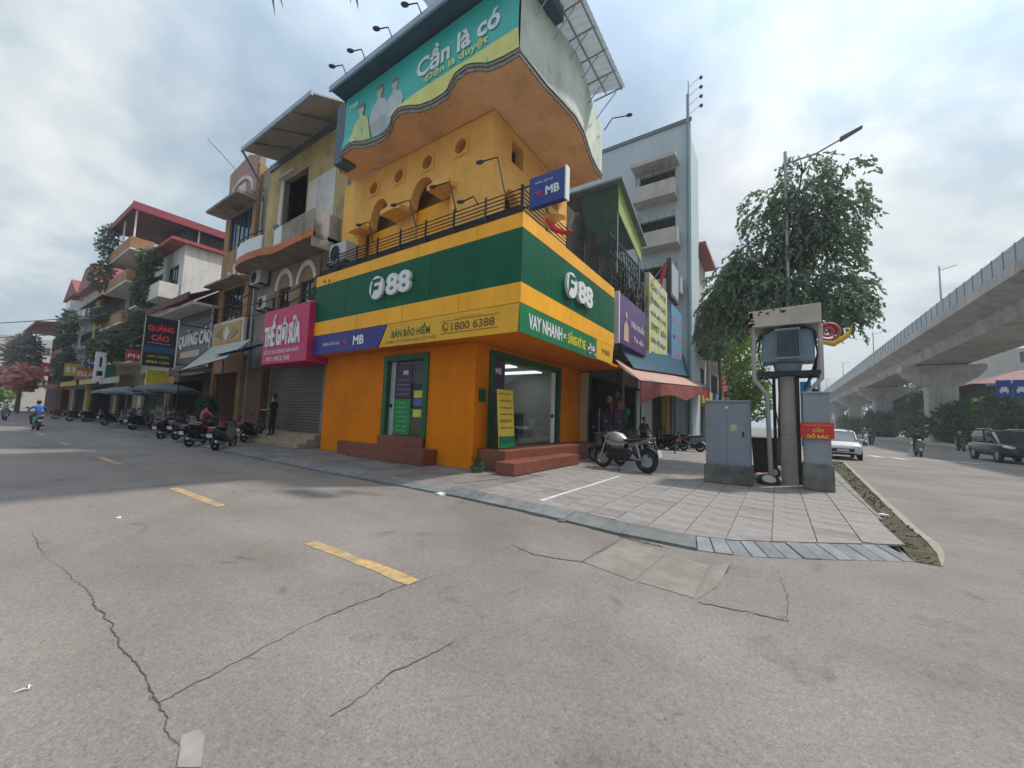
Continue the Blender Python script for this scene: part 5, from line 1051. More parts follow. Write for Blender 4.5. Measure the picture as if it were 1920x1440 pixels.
m_bal = M('cream balcony', (.46, .42, .37), .8, .1, 1.5, streak=.25)
BX('dark_backing', m_int, T_, -19, -5.4, 31.6, 31.7, 0, 24)
for k, (z, x0, x1) in enumerate([(18.6, -9.0, -5.9), (14.8, -8.6, -5.7), (11.0, -8.3, -5.5)]):
    MB().box(x0, x1, 28.9, 30.198, z-.2, z).box(x0, x1, 28.9, 29.02, z+.001, z+1.0).box(x0, x0+.12, 29.021, 30.197, z+.001, z+1.0).box(x1-.12, x1, 29.021, 30.197, z+.001, z+1.0).build('balcony', m_bal, T_)
    for i in range(5): MB().cyl((x0+.3+i*(x1-x0-.6)/4, 28.95, z+1.0), (x0+.3+i*(x1-x0-.6)/4, 28.95, z+2.3), .02, n=5).build('grille_bar', m_rail, T_)
MB().box(-9.1, -5.8, 28.7, 30.19, 21.2, 21.5).build('balcony_roof', m_bal, T_)
MB().tube([(-5.15, 30.05, .5), (-5.15, 30.05, 26.6)], .11, 8).build('drain_pipe', M('teal pipe', (.16, .26, .30), .5), T_)
MB().tube([(-8.9, 30.1, 18), (-8.8, 30.1, 9)], .05, 6).build('drain_pipe', m_steel, T_)
an = thing('roof_antenna', 'mast with four small lamps on the roof corner of the grey tower', 'antenna', (-5.1, 30, 24.7)); MB().cyl((-5.1, 30.0, 24.7), (-5.1, 30.0, 27.6), .05, n=6).build('mast', m_steel, an)
for i in range(4): z = 27.4-i*.75; MB().tube([(-5.1, 30, z-.3), (-4.4, 29.9, z), (-4.25, 29.9, z)], .02, 4).ball((-4.2, 29.9, z), .13).build('lamp', m_rail, an)
# rooftop wall of the shop's own rear wing
BX('rear_wing_wall', m_greyw, shop, -15.0, -7.5, 16.02, 16.2, 3.8, 11.2); BX('rear_wing_front', M('dark weathered render', (.10, .092, .08), .9, .3, 1.5, streak=.5, grime=.4), shop, -7.45, -7.2, 13.95, 16.0, 6.79, 10.6); BX('rear_wing_return', MATS['dark weathered render'], shop, -7.2, -6.3, 15.7, 15.95, 6.79, 9.8)
# distant avenue houses
cols = [((.42, .38, .33), 'cream narrow'), ((.36, .34, .33), 'grey'), ((.40, .30, .20), 'sandy'), ((.33, .36, .38), 'bluish'), ((.42, .36, .30), 'pale')]
y0 = 33.9
for i, (c, nm) in enumerate(cols):
    ww = [6, 7, 6, 8, 10][i]; hh = [16.0, 12, 14.5, 12, 10][i]
    t = house('avenue_house', nm+' avenue house with shop awning, '+['first', 'second', 'third', 'fourth', 'fifth'][i]+' beyond the grey tower', (-5.4+.25*i, y0, 0), HP, ww, 10, hh, M('ahouse%d' % i, c, .85, .15, streak=.3), [(1, z, ww-2, 1.9, m_wood) for z in (4.5, 7.8) if z+2.2 < hh]+[(.6, .1, ww-1.2, 3, 'open')], group='houses along the avenue')
    BX('shop_board', M('aboard%d' % i, [(.5, .35, .06), (.10, .16, .35), (.45, .06, .06), (.08, .30, .25), (.5, .3, .1)][i], .5), t, .2, ww-.2, -.5, -.2, 3.2, 4.3)
    BX('roof', [m_redr, m_conc, m_mar, m_conc, m_redr][i], t, -.2, ww+.2, -.9, 9, hh+.01, hh+.3); balcony(t, .3, ww-.3, 7.5 if hh > 10.5 else 4.4, 1.2, .9, m_white, m_rail); y0 += ww+.2
# clutter under the shop awnings: walls, hanging goods, racks
AQ = [at_x(1150, 673, -5.7), at_x(1291, 703, -5.7), at_x(1330, 727, -4.2), at_x(1200, 714, -4.2)]
awning('awning', 'long faded salmon awning with brick red scalloped valance over the pavement', AQ, M('salmon canvas', (.42, .25, .20), .8, .18, 3, grime=.15), .85, M('brick red valance', (.26, .06, .05), .8, .25, 4), [(-4.2, AQ[3].y+.1, AQ[3].z), (-4.2, 20.5, AQ[3].z+.4), (-4.2, AQ[2].y-.1, AQ[2].z)], 2)
TQ = [at_x(1162, 650, -5.6), at_x(1291, 666, -5.6), at_x(1296, 706, -5.15), at_x(1188, 690, -5.15)]
awning('tarpaulin_roof', 'dark teal tarpaulin stretched above the salmon awning', TQ, m_tarp, .0, cat='tarpaulin')
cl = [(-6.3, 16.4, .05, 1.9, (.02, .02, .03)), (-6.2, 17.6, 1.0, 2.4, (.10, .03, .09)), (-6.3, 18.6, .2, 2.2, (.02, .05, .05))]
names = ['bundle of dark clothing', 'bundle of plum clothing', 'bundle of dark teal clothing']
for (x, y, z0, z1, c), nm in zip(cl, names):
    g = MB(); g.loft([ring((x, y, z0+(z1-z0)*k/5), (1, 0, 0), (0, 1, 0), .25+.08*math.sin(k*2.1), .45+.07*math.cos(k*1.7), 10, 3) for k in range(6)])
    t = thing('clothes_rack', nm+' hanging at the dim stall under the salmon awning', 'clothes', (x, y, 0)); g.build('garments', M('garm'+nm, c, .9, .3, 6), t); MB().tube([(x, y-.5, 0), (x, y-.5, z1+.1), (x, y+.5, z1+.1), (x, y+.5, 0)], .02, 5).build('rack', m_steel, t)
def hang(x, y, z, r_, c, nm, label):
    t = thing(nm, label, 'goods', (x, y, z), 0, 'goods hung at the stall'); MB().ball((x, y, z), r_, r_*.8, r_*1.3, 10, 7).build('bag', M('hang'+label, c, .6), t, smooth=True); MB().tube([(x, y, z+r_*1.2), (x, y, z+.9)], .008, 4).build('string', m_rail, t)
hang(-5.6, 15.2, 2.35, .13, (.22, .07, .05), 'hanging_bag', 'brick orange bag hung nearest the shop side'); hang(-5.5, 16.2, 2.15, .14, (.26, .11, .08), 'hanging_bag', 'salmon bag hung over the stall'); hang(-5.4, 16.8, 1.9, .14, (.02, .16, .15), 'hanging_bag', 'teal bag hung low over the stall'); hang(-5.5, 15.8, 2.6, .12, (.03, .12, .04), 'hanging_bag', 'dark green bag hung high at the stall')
BX('partition', M('mustard post', (.38, .26, .06), .7), I0, -.15, .15, -1.0, -.6, 0, 3.9); BX('curtain', M('maroon curtain', (.10, .02, .025), .9, .3, 5), I0, .3, 1.5, -.9, -.75, .1, 3.6)
BX('stall_wall', m_gb, H_, .6, 3.6, -.6, -.5, 0, 3.2)
fg = thing('small_pennant', 'bright red pennant hanging from the far end of the salmon awning', 'flag', (-3.9, 28.4, 3.6)); g = MB(); g.prism([(-3.9, 27.6, 3.7), (-3.9, 29.0, 3.7), (-3.9, 28.2, 2.7)], (.01, 0, 0)); g.build('cloth', m_red, fg); MB().tube([(-3.95, 27.5, 3.72), (-3.95, 29.1, 3.72)], .015, 4).build('cord', m_rail, fg)
f2 = thing('small_pennant', 'red flag on a pole beyond the end of the salmon awning', 'flag', (-3.5, 36, 4)); g = MB(); g.prism([(-3.5, 35, 5.2), (-3.5, 36.6, 5.6), (-3.5, 36.9, 4.3), (-3.5, 35.2, 4.1)], (.01, 0, 0)); g.build('cloth', m_red, f2); MB().tube([(-3.5, 34.9, 0), (-3.5, 34.9, 5.8)], .03, 5).build('pole', m_steel, f2)

# ================================================================== transformer kiosk on the pavement
m_cab = M('blue grey cabinet paint', (.20, .225, .26), .55, .06, 1.5, streak=.12)
def cabinet(label, x0, x1, y0, y1, zb, z1, mat):
    t = thing('utility_cabinet', label, 'cabinet', ((x0+x1)/2, (y0+y1)/2, 0)); MB().box(x0-.04, x1+.04, y0-.05, y1+.05, 0, zb).build('plinth', m_concd, t, bevel=.02)
    MB().box(x0, x1, y0, y1, zb, z1).build('body', mat, t, bevel=.012); MB().box(x0-.02, x1+.02, y0-.03, y1+.02, z1, z1+.05).build('lid', mat, t, bevel=.01)
    BX('door', mat, t, x0+.05, x1-.05, y0-.012, y0-.001, zb+.05, z1-.06); return t
c1 = cabinet('wide blue grey electric cabinet on a dirty concrete plinth', -1.58, -.58, 11.45, 12.2, .46, 2.08, m_cab)
MB().prism([(-1.12, 11.43, 1.92), (-1.04, 11.43, 1.92), (-1.08, 11.43, 2.0)], (0, -.004, 0)).build('warning_mark', m_wplas, c1); BX('lock', m_rail, c1, -.74, -.7, 11.42, 11.437, 1.2, 1.34)
c2 = cabinet('narrow grey cabinet with a red notice on a mossy plinth', .53, 1.05, 12.0, 12.55, .62, 2.33, M('grey cabinet paint', (.27, .29, .31), .6, .08, 2, streak=.25))
MB().ball((.79, 12.2, 2.42), .07).build('cap', m_rail, c2, smooth=True)
rs = tag(BX('red_notice', M('red notice board', (.55, .03, .02), .5, .06), None, .46, 1.10, 11.90, 11.945, 1.24, 1.62), 'red notice with yellow capital letters fixed to the narrow cabinet', 'sign')
text('CẤM', rs, m_yp, (.80, 11.90, 1.45), (1, 0, 0), (0, 0, 1), .11, .2, .004, .02); text('ĐỔ RÁC', rs, m_yp, (.79, 11.90, 1.31), (1, 0, 0), (0, 0, 1), .12, .42, .004, .03); text('ỦY BAN NHÂN DÂN PHƯỜNG', rs, m_yp, (.78, 11.90, 1.565), (1, 0, 0), (0, 0, 1), .03, .55, .004, .0)
K = thing('transformer_station', 'pole mounted transformer with steel hood on a round concrete column', 'transformer', (.25, 12.9, 0))
MB().cyl((.27, 12.9, 0), (.25, 12.9, 2.85), .22, .18, 20).build('column', m_conc, K, smooth=True)
for z in (.55, 1.3, 1.95): MB().torus((.26, 12.9, z), (0, 0, 1), .215-.012*z, .006, 20, 4).build('column_band', m_concd, K)
MB().box(-.42, .95, 12.45, 12.6, 2.85, 2.97).box(-.42, .95, 13.2, 13.35, 2.85, 2.97).box(-.3, -.18, 12.6, 13.2, 2.86, 2.96).box(.7, .82, 12.6, 13.2, 2.86, 2.96).build('platform', m_rail, K)
m_tr = M('steel blue transformer paint', (.17, .23, .28), .5, .1, 2, streak=.15)
MB().box(-.32, .84, 12.55, 13.25, 3.22, 4.1).build('tank', m_tr, K, bevel=.03)
MB().loft([ring((.26, 12.9, z), (1, 0, 0), (0, 1, 0), r_, .3, 16, 4) for z, r_ in [(2.97, .24), (3.03, .30), (3.2, .33)]]).build('tank_base', m_tr, K, smooth=True)
for i in range(13): MB().box(.02+i*.04, .03+i*.04, 12.32, 12.549, 3.3, 4.05).build('cooling_fin', m_tr, K)
MB().box(-.01, .53, 12.30, 12.33, 3.27, 3.32).box(-.01, .53, 12.30, 12.33, 4.03, 4.08).build('fin_header', m_tr, K); MB().ball((.42, 12.4, 4.14), .05).build('relief_valve', m_rail, K)
m_hood = M('rusted cream hood', (.50, .44, .37), .7, .08, 2.2, col2=(.47, .42, .36), grime=.15)
MB().hexa([(-.60, 12.35, 4.18), (.98, 12.35, 4.18), (.98, 13.55, 4.18), (-.60, 13.55, 4.18), (-.60, 12.35, 4.62), (.98, 12.35, 4.68), (.98, 13.55, 4.78), (-.60, 13.55, 4.72)]).build('hood', m_hood, K, bevel=.01)
g = MB()
for i in range(26):
    x = random.choice([-.6, random.uniform(-.55, .2)]); p = Vector((x if x > -.6 else random.uniform(-.6, -.5), 12.343, (random.uniform(4.2, 4.6) if x == -.6 else 4.62-random.random()**2*.1))); r_ = random.uniform(.02, .055)
    g.prism([p+Vector((r_*math.cos(a)*random.uniform(.6, 1.3), 0, r_*math.sin(a)*random.uniform(.5, 1))) for a in [2*math.pi*k/8 for k in range(8)]], (0, .004, 0))
g.build('rust_patches', M('rust', (.07, .03, .015), .95, .4, 20), K, kind='stuff')
m_duct = M('pale cable duct', (.40, .39, .37), .6, .1, 3, streak=.2)
for sx, xs in ((-1, [-.50, -.50, -.22, -.17]), (1, [.95, .95, .62, .60])):
    MB().tube([(xs[0], 12.5, 4.18), (xs[1], 12.5, 2.75), (xs[2], 12.55, 2.35), (xs[3], 12.6, .1 if sx < 0 else .6)], .055, 8).build('cable_duct', m_duct, K, smooth=True)
BX('riser_channel', m_rail, K, .42, .50, 12.75, 13.1, .0, 2.84); MB().box(-.10, -.02, 13.1, 13.2, 0, 2.84).build('riser_channel', m_rail, K)
for z in (.7, 1.25, 1.8): BX('hinge', m_steel, c1, -1.56, -1.53, 11.42, 11.437, z, z+.1)
BX('seam', m_rail, c1, -1.083, -1.077, 11.436, 11.439, .53, 1.85)
BX('sticker', M('faded sticker', (.45, .40, .28), .7), c1, -1.0, -.86, 11.434, 11.4375, 1.35, 1.52)
g = MB()
for k in range(6): g.tube([(.30+.03*k, 12.6, 4.1), (.45+.05*k, 12.42, 4.22-.03*k), (.80+.01*k, 12.46, 4.0), (.88, 12.52, 3.4), (.84-.02*k, 12.6, 2.9), (.60, 12.7, 2.5)], .013, 5)
for k in range(4): g.tube([(-.2+.06*k, 12.6, 4.1), (-.35+.03*k, 12.45, 4.0), (-.40, 12.5, 3.5), (-.3, 12.62, 2.95), (-.1, 12.72, 2.6), (.05, 12.72, 1.2)], .013, 5)
g.build('cable_bundle', m_rail, K, kind='stuff')
for x in (-.05, .25, .55): MB().loft([ring((x, 12.9, 4.1+z), (1, 0, 0), (0, 1, 0), r_, r_, 10) for z, r_ in [(0, .05), (.03, .035), (.05, .05), (.08, .03)]]).build('insulator', M('porcelain', (.12, .05, .03), .3), K)
# blue street banner behind the column
tag(BX('blue_banner', M('bright blue banner', (.02, .16, .40), .5, .2, 4), None, .62, .9, 15.4, 15.45, .9, 2.95), 'bright blue banner glimpsed between column and narrow cabinet', 'banner')
hb = thing('festival_sign', 'curly red and yellow festival sign beyond the transformer hood', 'sign', (1.5, 15.4, 0))
cc = at_y(1556, 622, 15.4)
g = MB(); 
for k in range(2): g.torus((cc.x-.05+.02*k, 15.4, cc.z), (0, 1, 0), .13+.13*k, .045, 20, 6)
g.build('scroll', M('pink red neon tube', (.50, .06, .12), .5), hb)
MB().tube([cc+Vector((-.35, 0, -.27)), cc+Vector((.08, 0, -.38)), cc+Vector((.42, 0, -.15)), cc+Vector((.56, 0, .22))], [.05, .10, .08, .02], 7).build('flourish', M('yellow neon tube', (.62, .42, .03), .5), hb, smooth=True)
MB().tube([cc+Vector((-.3, .05, -.4)), (cc.x-.35, 15.45, 0)], .05, 6).build('post', m_steel, hb)
# rubbish by the kiosk: scooter wheel, sacks, bin
wl = thing('discarded_wheel', 'discarded scooter wheel lying on pavement beside the column', 'wheel', (-.25, 12.35, 0)); MB().torus((-.22, 12.3, .1), (.1, -.45, 1), .21, .055, 22, 8).build('tyre', m_black, wl, smooth=True)
MB().cyl((-.215, 12.285, .12), (-.212, 12.27, .14), .16, .15, 18).build('hub_cap', M('dull white hub', (.42, .42, .40), .5, .15), wl)
w2 = thing('discarded_wheel', 'small pale wheel leaning behind the flat discarded wheel', 'wheel', (-.12, 12.6, 0)); MB().torus((-.10, 12.7, .27), (.3, -1, .2), .11, .04, 16, 6).build('tyre', m_black, w2, smooth=True); MB().cyl((-.10, 12.69, .27), (-.106, 12.67, .274), .09, n=14).build('hub_cap', m_duct, w2)
for x, y, c, lb in [(-.42, 12.55, (.40, .30, .16), 'tan rubbish sack'), (-.28, 12.75, (.45, .13, .06), 'orange rubbish sack')]:
    t = MB().ball((x, y, .12), .17, .13, .14, 10, 7); tag(t.build('rubbish_sack', M(lb, c, .8, .3, 10), smooth=True), lb+' heaped between the two cabinets', 'rubbish')
bn_ = thing('rubbish_bin', 'tall dark rubbish bin standing between the two cabinets', 'bin', (-.35, 14, 0)); MB().loft([ring((-.33, 14.0, z), (1, 0, 0), (0, 1, 0), r_, r_*.9, 14, 5) for z, r_ in [(0, .28), (1.05, .34), (1.08, .36)]]).build('body', M('dark bin', (.02, .022, .02), .6), bn_); MB().box(-.7, .03, 13.65, 14.35, 1.09, 1.16).build('lid', m_black, bn_, bevel=.02)
# soil edge stones and weeds
# ================================================================== street tree and lamp column
def drape_tree(label, base, lobes, nst, leaf, mat, group=None):
    base = Vector(base); t = thing('street_tree', label, 'tree', base, 0, group); top = Vector((base.x, base.y, 0)); g = MB(); bk = M('bark', (.09, .07, .05), .9, .3, 6)
    cen = sum((Vector(c) for c, _ in lobes), Vector())/len(lobes); fork = Vector((base.x, base.y, min(c[2] for c, _ in lobes)-.6))
    g.tube([base, base.lerp(fork, .5)+Vector((.06, .04, 0)), fork], [.2, .16, .14], 8)
    for c, r_ in lobes: g.tube([fork, fork.lerp(Vector(c), .5)+Vector((0, 0, .3)), Vector(c)+Vector((0, 0, r_[2]*.3))], [.11, .07, .03], 6)
    for c, r_ in lobes:
        for _ in range(7):
            q = Vector((random.gauss(0, 1), random.gauss(0, 1), random.uniform(-.3, 1))).normalized(); g.tube([Vector(c), Vector(c)+Vector((q.x*r_[0]*.5, q.y*r_[1]*.5, q.z*r_[2]*.6)), Vector(c)+Vector((q.x*r_[0]*.95, q.y*r_[1]*.95, q.z*r_[2]*.8))], [.035, .02, .006], 4)
    g.build('trunk', bk, t, smooth=True)
    L_ = MB(); tw = sum(r_[0]*r_[2]*r_[1] for _, r_ in lobes)
    for c, r_ in lobes:
        for _ in range(int(nst*r_[0]*r_[1]*r_[2]/tw)):
            q = Vector((random.gauss(0, 1), random.gauss(0, 1), random.gauss(0, .9))); q = q.normalized()*random.uniform(.35, 1.0)**.6
            p = Vector(c)+Vector((q.x*r_[0], q.y*r_[1], q.z*r_[2])); out_ = Vector((q.x, q.y, 0))
            d = (out_*.7+Vector((random.uniform(-.3, .3), random.uniform(-.3, .3), random.uniform(-.2, .5)))).normalized()
            for k in range(random.randint(6, 11)):     # a drooping twig of leaves
                d = (d+Vector((0, 0, -.22))).normalized(); p = p+d*.075
                ld = (d+Vector((random.uniform(-.8, .8), random.uniform(-.8, .8), random.uniform(-.7, .2)))).normalized(); s_ = ld.cross(Vector((random.uniform(-1, 1), random.uniform(-1, 1), random.uniform(-.2, 1)))).normalized()*leaf*.26
                l_ = leaf*random.uniform(.7, 1.2); L_.quad(p, p+ld*l_*.45-s_, p+ld*l_, p+ld*l_*.45+s_)
    L_.build('crown', mat, t, kind='stuff'); return t
m_tree = leaf_mat('weeping fig leaf', (.10, .16, .10), (.23, .31, .20))
TY = 18.8
def lobe(px, py, rx, rz, dy=0, ry=None): c = at_y(px, py, TY+dy); k = (TY+dy)/18*.0169; return ((c.x, c.y, c.z), (rx*k, (ry or rx)*k*.9, rz*k*1.25))
drape_tree('tall weeping fig tree with drooping foliage behind the transformer', (.15, TY, 0), [lobe(1385, 560, 72, 66), lobe(1465, 565, 70, 62, -.6), lobe(1540, 560, 68, 62), lobe(1588, 560, 36, 56, .4), lobe(1430, 490, 62, 42), lobe(1538, 470, 62, 40, .3), lobe(1445, 390, 52, 40), lobe(1510, 385, 60, 42), lobe(1566, 400, 50, 44, .3), lobe(1586, 325, 28, 38), lobe(1505, 325, 40, 34), lobe(1345, 600, 36, 50), lobe(1500, 440, 60, 40), lobe(1400, 520, 50, 50, .5)], 3000, .20, m_tree)
lp = thing('street_lamp', 'slim grey street lamp column with a long single arm rising through the tree', 'street lamp', (.55, 18.0, 0))
a0 = at_y(1472, 285, 18); b0 = at_y(1530, 288, 18); b1 = at_y(1575, 262, 18); b2 = at_y(1617, 238, 18)
MB().cyl((.42, 18.0, 0), a0, .10, .055, 10).build('column', m_steel, lp, smooth=True)
MB().tube([a0-Vector((0, 0, .5)), b0, b1], [.04, .035, .03], 6).build('arm', m_steel, lp, smooth=True)
d = (b2-b1).normalized(); s_ = Vector((0, 1, 0)); u_ = d.cross(s_)*-1
MB().hexa([b1-s_*.13-u_*.05, b1+s_*.13-u_*.05, b2+s_*.10-u_*.03, b2-s_*.10-u_*.03, b1-s_*.10+u_*.06, b1+s_*.10+u_*.06, b2+s_*.08+u_*.03, b2-s_*.08+u_*.03]).build('lamp_head', M('lamp grey', (.16, .18, .2), .5), lp, bevel=.02)
# overhanging twig at the very top of the view
ow = thing('overhanging_twig', 'dark leaves of an overhanging twig at top edge of the view', 'twig', at_y(590, -60, 4))
g = MB()
for px0, py0, px1, py1, wd_ in [(508, -30, 516, 32, 8), (521, -30, 531, 18, 6), (655, -30, 658, 9, 5), (665, -30, 672, 20, 6), (563, -40, 564, 5, 3)]:
    a, b = at_y(px0, py0, 4.0), at_y(px1, py1, 4.0); s_ = (b-a).cross(Vector((0, 1, 0))).normalized()*wd_*.0065; m_ = a.lerp(b, .5); g.add([a-s_*.3, m_-s_, b, m_+s_, a+s_*.3], [(0, 1, 2, 3, 4)])
g.build('leaves', m_leafV, ow, kind='stuff'); tw_ = [at_y(720, -50, 4), at_y(600, -45, 4), at_y(470, -60, 4)]; MB().tube(tw_+[Vector((-6.0, 1.0, 7.4)), Vector((-8.0, -2.5, 6.6)), Vector((-8.6, -5.5, 4.5)), Vector((-8.6, -6, RZ))], [.006, .010, .014, .04, .10, .17, .24], 8).build('branch', m_wood, ow, smooth=True)
# mid-distance greenery along the avenue pavement
plant_mass('street_tree', 'small sunlit tree behind the transformer column', [((-1.6, 29, 5.0), (1.3, 1.5, 2.6)), ((-1.2, 29, 3.2), (1.1, 1.2, 1.4))], 2600, .26, m_lime, cat='tree', stem=([(-1.6, 29, 0), (-1.5, 29, 4)], [.12, .07]))
plant_mass('street_tree', 'dark thin trunked tree left of the transformer station', [((-3.6, 33, 8.5), (2.0, 2, 2.2))], 2200, .34, m_tree, cat='tree', stem=([(-3.7, 33, 0), (-3.5, 33, 4), (-3.6, 33, 7.5)], [.15, .12, .08]))

# ================================================================== elevated railway viaduct
m_via = M('viaduct concrete', (.47, .44, .405), .8, .10, .35, bump=.08, bscale=6, streak=.28, grime=.22)
V = thing('viaduct', 'elevated concrete viaduct with panelled noise barrier on hammerhead piers', 'viaduct', (18, 75, 0))
Y0, Y1 = -10, 330
prof = [(13.5, 12.7), (13.5, 12.3), (15.2, 11.55), (15.5, 10.45), (20.7, 10.45), (21.0, 11.55), (22.7, 12.3), (22.7, 12.7)]
seg = [Y0+i*35-.0 for i in range(10)]
for i in range(9):
    ya, yb_ = 5+i*35.0, 5+(i+1)*35.0-.06
    MB().loft([[(x, y, z) for x, z in prof] for y in (ya, yb_)]).build('girder', m_via, V)
    MB().box(13.5, 13.75, ya, yb_, 12.701, 13.1).box(22.45, 22.7, ya, yb_, 12.701, 13.1).build('deck_kerb', m_via, V)
m_pan = M('barrier panel', (.34, .37, .40), .5, .08, 1, rnd=.07); m_mul = M('barrier post', (.20, .25, .30), .5)
p0 = None; q0 = None
for i in range(150):
    y = 12+i*1.75
    if p0 is None:
        p0 = MB().box(13.56, 13.60, .06, 1.69, 13.1, 14.4).build('barrier_panel', m_pan, V); q0 = MB().box(13.52, 13.66, -.05, .05, 13.1, 14.45).build('barrier_post', m_mul, V); a, b = p0, q0
    else: a, b = p0.copy(), q0.copy(); COL.objects.link(a); COL.objects.link(b)
    a.location.y = y; b.location.y = y
for i in range(8):
    y = 75+35*i; t_ = .0
    MB().loft([ring((18.1, y, z), (1, 0, 0), (0, 1, 0), rx, ry, 20, 5) for z, rx, ry in [(-.2, 1.5, 1.15), (8.2, 1.5, 1.15)]]).build('pier_column', m_via, V)
    MB().hexa([(15.0, y-1.3, 8.6), (21.2, y-1.3, 8.6), (21.2, y+1.3, 8.6), (15.0, y+1.3, 8.6), (14.2, y-1.3, 9.6), (22.0, y-1.3, 9.6), (22.0, y+1.3, 9.6), (14.2, y+1.3, 9.6)]).hexa([(16.4, y-1.25, 7.6), (19.8, y-1.25, 7.6), (19.8, y+1.25, 7.6), (16.4, y+1.25, 7.6), (15.0, y-1.3, 8.599), (21.2, y-1.3, 8.599), (21.2, y+1.3, 8.599), (15.0, y+1.3, 8.599)]).box(14.2, 22.0, y-1.3, y+1.3, 9.601, 10.3).build('pier_cap', m_via, V)
    MB().box(16.0, 17.0, y-.6, y+.6, 10.301, 10.449).box(19.2, 20.2, y-.6, y+.6, 10.301, 10.449).build('bearing', m_concd, V); MB().tube([(17.6, y-1.2, 10.2), (17.6, y-1.25, 0)], .09, 6).build('drain_pipe', m_steel, V)
for i, y in enumerate((55, 88, 125, 165)):
    t = thing('viaduct_mast', ['nearest', 'second', 'third', 'farthest'][i]+' thin mast standing on the viaduct barrier', 'mast', (13.7, y, 12.7), 0, 'masts on the viaduct'); MB().cyl((13.7, y, 12.7), (13.7, y, 18.0), .09, .06, 6).build('post', m_steel, t); MB().tube([(13.7, y, 17.6), (14.9, y, 17.9)], .05, 5).build('arm', m_steel, t)
# median under the viaduct
md = struct(MB().box(14.0, 23, 45, 330, RZ-.05, .15).build('median', m_conc))
for i in range(9):
    y = 52+i*17+random.uniform(-3, 3); c = Vector((18+random.uniform(-1, 2), y+6, 0))
    plant_mass('median_bush', ['nearest', 'second', 'third', 'fourth', 'fifth', 'sixth', 'seventh', 'eighth', 'farthest'][i]+' dark bush on the median under the viaduct', [((c.x, c.y, 2.6), (2.6, 5, 2.4)), ((c.x+.6, c.y+3, 4.2), (2.2, 3, 1.8)), ((c.x, c.y-4, 1.4), (2.2, 3, 1.2))], 1900, .7, m_leafA if i % 2 else m_leafV, 'bushes on the median', cat='bush')
# far side: trees, pagoda roof building, road signs
for i, (x, y, z, r_, mt, lb) in enumerate([(22.6, 74, 4.0, 2.6, m_lime, 'lime green tree beyond the viaduct by the blue signs'), (23.5, 96, 6, 4.0, m_leafA, 'dark tree beyond the first viaduct pier'), (27, 76, 4, 3.4, m_leafB, 'light green tree at the right edge beyond the median'), (26, 130, 8, 6.5, m_leafA, 'broad dark tree between the first two piers'), (27, 180, 9, 8, m_leafA, 'far dark tree seen between the distant piers'), (23.5, 112, 6.5, 4.5, m_leafV, 'grey green tree left of the first viaduct pier')]):
    plant_mass('roadside_tree', lb, [((x, y, z), (r_, r_, r_*.8)), ((x+r_*.5, y-1, z*.6), (r_*.7, r_*.7, r_*.55))], 2600, .75, mt, 'trees beyond the viaduct', cat='tree', stem=([(x, y, 0), (x, y, z)], [.3, .2]))
PG = thing('tiled_roof_hall', 'dark hall with a sweeping red tiled roof beyond the viaduct', 'building', (28, 84, 0)); m_hall = M('dark hall wall', (.07, .075, .085), .8, .2)
MB().box(25, 44, 84, 104, 0, 8.2).build('wall', m_hall, PG)
MB().hexa([(22.3, 80, 8.3), (47, 80, 8.3), (47, 108, 8.3), (22.3, 108, 8.3), (29.5, 88, 10.9), (40, 88, 10.9), (40, 100, 10.9), (29.5, 100, 10.9)]).build('roof', M('brick red tile', (.14, .04, .032), .7, .2, 1), PG)
for x in (25, 29, 33, 37, 41): MB().cyl((x, 82, 0), (x, 82, 8.3), .35, n=8).build('column', m_hall, PG)
house('apartment_block', 'cream apartment block at right edge behind the tiled hall', (38, 118, 0), 0, 24, 15, 18.2, m_bal, [(1.5+i*3.8, z, 2.2, 2.2, m_greyw) for i in range(6) for z in (4, 8, 12, 15.5)], cat='building')
house('apartment_block', 'white distant apartment block above the tiled roof', (44, 150, 0), 0, 26, 15, 23, M('distant white render', (.50, .52, .54), .8, .05), [(1.5+i*4, z, 2.4, 2.2, m_greyw) for i in range(6) for z in range(4, 20, 4)], cat='building')
sg = thing('road_sign', 'twin blue overhead lane signs with white car and bus symbols', 'road sign', (26, 62, 0))
m_rs2 = M('road sign blue', (.006, .06, .28), .4, .03)
sa, sb_ = at_y(1867, 713, 55), at_y(1867, 745, 55); sx1 = at_y(1896, 713, 55).x-sa.x
for k in range(3):
    x0 = sa.x+k*(sx1+.08); pnl = BX('sign_panel', m_rs2, sg, x0, x0+sx1, 55, 55.08, sb_.z, sa.z); hz = (sa.z-sb_.z)
    MB().box(x0+sx1*.2, x0+sx1*.8, 54.97, 54.998, sb_.z+hz*.32, sb_.z+hz*.46).box(x0+sx1*.3, x0+sx1*.7, 54.97, 54.998, sb_.z+hz*.461, sb_.z+hz*.60).box(x0+sx1*.24, x0+sx1*.36, 54.97, 54.998, sb_.z+hz*.24, sb_.z+hz*.319).box(x0+sx1*.64, x0+sx1*.76, 54.97, 54.998, sb_.z+hz*.24, sb_.z+hz*.319).build('vehicle_symbol', m_wplas, pnl)
MB().tube([(sa.x-.5, 55.3, sa.z-.4), (sa.x+4*sx1, 55.3, sa.z-.4), (sa.x+4.6*sx1, 55.3, sa.z-1), (sa.x+4.6*sx1, 55.3, 0)], .12, 8).build('gantry', m_steel, sg)

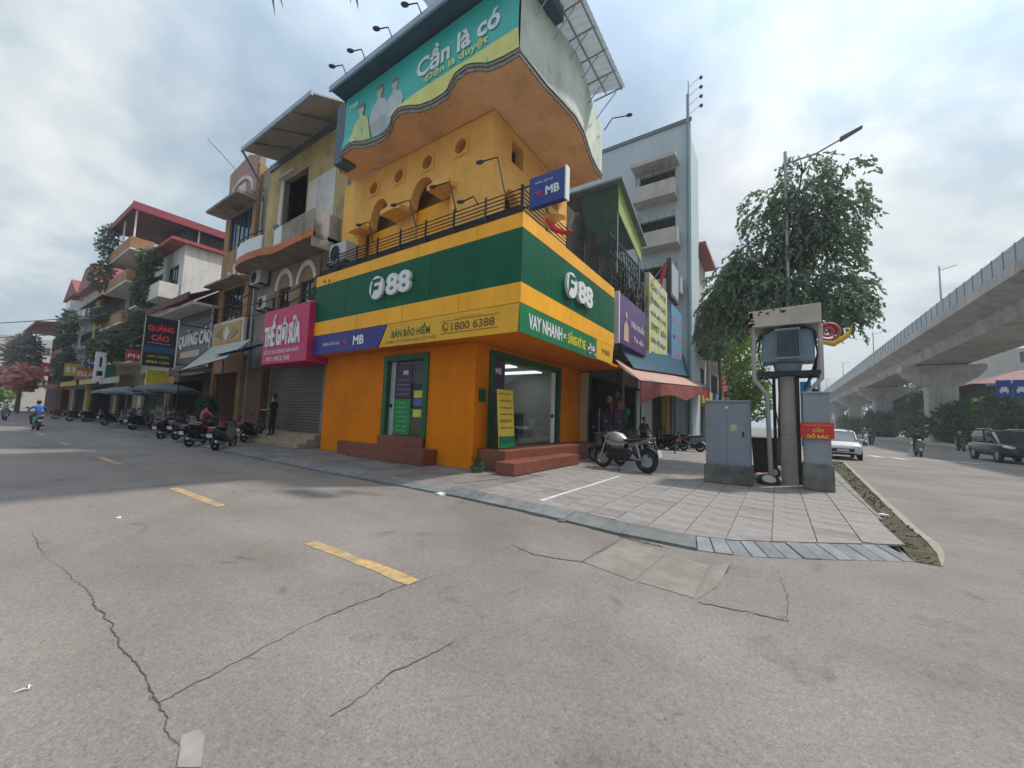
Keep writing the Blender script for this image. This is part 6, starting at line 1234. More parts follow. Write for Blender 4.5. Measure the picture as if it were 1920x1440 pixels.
# stall clutter on the avenue pavement
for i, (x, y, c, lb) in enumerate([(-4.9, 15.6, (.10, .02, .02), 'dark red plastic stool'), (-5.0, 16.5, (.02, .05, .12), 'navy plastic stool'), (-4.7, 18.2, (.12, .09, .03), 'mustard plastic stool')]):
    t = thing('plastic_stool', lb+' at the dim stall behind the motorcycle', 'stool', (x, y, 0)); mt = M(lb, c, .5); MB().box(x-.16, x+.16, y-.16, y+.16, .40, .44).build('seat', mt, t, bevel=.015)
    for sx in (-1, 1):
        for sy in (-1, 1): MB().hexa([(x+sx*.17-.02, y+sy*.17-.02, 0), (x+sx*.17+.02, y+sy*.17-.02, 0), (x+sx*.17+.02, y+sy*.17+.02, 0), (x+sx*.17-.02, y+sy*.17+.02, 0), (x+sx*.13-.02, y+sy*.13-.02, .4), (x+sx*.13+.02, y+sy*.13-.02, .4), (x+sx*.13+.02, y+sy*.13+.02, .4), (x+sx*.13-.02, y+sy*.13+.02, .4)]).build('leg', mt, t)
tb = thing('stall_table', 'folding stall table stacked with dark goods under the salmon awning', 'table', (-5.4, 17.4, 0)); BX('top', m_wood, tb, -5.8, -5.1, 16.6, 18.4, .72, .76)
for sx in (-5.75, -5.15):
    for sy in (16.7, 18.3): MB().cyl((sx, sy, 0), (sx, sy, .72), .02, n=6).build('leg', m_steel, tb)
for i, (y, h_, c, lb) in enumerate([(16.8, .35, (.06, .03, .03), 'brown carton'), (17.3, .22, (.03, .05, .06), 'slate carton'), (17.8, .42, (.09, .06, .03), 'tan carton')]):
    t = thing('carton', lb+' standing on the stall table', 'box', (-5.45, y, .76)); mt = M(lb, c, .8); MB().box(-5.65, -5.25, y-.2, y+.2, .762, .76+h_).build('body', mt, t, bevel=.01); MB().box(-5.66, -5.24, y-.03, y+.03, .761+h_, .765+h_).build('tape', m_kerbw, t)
# ================================================================== vehicles (local: +X forward, origin on the ground)
def wheel2(parent, x, z, R_, r_, name='wheel', disc=True):
    wv = MB().torus((x, 0, z), (0, 1, 0), R_, r_, 22, 8).build(name, m_black, parent, smooth=True)
    g = MB().torus((x, 0, z), (0, 1, 0), R_-r_*.8, .014, 20, 5).cyl((x, -.05, z), (x, .05, z), .045, n=10)
    for i in range(5): a = 2*math.pi*i/5; g.cyl((x, 0, z), (x+math.cos(a)*(R_-r_*.8), 0, z+math.sin(a)*(R_-r_*.8)), .013, n=5)
    if disc: g.cyl((x, .06, z), (x, .065, z), R_*.5, n=16)
    g.build('rim', m_steel, wv, smooth=True)
plate_m = M('number plate', (.62, .61, .58), .5)
def scooter(label, loc, rz, paint, seat=None, group='scooters', far=False, name='scooter'):
    t = thing(name, label, 'motorbike', loc, rz, group, True)
    wheel2(t, .62, .255, .205, .05); wheel2(t, -.60, .255, .205, .055)
    Y, Z = (0, 1, 0), (0, 0, 1)
    MB().loft([ring((-.98, 0, .80), Y, Z, .05, .05, 12), ring((-.88, 0, .74), Y, Z, .12, .10, 12, 3), ring((-.62, 0, .66), Y, Z, .165, .15, 12, 3), ring((-.30, 0, .60), Y, Z, .165, .17, 12, 3), ring((-.10, 0, .48), Y, Z, .15, .17, 12, 3), ring((.05, 0, .34), Y, Z, .14, .07, 12, 3)]).build('rear_body', paint, t, smooth=True)
    MB().loft([ring((0.02, 0, .31), Y, Z, .15, .035, 12, 4), ring((.30, 0, .31), Y, Z, .15, .035, 12, 4), ring((.40, 0, .36), Y, Z, .15, .04, 12, 4)]).build('footboard', m_black, t, smooth=True)
    n_ = Vector((.30, 0, .95)).normalized()
    MB().loft([ring((.38, 0, .38), Y, (-.95, 0, .30), .16, .03, 12, 3), ring((.43, 0, .60), Y, (-.95, 0, .30), .21, .05, 12, 3), ring((.46, 0, .82), Y, (-.95, 0, .30), .17, .06, 12, 3), ring((.44, 0, .98), Y, (-.95, 0, .30), .11, .05, 12, 3)]).build('leg_shield', paint, t, smooth=True)
    g = MB()
    for i in range(7): pass
    g.loft([[(.62+.27*math.cos(a), y_, .255+.27*math.sin(a)) for y_ in (-.06, -.03, .03, .06)]+[(.62+.30*math.cos(a), y_, .255+.30*math.sin(a)) for y_ in (.06, .03, -.03, -.06)] for a in [R(20+i*17) for i in range(8)]]).build('front_fender', paint, t, smooth=True)
    MB().loft([ring((-.85, 0, .86), Y, Z, .08, .03, 12, 3), ring((-.65, 0, .85), Y, Z, .14, .055, 12, 3), ring((-.30, 0, .80), Y, Z, .145, .055, 12, 3), ring((-.02, 0, .77), Y, Z, .09, .04, 12, 3)]).build('seat', seat or m_black, t, smooth=True)
    MB().tube([(.42, 0, .95), (.38, 0, 1.02)], .04, 8).tube([(.33, -.34, 1.04), (.39, -.18, 1.04), (.41, 0, 1.03), (.39, .18, 1.04), (.33, .34, 1.04)], .016, 6).build('handlebar', m_black, t, smooth=True)
    MB().loft([ring((.36, 0, 1.03), Y, Z, .12, .07, 12, 3), ring((.48, 0, 1.0), Y, Z, .10, .065, 12, 3), ring((.52, 0, .99), Y, Z, .06, .045, 12)]).build('headlight', paint, t, smooth=True)
    MB().tube([(.58, .07, .26), (.50, .06, .60), (.45, .03, .9)], .022, 6).tube([(.58, -.07, .26), (.50, -.06, .60), (.45, -.03, .9)], .022, 6).build('fork', m_steel, t)
    for s_ in (-1, 1): MB().tube([(.38, s_*.26, 1.04), (.36, s_*.32, 1.22)], .008, 5).ball((.35, s_*.34, 1.26), .02, .075, .05, 10, 6).build('mirror', m_black, t, smooth=True)
    MB().ball((-.97, 0, .76), .05, .10, .045, 10, 6).build('tail_light', M('tail light red', (.35, .01, .01), .3), t, smooth=True)
    MB().hexa([(-1.02, -.095, .50), (-1.02, .095, .50), (-1.01, .095, .50), (-1.01, -.095, .50), (-1.06, -.095, .64), (-1.06, .095, .64), (-1.05, .095, .64), (-1.05, -.095, .64)]).build('number_plate', plate_m, t)
    MB().hexa([(-1.0, -.06, .45), (-1.0, .06, .45), (-.80, .06, .55), (-.80, -.06, .55), (-1.03, -.06, .64), (-1.03, .06, .64), (-.80, .06, .70), (-.80, -.06, .70)]).build('rear_fender', m_black, t)
    MB().tube([(-.1, -.16, .24), (-.4, -.19, .24), (-.62, -.19, .28), (-.95, -.19, .36)], [.025, .05, .06, .05], 8).build('exhaust', m_steel, t, smooth=True)
    MB().box(-.70, -.10, -.10, .10, .20, .42).build('engine', m_rail, t, bevel=.03)
    MB().tube([(-.68, .13, .72), (-.95, .12, .86), (-.98, 0, .87), (-.95, -.12, .86), (-.68, -.13, .72)], .014, 5).build('grab_rail', m_steel, t, smooth=True)
    return t
p_blk = M('gloss black paint', (.012, .012, .014), .22, .05, spec=.6); p_red = M('dark red paint', (.16, .012, .015), .25, .05); p_gry = M('grey paint', (.15, .155, .16), .3, .05); p_wht = M('pearl white paint', (.55, .55, .54), .3, .04); p_pur = M('plum paint', (.07, .03, .06), .3, .05); p_teal = M('turquoise paint', (.01, .20, .22), .3, .05); p_oliv = M('olive paint', (.06, .065, .045), .4, .05)
for i, (px, py, pt_, dr, lb) in enumerate([(290, 798, p_blk, 128, 'black scooter at the left end of the parked row, pink rider beside it'), (340, 807, p_blk, 122, 'second black scooter in the row, white number plate low'), (393, 812, p_oliv, 134, 'olive grey scooter nearest the camera in the parked row'), (417, 799, p_gry, 118, 'grey scooter half hidden behind the nearest parked one'), (446, 806, p_blk, 124, 'black scooter at the right end of the parked row by the steps')]):
    q = at_z(px, py, .57); a = R(dr); onp = q.y+1.05*math.sin(a) > 6.5
    scooter(lb, (q.x+1.03*math.cos(a), q.y+1.03*math.sin(a), 0 if q.y > 5.9 else RZ), a, pt_, group='scooters parked along the side street')
for px, py, pt_, dr, lb in [(318, 802, p_gry, 131, 'dark grey scooter wedged between the first two black ones'), (368, 806, p_red, 126, 'dark red scooter wedged beside the olive grey one')]:
    q = at_z(px, py, .57); a = R(dr); scooter(lb, (q.x+1.03*math.cos(a), q.y+1.03*math.sin(a), 0), a, pt_, group='scooters parked along the side street')
for k, (x, y, pt_, dr, lb) in enumerate([(-26.6, 7.4, p_blk, 118, 'black scooter in front of the low dark house'), (-28.3, 7.5, p_oliv, 138, 'olive scooter under the black vertical sign'), (-32.6, 7.2, p_blk, 121, 'black scooter just before the slate parasol'), (-39.5, 7.2, p_blk, 116, 'black scooter before the white house front'), (-47, 7.3, p_blk, 119, 'black scooter below the mustard awning')]):
    scooter(lb, (x, y, 0), R(dr), pt_, group='scooters parked along the side street')
scooter('black scooter squeezed between the red steps and the motorcycle', (-5.05, 13.5, 0), R(158), p_blk, group='scooters parked on the avenue pavement')
q = at_z(232, 804, 0); scooter('plum scooter parked sideways under the slate parasol', (q.x, q.y+.3, 0), R(172), p_pur, group='scooters parked along the side street')
for px, py, dr, pt_, lb in [(150, 790, 95, p_blk, 'dark scooter parked far down by the amber awning'), (118, 786, 88, p_red, 'dark red scooter parked far down by the dark red awning')]:
    q = at_z(px, py, 0); scooter(lb, (q.x, max(q.y, 6.6), 0), R(dr), pt_, group='scooters parked along the side street')
for px, py, dr, pt_, lb in [(1290, 846, 190, p_gry, 'grey scooter parked far along the avenue pavement near the cabinet'), (1243, 842, 150, p_blk, 'black scooter in the shade under the salmon awning'), (1196, 848, 140, p_red, 'dark red scooter in deep shade behind the silver tanked motorcycle'), (1150, 850, 115, p_blk, 'black scooter in deep shade left of the motorcycle'), (1262, 843, 170, M('pinkish red paint', (.25, .05, .07), .4), 'pinkish red scooter beyond the black shaded one')]:
    q = at_z(px, py, 0); scooter(lb, (q.x, q.y, 0), R(dr), pt_, group='scooters parked on the avenue pavement')
# the silver-tanked motorcycle by the steps
def motorcycle(label, loc, rz):
    t = thing('motorcycle', label, 'motorbike', loc, rz, None, True, 1.13); Y, Z = (0, 1, 0), (0, 0, 1); p_sil = M('silver tank paint', (.50, .50, .50), .25, .05, metal=.5)
    wheel2(t, .70, .31, .25, .06); wheel2(t, -.66, .31, .245, .075)
    MB().loft([ring((-.05, 0, .80), Y, Z, .09, .07, 14, 3), ring((.10, 0, .87), Y, Z, .16, .13, 14, 3), ring((.30, 0, .90), Y, Z, .175, .14, 14, 3), ring((.46, 0, .88), Y, Z, .11, .10, 14, 3)]).build('tank', p_sil, t, smooth=True)
    MB().loft([ring((.12, 0, .70), Y, Z, .18, .05, 12, 3), ring((.32, 0, .70), Y, Z, .19, .08, 12, 3), ring((.50, 0, .74), Y, Z, .14, .06, 12, 3)]).build('tank_shroud', p_sil, t, smooth=True)
    MB().loft([ring((-.72, 0, .90), Y, Z, .07, .03, 12, 3), ring((-.50, 0, .84), Y, Z, .13, .05, 12, 3), ring((-.20, 0, .80), Y, Z, .14, .05, 12, 3), ring((.02, 0, .82), Y, Z, .10, .04, 12, 3)]).build('seat', m_black, t, smooth=True)
    MB().loft([ring((-.90, 0, .92), Y, Z, .04, .03, 12), ring((-.72, 0, .84), Y, Z, .10, .06, 12, 3), ring((-.45, 0, .76), Y, Z, .12, .07, 12, 3), ring((-.2, 0, .70), Y, Z, .12, .06, 12, 3)]).build('tail_cowl', p_gry, t, smooth=True)
    MB().box(-.14, .34, -.14, .14, .26, .58).build('engine', m_rail, t, bevel=.03)
    g = MB()
    for i in range(5): g.box(.12, .34, -.13, .13, .56+i*.028, .572+i*.028)
    g.build('cylinder_fins', m_steel, t)
    MB().tube([(.48, 0, .92), (.35, .1, .60), (.28, .13, .28), (-.15, .13, .28), (-.35, .12, .55), (-.2, .08, .76)], .022, 6).tube([(.48, 0, .92), (.35, -.1, .60), (.28, -.13, .28), (-.15, -.13, .28), (-.35, -.12, .55), (-.2, -.08, .76)], .022, 6).build('frame', m_rail, t, smooth=True)
    MB().tube([(.72, .09, .31), (.50, .09, .94)], .026, 8).tube([(.72, -.09, .31), (.50, -.09, .94)], .026, 8).build('fork', m_chrome, t, smooth=True)
    MB().tube([(-.66, .1, .31), (-.2, .1, .36)], .028, 6).tube([(-.66, -.1, .31), (-.2, -.1, .36)], .028, 6).build('swingarm', m_steel, t)
    MB().tube([(-.55, .13, .36), (-.42, .12, .74)], .032, 8).tube([(-.55, -.13, .36), (-.42, -.12, .74)], .032, 8).build('shock', m_steel, t)
    MB().tube([(.36, -.36, 1.06), (.44, -.2, 1.06), (.49, 0, 1.0), (.44, .2, 1.06), (.36, .36, 1.06)], .014, 6).build('handlebar', m_black, t, smooth=True)
    for s_ in (-1, 1): MB().tube([(.42, s_*.25, 1.06), (.40, s_*.33, 1.26)], .008, 5).ball((.39, s_*.35, 1.30), .02, .075, .055, 10, 6).build('mirror', m_black, t, smooth=True); MB().ball((-.80, s_*.15, .80), .035, .03, .03, 8, 6).build('indicator', M('amber lens', (.5, .2, .02), .3), t)
    MB().loft([ring((.52, 0, .94), Y, Z, .10, .10, 14), ring((.64, 0, .94), Y, Z, .095, .095, 14)]).build('headlight', m_chrome, t, smooth=True)
    MB().tube([(.3, -.15, .5), (.38, -.16, .3), (.1, -.18, .24), (-.35, -.19, .32), (-.85, -.2, .48)], [.022, .025, .03, .055, .05], 8).build('exhaust', m_chrome, t, smooth=True)
    MB().hexa([(-.98, -.02, .50), (-.98, .02, .50), (-.88, .03, .70), (-.88, -.03, .70), (-1.02, -.02, .52), (-1.02, .02, .52), (-.86, .05, .84), (-.86, -.05, .84)]).build('plate_hanger', m_black, t)
    MB().hexa([(-1.05, -.09, .44), (-1.05, .09, .44), (-1.04, .09, .44), (-1.04, -.09, .44), (-1.0, -.09, .62), (-1.0, .09, .62), (-.99, .09, .62), (-.99, -.09, .62)]).build('number_plate', plate_m, t)
    MB().loft([[(.70+.32*math.cos(a), y_, .31+.32*math.sin(a)) for y_ in (-.06, 0, .06)]+[(.70+.34*math.cos(a), y_, .31+.34*math.sin(a)) for y_ in (.06, 0, -.06)] for a in [R(40+i*16) for i in range(7)]]).build('front_fender', m_black, t, smooth=True)
    MB().loft([[(-.66+.34*math.cos(a), y_, .31+.34*math.sin(a)) for y_ in (-.08, 0, .08)]+[(-.66+.36*math.cos(a), y_, .31+.36*math.sin(a)) for y_ in (.08, 0, -.08)] for a in [R(80+i*16) for i in range(6)]]).build('rear_hugger', m_black, t, smooth=True)
    MB().tube([(.05, .14, .27), (-.05, .34, .0)], .014, 5).build('side_stand', m_rail, t)
    return t
motorcycle('naked motorcycle with silver tank parked beside the red steps', (-3.95, 12.1, 0), R(166))

def car(label, loc, rz, paint, kind='hatch', detail=True):
    t = thing({'hatch': 'hatchback_car', 'suv': 'sport_utility_vehicle'}[kind], label, 'car', loc, rz, 'cars on the avenue', True); Y, Z = (0, 1, 0), (0, 0, 1)
    if kind == 'hatch':
        Ln, Wd, wr = 3.9, .83, .30; body = [(-1.93, .66, .38, .72), (-1.85, .76, .30, .92), (-1.4, .82, .24, .98), (-.3, .84, .22, .98), (.7, .84, .22, .97), (1.25, .82, .22, .93), (1.7, .77, .24, .84), (1.88, .70, .28, .74), (1.96, .58, .34, .62)]
        cab = [(-1.86, .56, .90, .98), (-1.62, .66, .92, 1.40), (-1.2, .68, .94, 1.50), (-.2, .69, .94, 1.53), (.35, .67, .94, 1.46), (.95, .68, .92, 1.02), (1.15, .66, .90, .94)]; ax = (1.22, -1.22)
    else:
        Ln, Wd, wr = 4.75, .93, .375; body = [(-2.36, .74, .50, .95), (-2.28, .86, .40, 1.06), (-1.7, .92, .34, 1.12), (-.3, .935, .32, 1.12), (.9, .935, .32, 1.11), (1.5, .92, .32, 1.08), (2.0, .87, .36, 1.02), (2.25, .78, .42, .92), (2.34, .64, .48, .80)]
        cab = [(-2.30, .62, 1.04, 1.14), (-2.1, .74, 1.06, 1.70), (-1.6, .77, 1.08, 1.79), (-.2, .78, 1.08, 1.82), (.35, .76, 1.08, 1.76), (1.05, .77, 1.06, 1.16), (1.25, .74, 1.04, 1.08)]; ax = (1.42, -1.42)
    MB().loft([ring((x, 0, (a+b)/2), Y, Z, h, (b-a)/2, 24, 5) for x, h, a, b in body]).build('body', paint, t, smooth=True)
    gh = MB().loft([ring((x, 0, (a+b)/2), Y, Z, h, (b-a)/2, 24, 6) for x, h, a, b in cab]).build('greenhouse', m_dglass, t, smooth=True)
    rf = cab[1:5]; g = MB(); g.loft([[(x, y_*h*.93, b-.02+.03*(1-y_*y_)) for y_ in (-1, -.6, 0, .6, 1)]+[(x, y_*h*.93, b-.05) for y_ in (1, .6, 0, -.6, -1)] for x, h, a, b in rf]); g.build('roof', paint, t, smooth=True)
    for s_ in (-1, 1):
        for (i, j) in ((1, 0), (4, 5)):
            A, B2 = cab[i], cab[j]; MB().tube([(A[0], s_*A[1]*.97, A[3]-.03), (B2[0], s_*B2[1]*.985, B2[3])], .035, 6).build('pillar', paint, t, smooth=True)
        mid = cab[3]; MB().tube([(mid[0]-.15, s_*mid[1]*.99, mid[3]-.05), (mid[0]-.1, s_*(mid[1]+.02), mid[2])], .03, 6).build('pillar', m_black, t)
        MB().ball((cab[5][0]-.2, s_*(Wd+.06), cab[5][2]+.1), .07, .1, .065, 10, 6).build('wing_mirror', paint, t, smooth=True)
        for x in (-.35, .65): MB().box(x, x+.012, s_*(Wd-.005)-.012, s_*(Wd-.005)+.012, .36, .92).build('door_seam', m_black, t)
        MB().loft([ring((body[-3][0]+.02, s_*(body[-3][1]-.13), body[-3][3]-.12), Y, Z, .15, .065, 12, 3), ring((body[-2][0]+.05, s_*(body[-2][1]-.14), body[-2][3]-.07), Y, Z, .13, .05, 12, 3)]).build('headlight', M('headlight lens', (.6, .62, .62), .1, 0, spec=.8), t, smooth=True)
        MB().ball((body[-1][0]-.03, s_*.50, body[-1][2]+.07), .03, .07, .05, 10, 6).build('fog_light', m_rail, t)
        MB().ball((body[1][0]-.03, s_*.62, body[1][3]-.15), .05, .12, .08, 10, 6).build('tail_light', M('tail light red', (.35, .01, .01)), t)
        for x in ax:
            wv = MB().torus((x, s_*(Wd-.1), wr), (0, 1, 0), wr-.09, .09, 24, 8, sq=1.15).build('wheel', m_black, t, smooth=True); g = MB().cyl((x, s_*(Wd-.04), wr), (x, s_*(Wd-.0), wr), wr-.13, wr-.16, 16)
            g.build('hub_cap', m_steel, wv); MB().torus((x, s_*(Wd-.045), wr+.01), (0, 1, 0), wr+.035, .04, 24, 6).build('wheel_arch', m_black, t, smooth=True)
    fx = body[-1][0]; MB().box(fx-.06, fx+.015, -.46, .46, body[-1][2]+.08, body[-1][3]-.03).build('grille', m_rail, t, bevel=.01); MB().box(fx+.016, fx+.03, -.24, .24, body[-1][2]+.11, body[-1][2]+.21).build('number_plate', plate_m, t)
    MB().loft([ring((fx-.22, 0, body[-1][2]-.03), Y, Z, .72, .05, 16, 4), ring((fx+.02, 0, body[-1][2]-.01), Y, Z, .52, .04, 16, 4)]).build('bumper_lip', m_black, t, smooth=True)
    if kind == 'suv':
        for s_ in (-1, 1): MB().tube([(-1.8, s_*.62, 1.80), (-1.6, s_*.62, 1.88), (.1, s_*.62, 1.88), (.3, s_*.62, 1.80)], .02, 6).build('roof_rail', m_chrome, t, smooth=True)
    return t
car('white hatchback car partly hidden by the narrow grey cabinet', (2.75, 28.3, RZ), R(-90), p_wht)
car('dark grey sport utility vehicle at the right edge of the avenue', (10.95, 34.9, RZ), R(-88), M('charcoal green paint', (.022, .028, .03), .25, .05, spec=.6), 'suv')
car('small far white car under the viaduct', (7.6, 76, RZ), R(-90), M('far white paint', (.55, .55, .55), .35), 'hatch')
car('far dark car behind the white hatchback', (6.0, 64, RZ), R(-90), p_blk, 'hatch')
car('far pale car at the street end beside lime hedge', (-82, -2.2, RZ), R(5), p_wht, 'hatch')

# ================================================================== people: skeleton grown by the Skin modifier
def person(label, loc, rz, pose, shirt, trousers, skin=(.30, .17, .11), hair=(.01, .009, .008), helmet=None, scale=1.0, detail=True):
    t = thing('person', label, 'person', loc, rz, None, True, scale)
    V, E_, Rr, G_m = [], [], [], []
    def vert(p, r_): V.append(Vector(p)); Rr.append(r_); return len(V)-1
    def chain(start, pts, mi):
        a = start
        for p, r_ in pts:
            b = vert(p, r_); E_.append((a, b)); G_m.append(mi); a = b
        return a
    if pose == 'stand':
        pel = vert((0, 0, .93), (.145, .11)); ch = chain(pel, [((0, 0, 1.10), (.13, .10)), ((.01, 0, 1.30), (.155, .11))], 1); nk = chain(ch, [((.0, 0, 1.44), (.07, .065))], 1)
        hd = chain(nk, [((.015, 0, 1.53), (.055, .055)), ((.03, 0, 1.60), (.075, .085)), ((.02, 0, 1.69), (.078, .09)), ((.015, 0, 1.74), (.05, .055))], 0)
        arms = [[((0, s_*.19, 1.40), .058), ((-.02, s_*.25, 1.15), .045), ((.20, s_*.22, 1.05), .036)] for s_ in (-1, 1)]; wr = [Vector((.28, s_*.17, 1.06)) for s_ in (-1, 1)]
        legs = [[((0, s_*.10, .86), .09), ((.02, s_*.11, .49), .06), ((-.01, s_*.11, .09), .042)] for s_ in (-1, 1)]
    else:
        pel = vert((-.22, 0, .90), (.15, .13)); ch = chain(pel, [((-.20, 0, 1.06), (.135, .11)), ((-.12, 0, 1.26), (.16, .115))], 1); nk = chain(ch, [((-.08, 0, 1.39), (.07, .065))], 1)
        hd = chain(nk, [((-.06, 0, 1.46), (.055, .055)), ((-.04, 0, 1.53), (.075, .085)), ((-.045, 0, 1.62), (.078, .09)), ((-.05, 0, 1.67), (.05, .055))], 0)
        arms = [[((-.12, s_*.19, 1.34), .06), ((.04, s_*.33, 1.14), .046), ((.24, s_*.31, 1.05), .036)] for s_ in (-1, 1)]; wr = [Vector((.32, s_*.30, 1.05)) for s_ in (-1, 1)]
        legs = [[((-.18, s_*.11, .86), .10), ((.20, s_*.21, .80), .072), ((.16, s_*.17, .42), .046)] for s_ in (-1, 1)]
    for k, s_ in enumerate((-1, 1)):
        a = chain(ch, arms[k][:2], 1); a = chain(a, arms[k][2:], 0); a = chain(a, [(wr[k], .032)], 0)
        if detail:
            f = Vector((1, -s_*.15, 0)).normalized(); sd = Vector((0, s_, 0))
            for q in range(4): b = wr[k]+f*.05+sd*(.027-.018*q); chain(a, [(b, .011), (b+f*.035+Vector((0, 0, -.008)), .0095), (b+f*(.062-.006*abs(q-1))+Vector((0, 0, -.03)), .008)], 0)
            chain(a, [(wr[k]+f*.02-sd*.035+Vector((0, 0, .01)), .011), (wr[k]+f*.05-sd*.05, .0095)], 0)
        l_ = chain(pel, legs[k], 2); an = Vector(legs[k][-1][0]); chain(l_, [(an+Vector((.07, 0, -.055)), .04), (an+Vector((.17, s_*.01, -.06)), .03)], 3)
    me = bpy.data.meshes.new('body'); me.from_pydata([tuple(v) for v in V], E_, []); o = bpy.data.objects.new('body', me); COL.objects.link(o)
    md = o.modifiers.new('skin', 'SKIN'); md.use_smooth_shade = True
    for i, sv_ in enumerate(me.skin_vertices[0].data):
        r_ = Rr[i]; sv_.radius = r_ if isinstance(r_, tuple) else (r_, r_); sv_.use_root = (i == 0)
    o.modifiers.new('sub', 'SUBSURF').levels = 1; o.modifiers['sub'].render_levels = 1
    bpy.context.view_layer.update(); dg = bpy.context.evaluated_depsgraph_get(); nm = bpy.data.meshes.new_from_object(o.evaluated_get(dg)); bpy.data.objects.remove(o); nm.name = 'body'
    nm.materials.clear()
    for m_ in (M('skin%s' % (skin,), skin, .5, .05), shirt, trousers, M('shoe black', (.02, .018, .016), .5)): nm.materials.append(m_)
    for p in nm.polygons:
        c = p.center; best = None
        for (a, b), mi in zip(E_, G_m):
            ab = V[b]-V[a]; tt = max(0, min(1, (c-V[a]).dot(ab)/max(ab.length_squared, 1e-9))); dd = (c-(V[a]+ab*tt)).length
            if best is None or dd < best[0]: best = (dd, mi)
        p.material_index = best[1]; p.use_smooth = True
    bo = bpy.data.objects.new('body', nm); link(bo, t)
    h = V[hd]; c = Vector((h.x-.01, 0, h.z-.07))
    if helmet: MB().loft([ring((c.x-.005, 0, c.z+dz), (1, 0, 0), (0, 1, 0), rx, ry, 14) for dz, rx, ry in [(-.06, .125, .112), (.0, .135, .12), (.06, .118, .105), (.11, .07, .06), (.125, .02, .02)]]).box(c.x+.09, c.x+.17, -.08, .08, c.z-.0, c.z+.015).build('helmet', helmet, t, smooth=True)
    else: MB().loft([ring((c.x-.025, 0, c.z+dz), (1, 0, 0), (0, 1, 0), rx, ry, 14) for dz, rx, ry in [(-.08, .075, .088), (-.01, .095, .098), (.05, .098, .094), (.09, .06, .06), (.10, .02, .02)]]).build('hair', M('hair%s' % (hair,), hair, .6), t, smooth=True)
    if detail:
        fx = c.x+.095; MB().loft([ring((fx-.015, 0, c.z-.02), (0, 1, 0), (0, 0, 1), .008, .02, 8), ring((fx+.012, 0, c.z-.04), (0, 1, 0), (0, 0, 1), .014, .012, 8)]).build('nose', nm.materials[0], bo, smooth=True)
        for s_ in (-1, 1): MB().ball((fx-.012, s_*.032, c.z-.005), .008, .013, .006, 8, 5).build('eye', m_rail, bo); MB().ball((c.x, s_*.092, c.z-.02), .02, .012, .03, 8, 6).build('ear', nm.materials[0], bo)
        MB().box(fx-.016, fx-.006, -.022, .022, c.z-.075, c.z-.067).build('mouth', M('lip', (.22, .08, .07), .5), bo)
    return t
cl_blk = M('black cloth', (.012, .012, .014), .9); cl_blue = M('royal blue cloth', (.02, .10, .38), .85, .1); cl_dk = M('charcoal cloth', (.03, .03, .035), .9); cl_pink = M('hot pink cloth', (.45, .06, .14), .85); cl_gry = M('grey cloth', (.16, .16, .17), .9); cl_wht = M('pale cloth', (.5, .49, .46), .85); cl_mar = M('maroon cloth', (.10, .03, .05), .9); cl_olv = M('olive cloth', (.09, .09, .06), .9)
def rider(px, py, rz, paint, shirt, trs, helm, plabel, slabel, z=RZ, detail=True):
    q = at_z(px, py, z); scooter(slabel, (q.x, q.y, z), rz, paint, group='scooters being ridden'); person(plabel, (q.x, q.y, z), rz, 'ride', shirt, trs, helmet=helm, detail=detail)
rider(66, 806, R(183), p_teal, cl_blue, cl_mar, None, 'person in blue shirt riding away on the turquoise scooter', 'turquoise scooter ridden away along the side street')
rider(1722, 856, R(-92), p_gry, cl_dk, cl_dk, M('black helmet', (.012, .012, .013), .25), 'person in dark jacket riding the grey scooter down the avenue', 'grey scooter ridden towards the camera on the avenue')
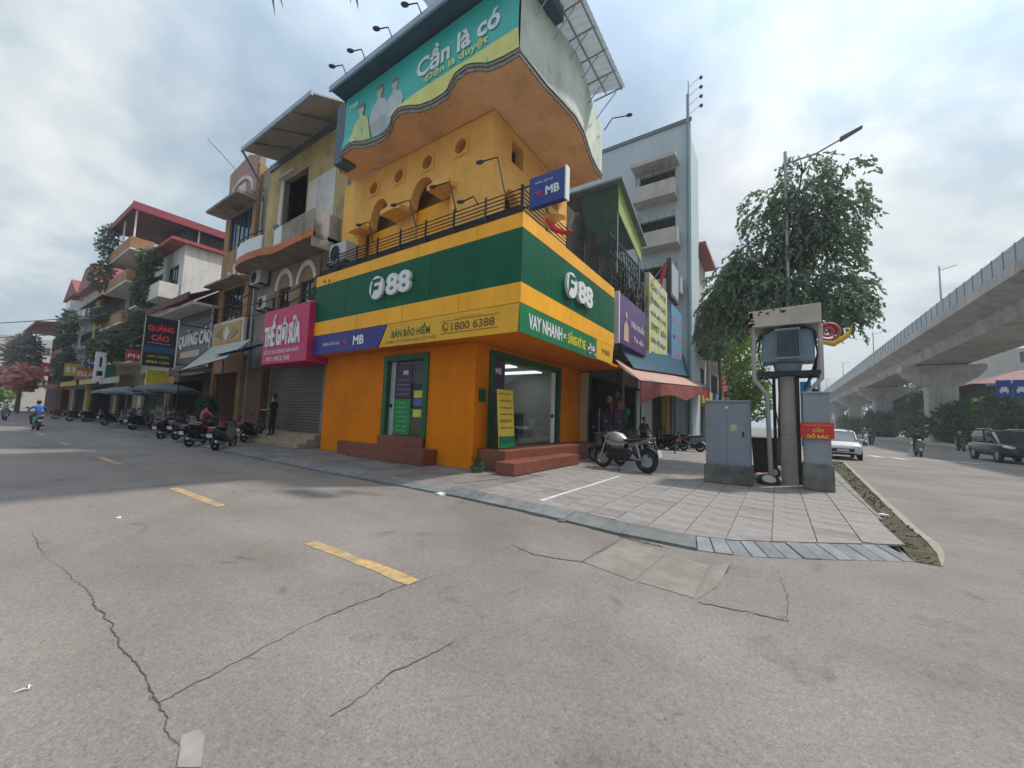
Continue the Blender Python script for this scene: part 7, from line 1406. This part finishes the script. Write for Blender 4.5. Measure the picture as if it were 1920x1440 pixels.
rider(1622, 836, R(-90), p_wht, cl_gry, cl_dk, M('grey helmet', (.2, .2, .2), .3), 'far person in grey riding left of a pair under the viaduct', 'far white scooter, left of the pair under the viaduct', detail=False)
rider(1634, 834, R(-90), p_blk, cl_dk, cl_blk, M('red helmet', (.3, .03, .03), .3), 'far person with red helmet riding right of a pair', 'far black scooter, right of the pair under the viaduct', detail=False)
rider(1802, 846, R(-90), p_oliv, cl_olv, cl_dk, M('sand helmet', (.35, .3, .2), .3), 'person in olive riding just behind the charcoal vehicle', 'olive scooter just behind the charcoal vehicle', detail=False)
rider(8, 788, R(2), p_gry, cl_wht, cl_gry, M('white helmet', (.6, .6, .6), .3), 'person in pale clothes riding at the far left edge', 'grey scooter at the far left edge of the street', detail=False)
person('person in black standing on steps before the roller shutter, holding a pale tray', (-18.95, 8.55, .35), R(215), 'stand', cl_blk, cl_blk, scale=1.06)
hp = Vector((-18.95, 8.55, .35)); dd = Vector((math.cos(R(215)), math.sin(R(215)), 0)); c = hp+dd*.42+Vector((0, 0, 1.13)); tr = MB().loft([ring((c.x, c.y, c.z+z), (1, 0, 0), (0, 1, 0), r_, r_, 16) for z, r_ in [(0, .15), (.02, .19), (.025, .18), (.01, .14)]])
tag(tr.build('serving_tray', M('pale tray', (.5, .48, .44), .5)), 'pale round tray held by the person in black', 'tray')
q = at_z(318, 826, 0); person('person in hot pink top sitting on the left parked scooter', (q.x-.2, 7.2, 0), R(95), 'ride', cl_pink, cl_dk, detail=False)
q = at_z(1222, 842, 0); person('person in maroon standing in the dim stall under the awning', (-5.6, 20.2, 0), R(-40), 'stand', cl_mar, cl_blk, detail=False)

# ================================================================== thin summer haze
hz = bpy.data.materials.new('haze'); hz.use_nodes = True; hn = hz.node_tree; hn.nodes.clear()
ho = hn.nodes.new('ShaderNodeOutputMaterial'); hv = hn.nodes.new('ShaderNodeVolumePrincipled'); hv.inputs['Color'].default_value = (.80, .86, .92, 1); hv.inputs['Density'].default_value = .0012; hv.inputs['Anisotropy'].default_value = .2
hn.links.new(hv.outputs[0], ho.inputs['Volume'])
struct(MB().box(-410, 310, -310, 710, -1.2, 40).build('haze', hz), 'stuff')
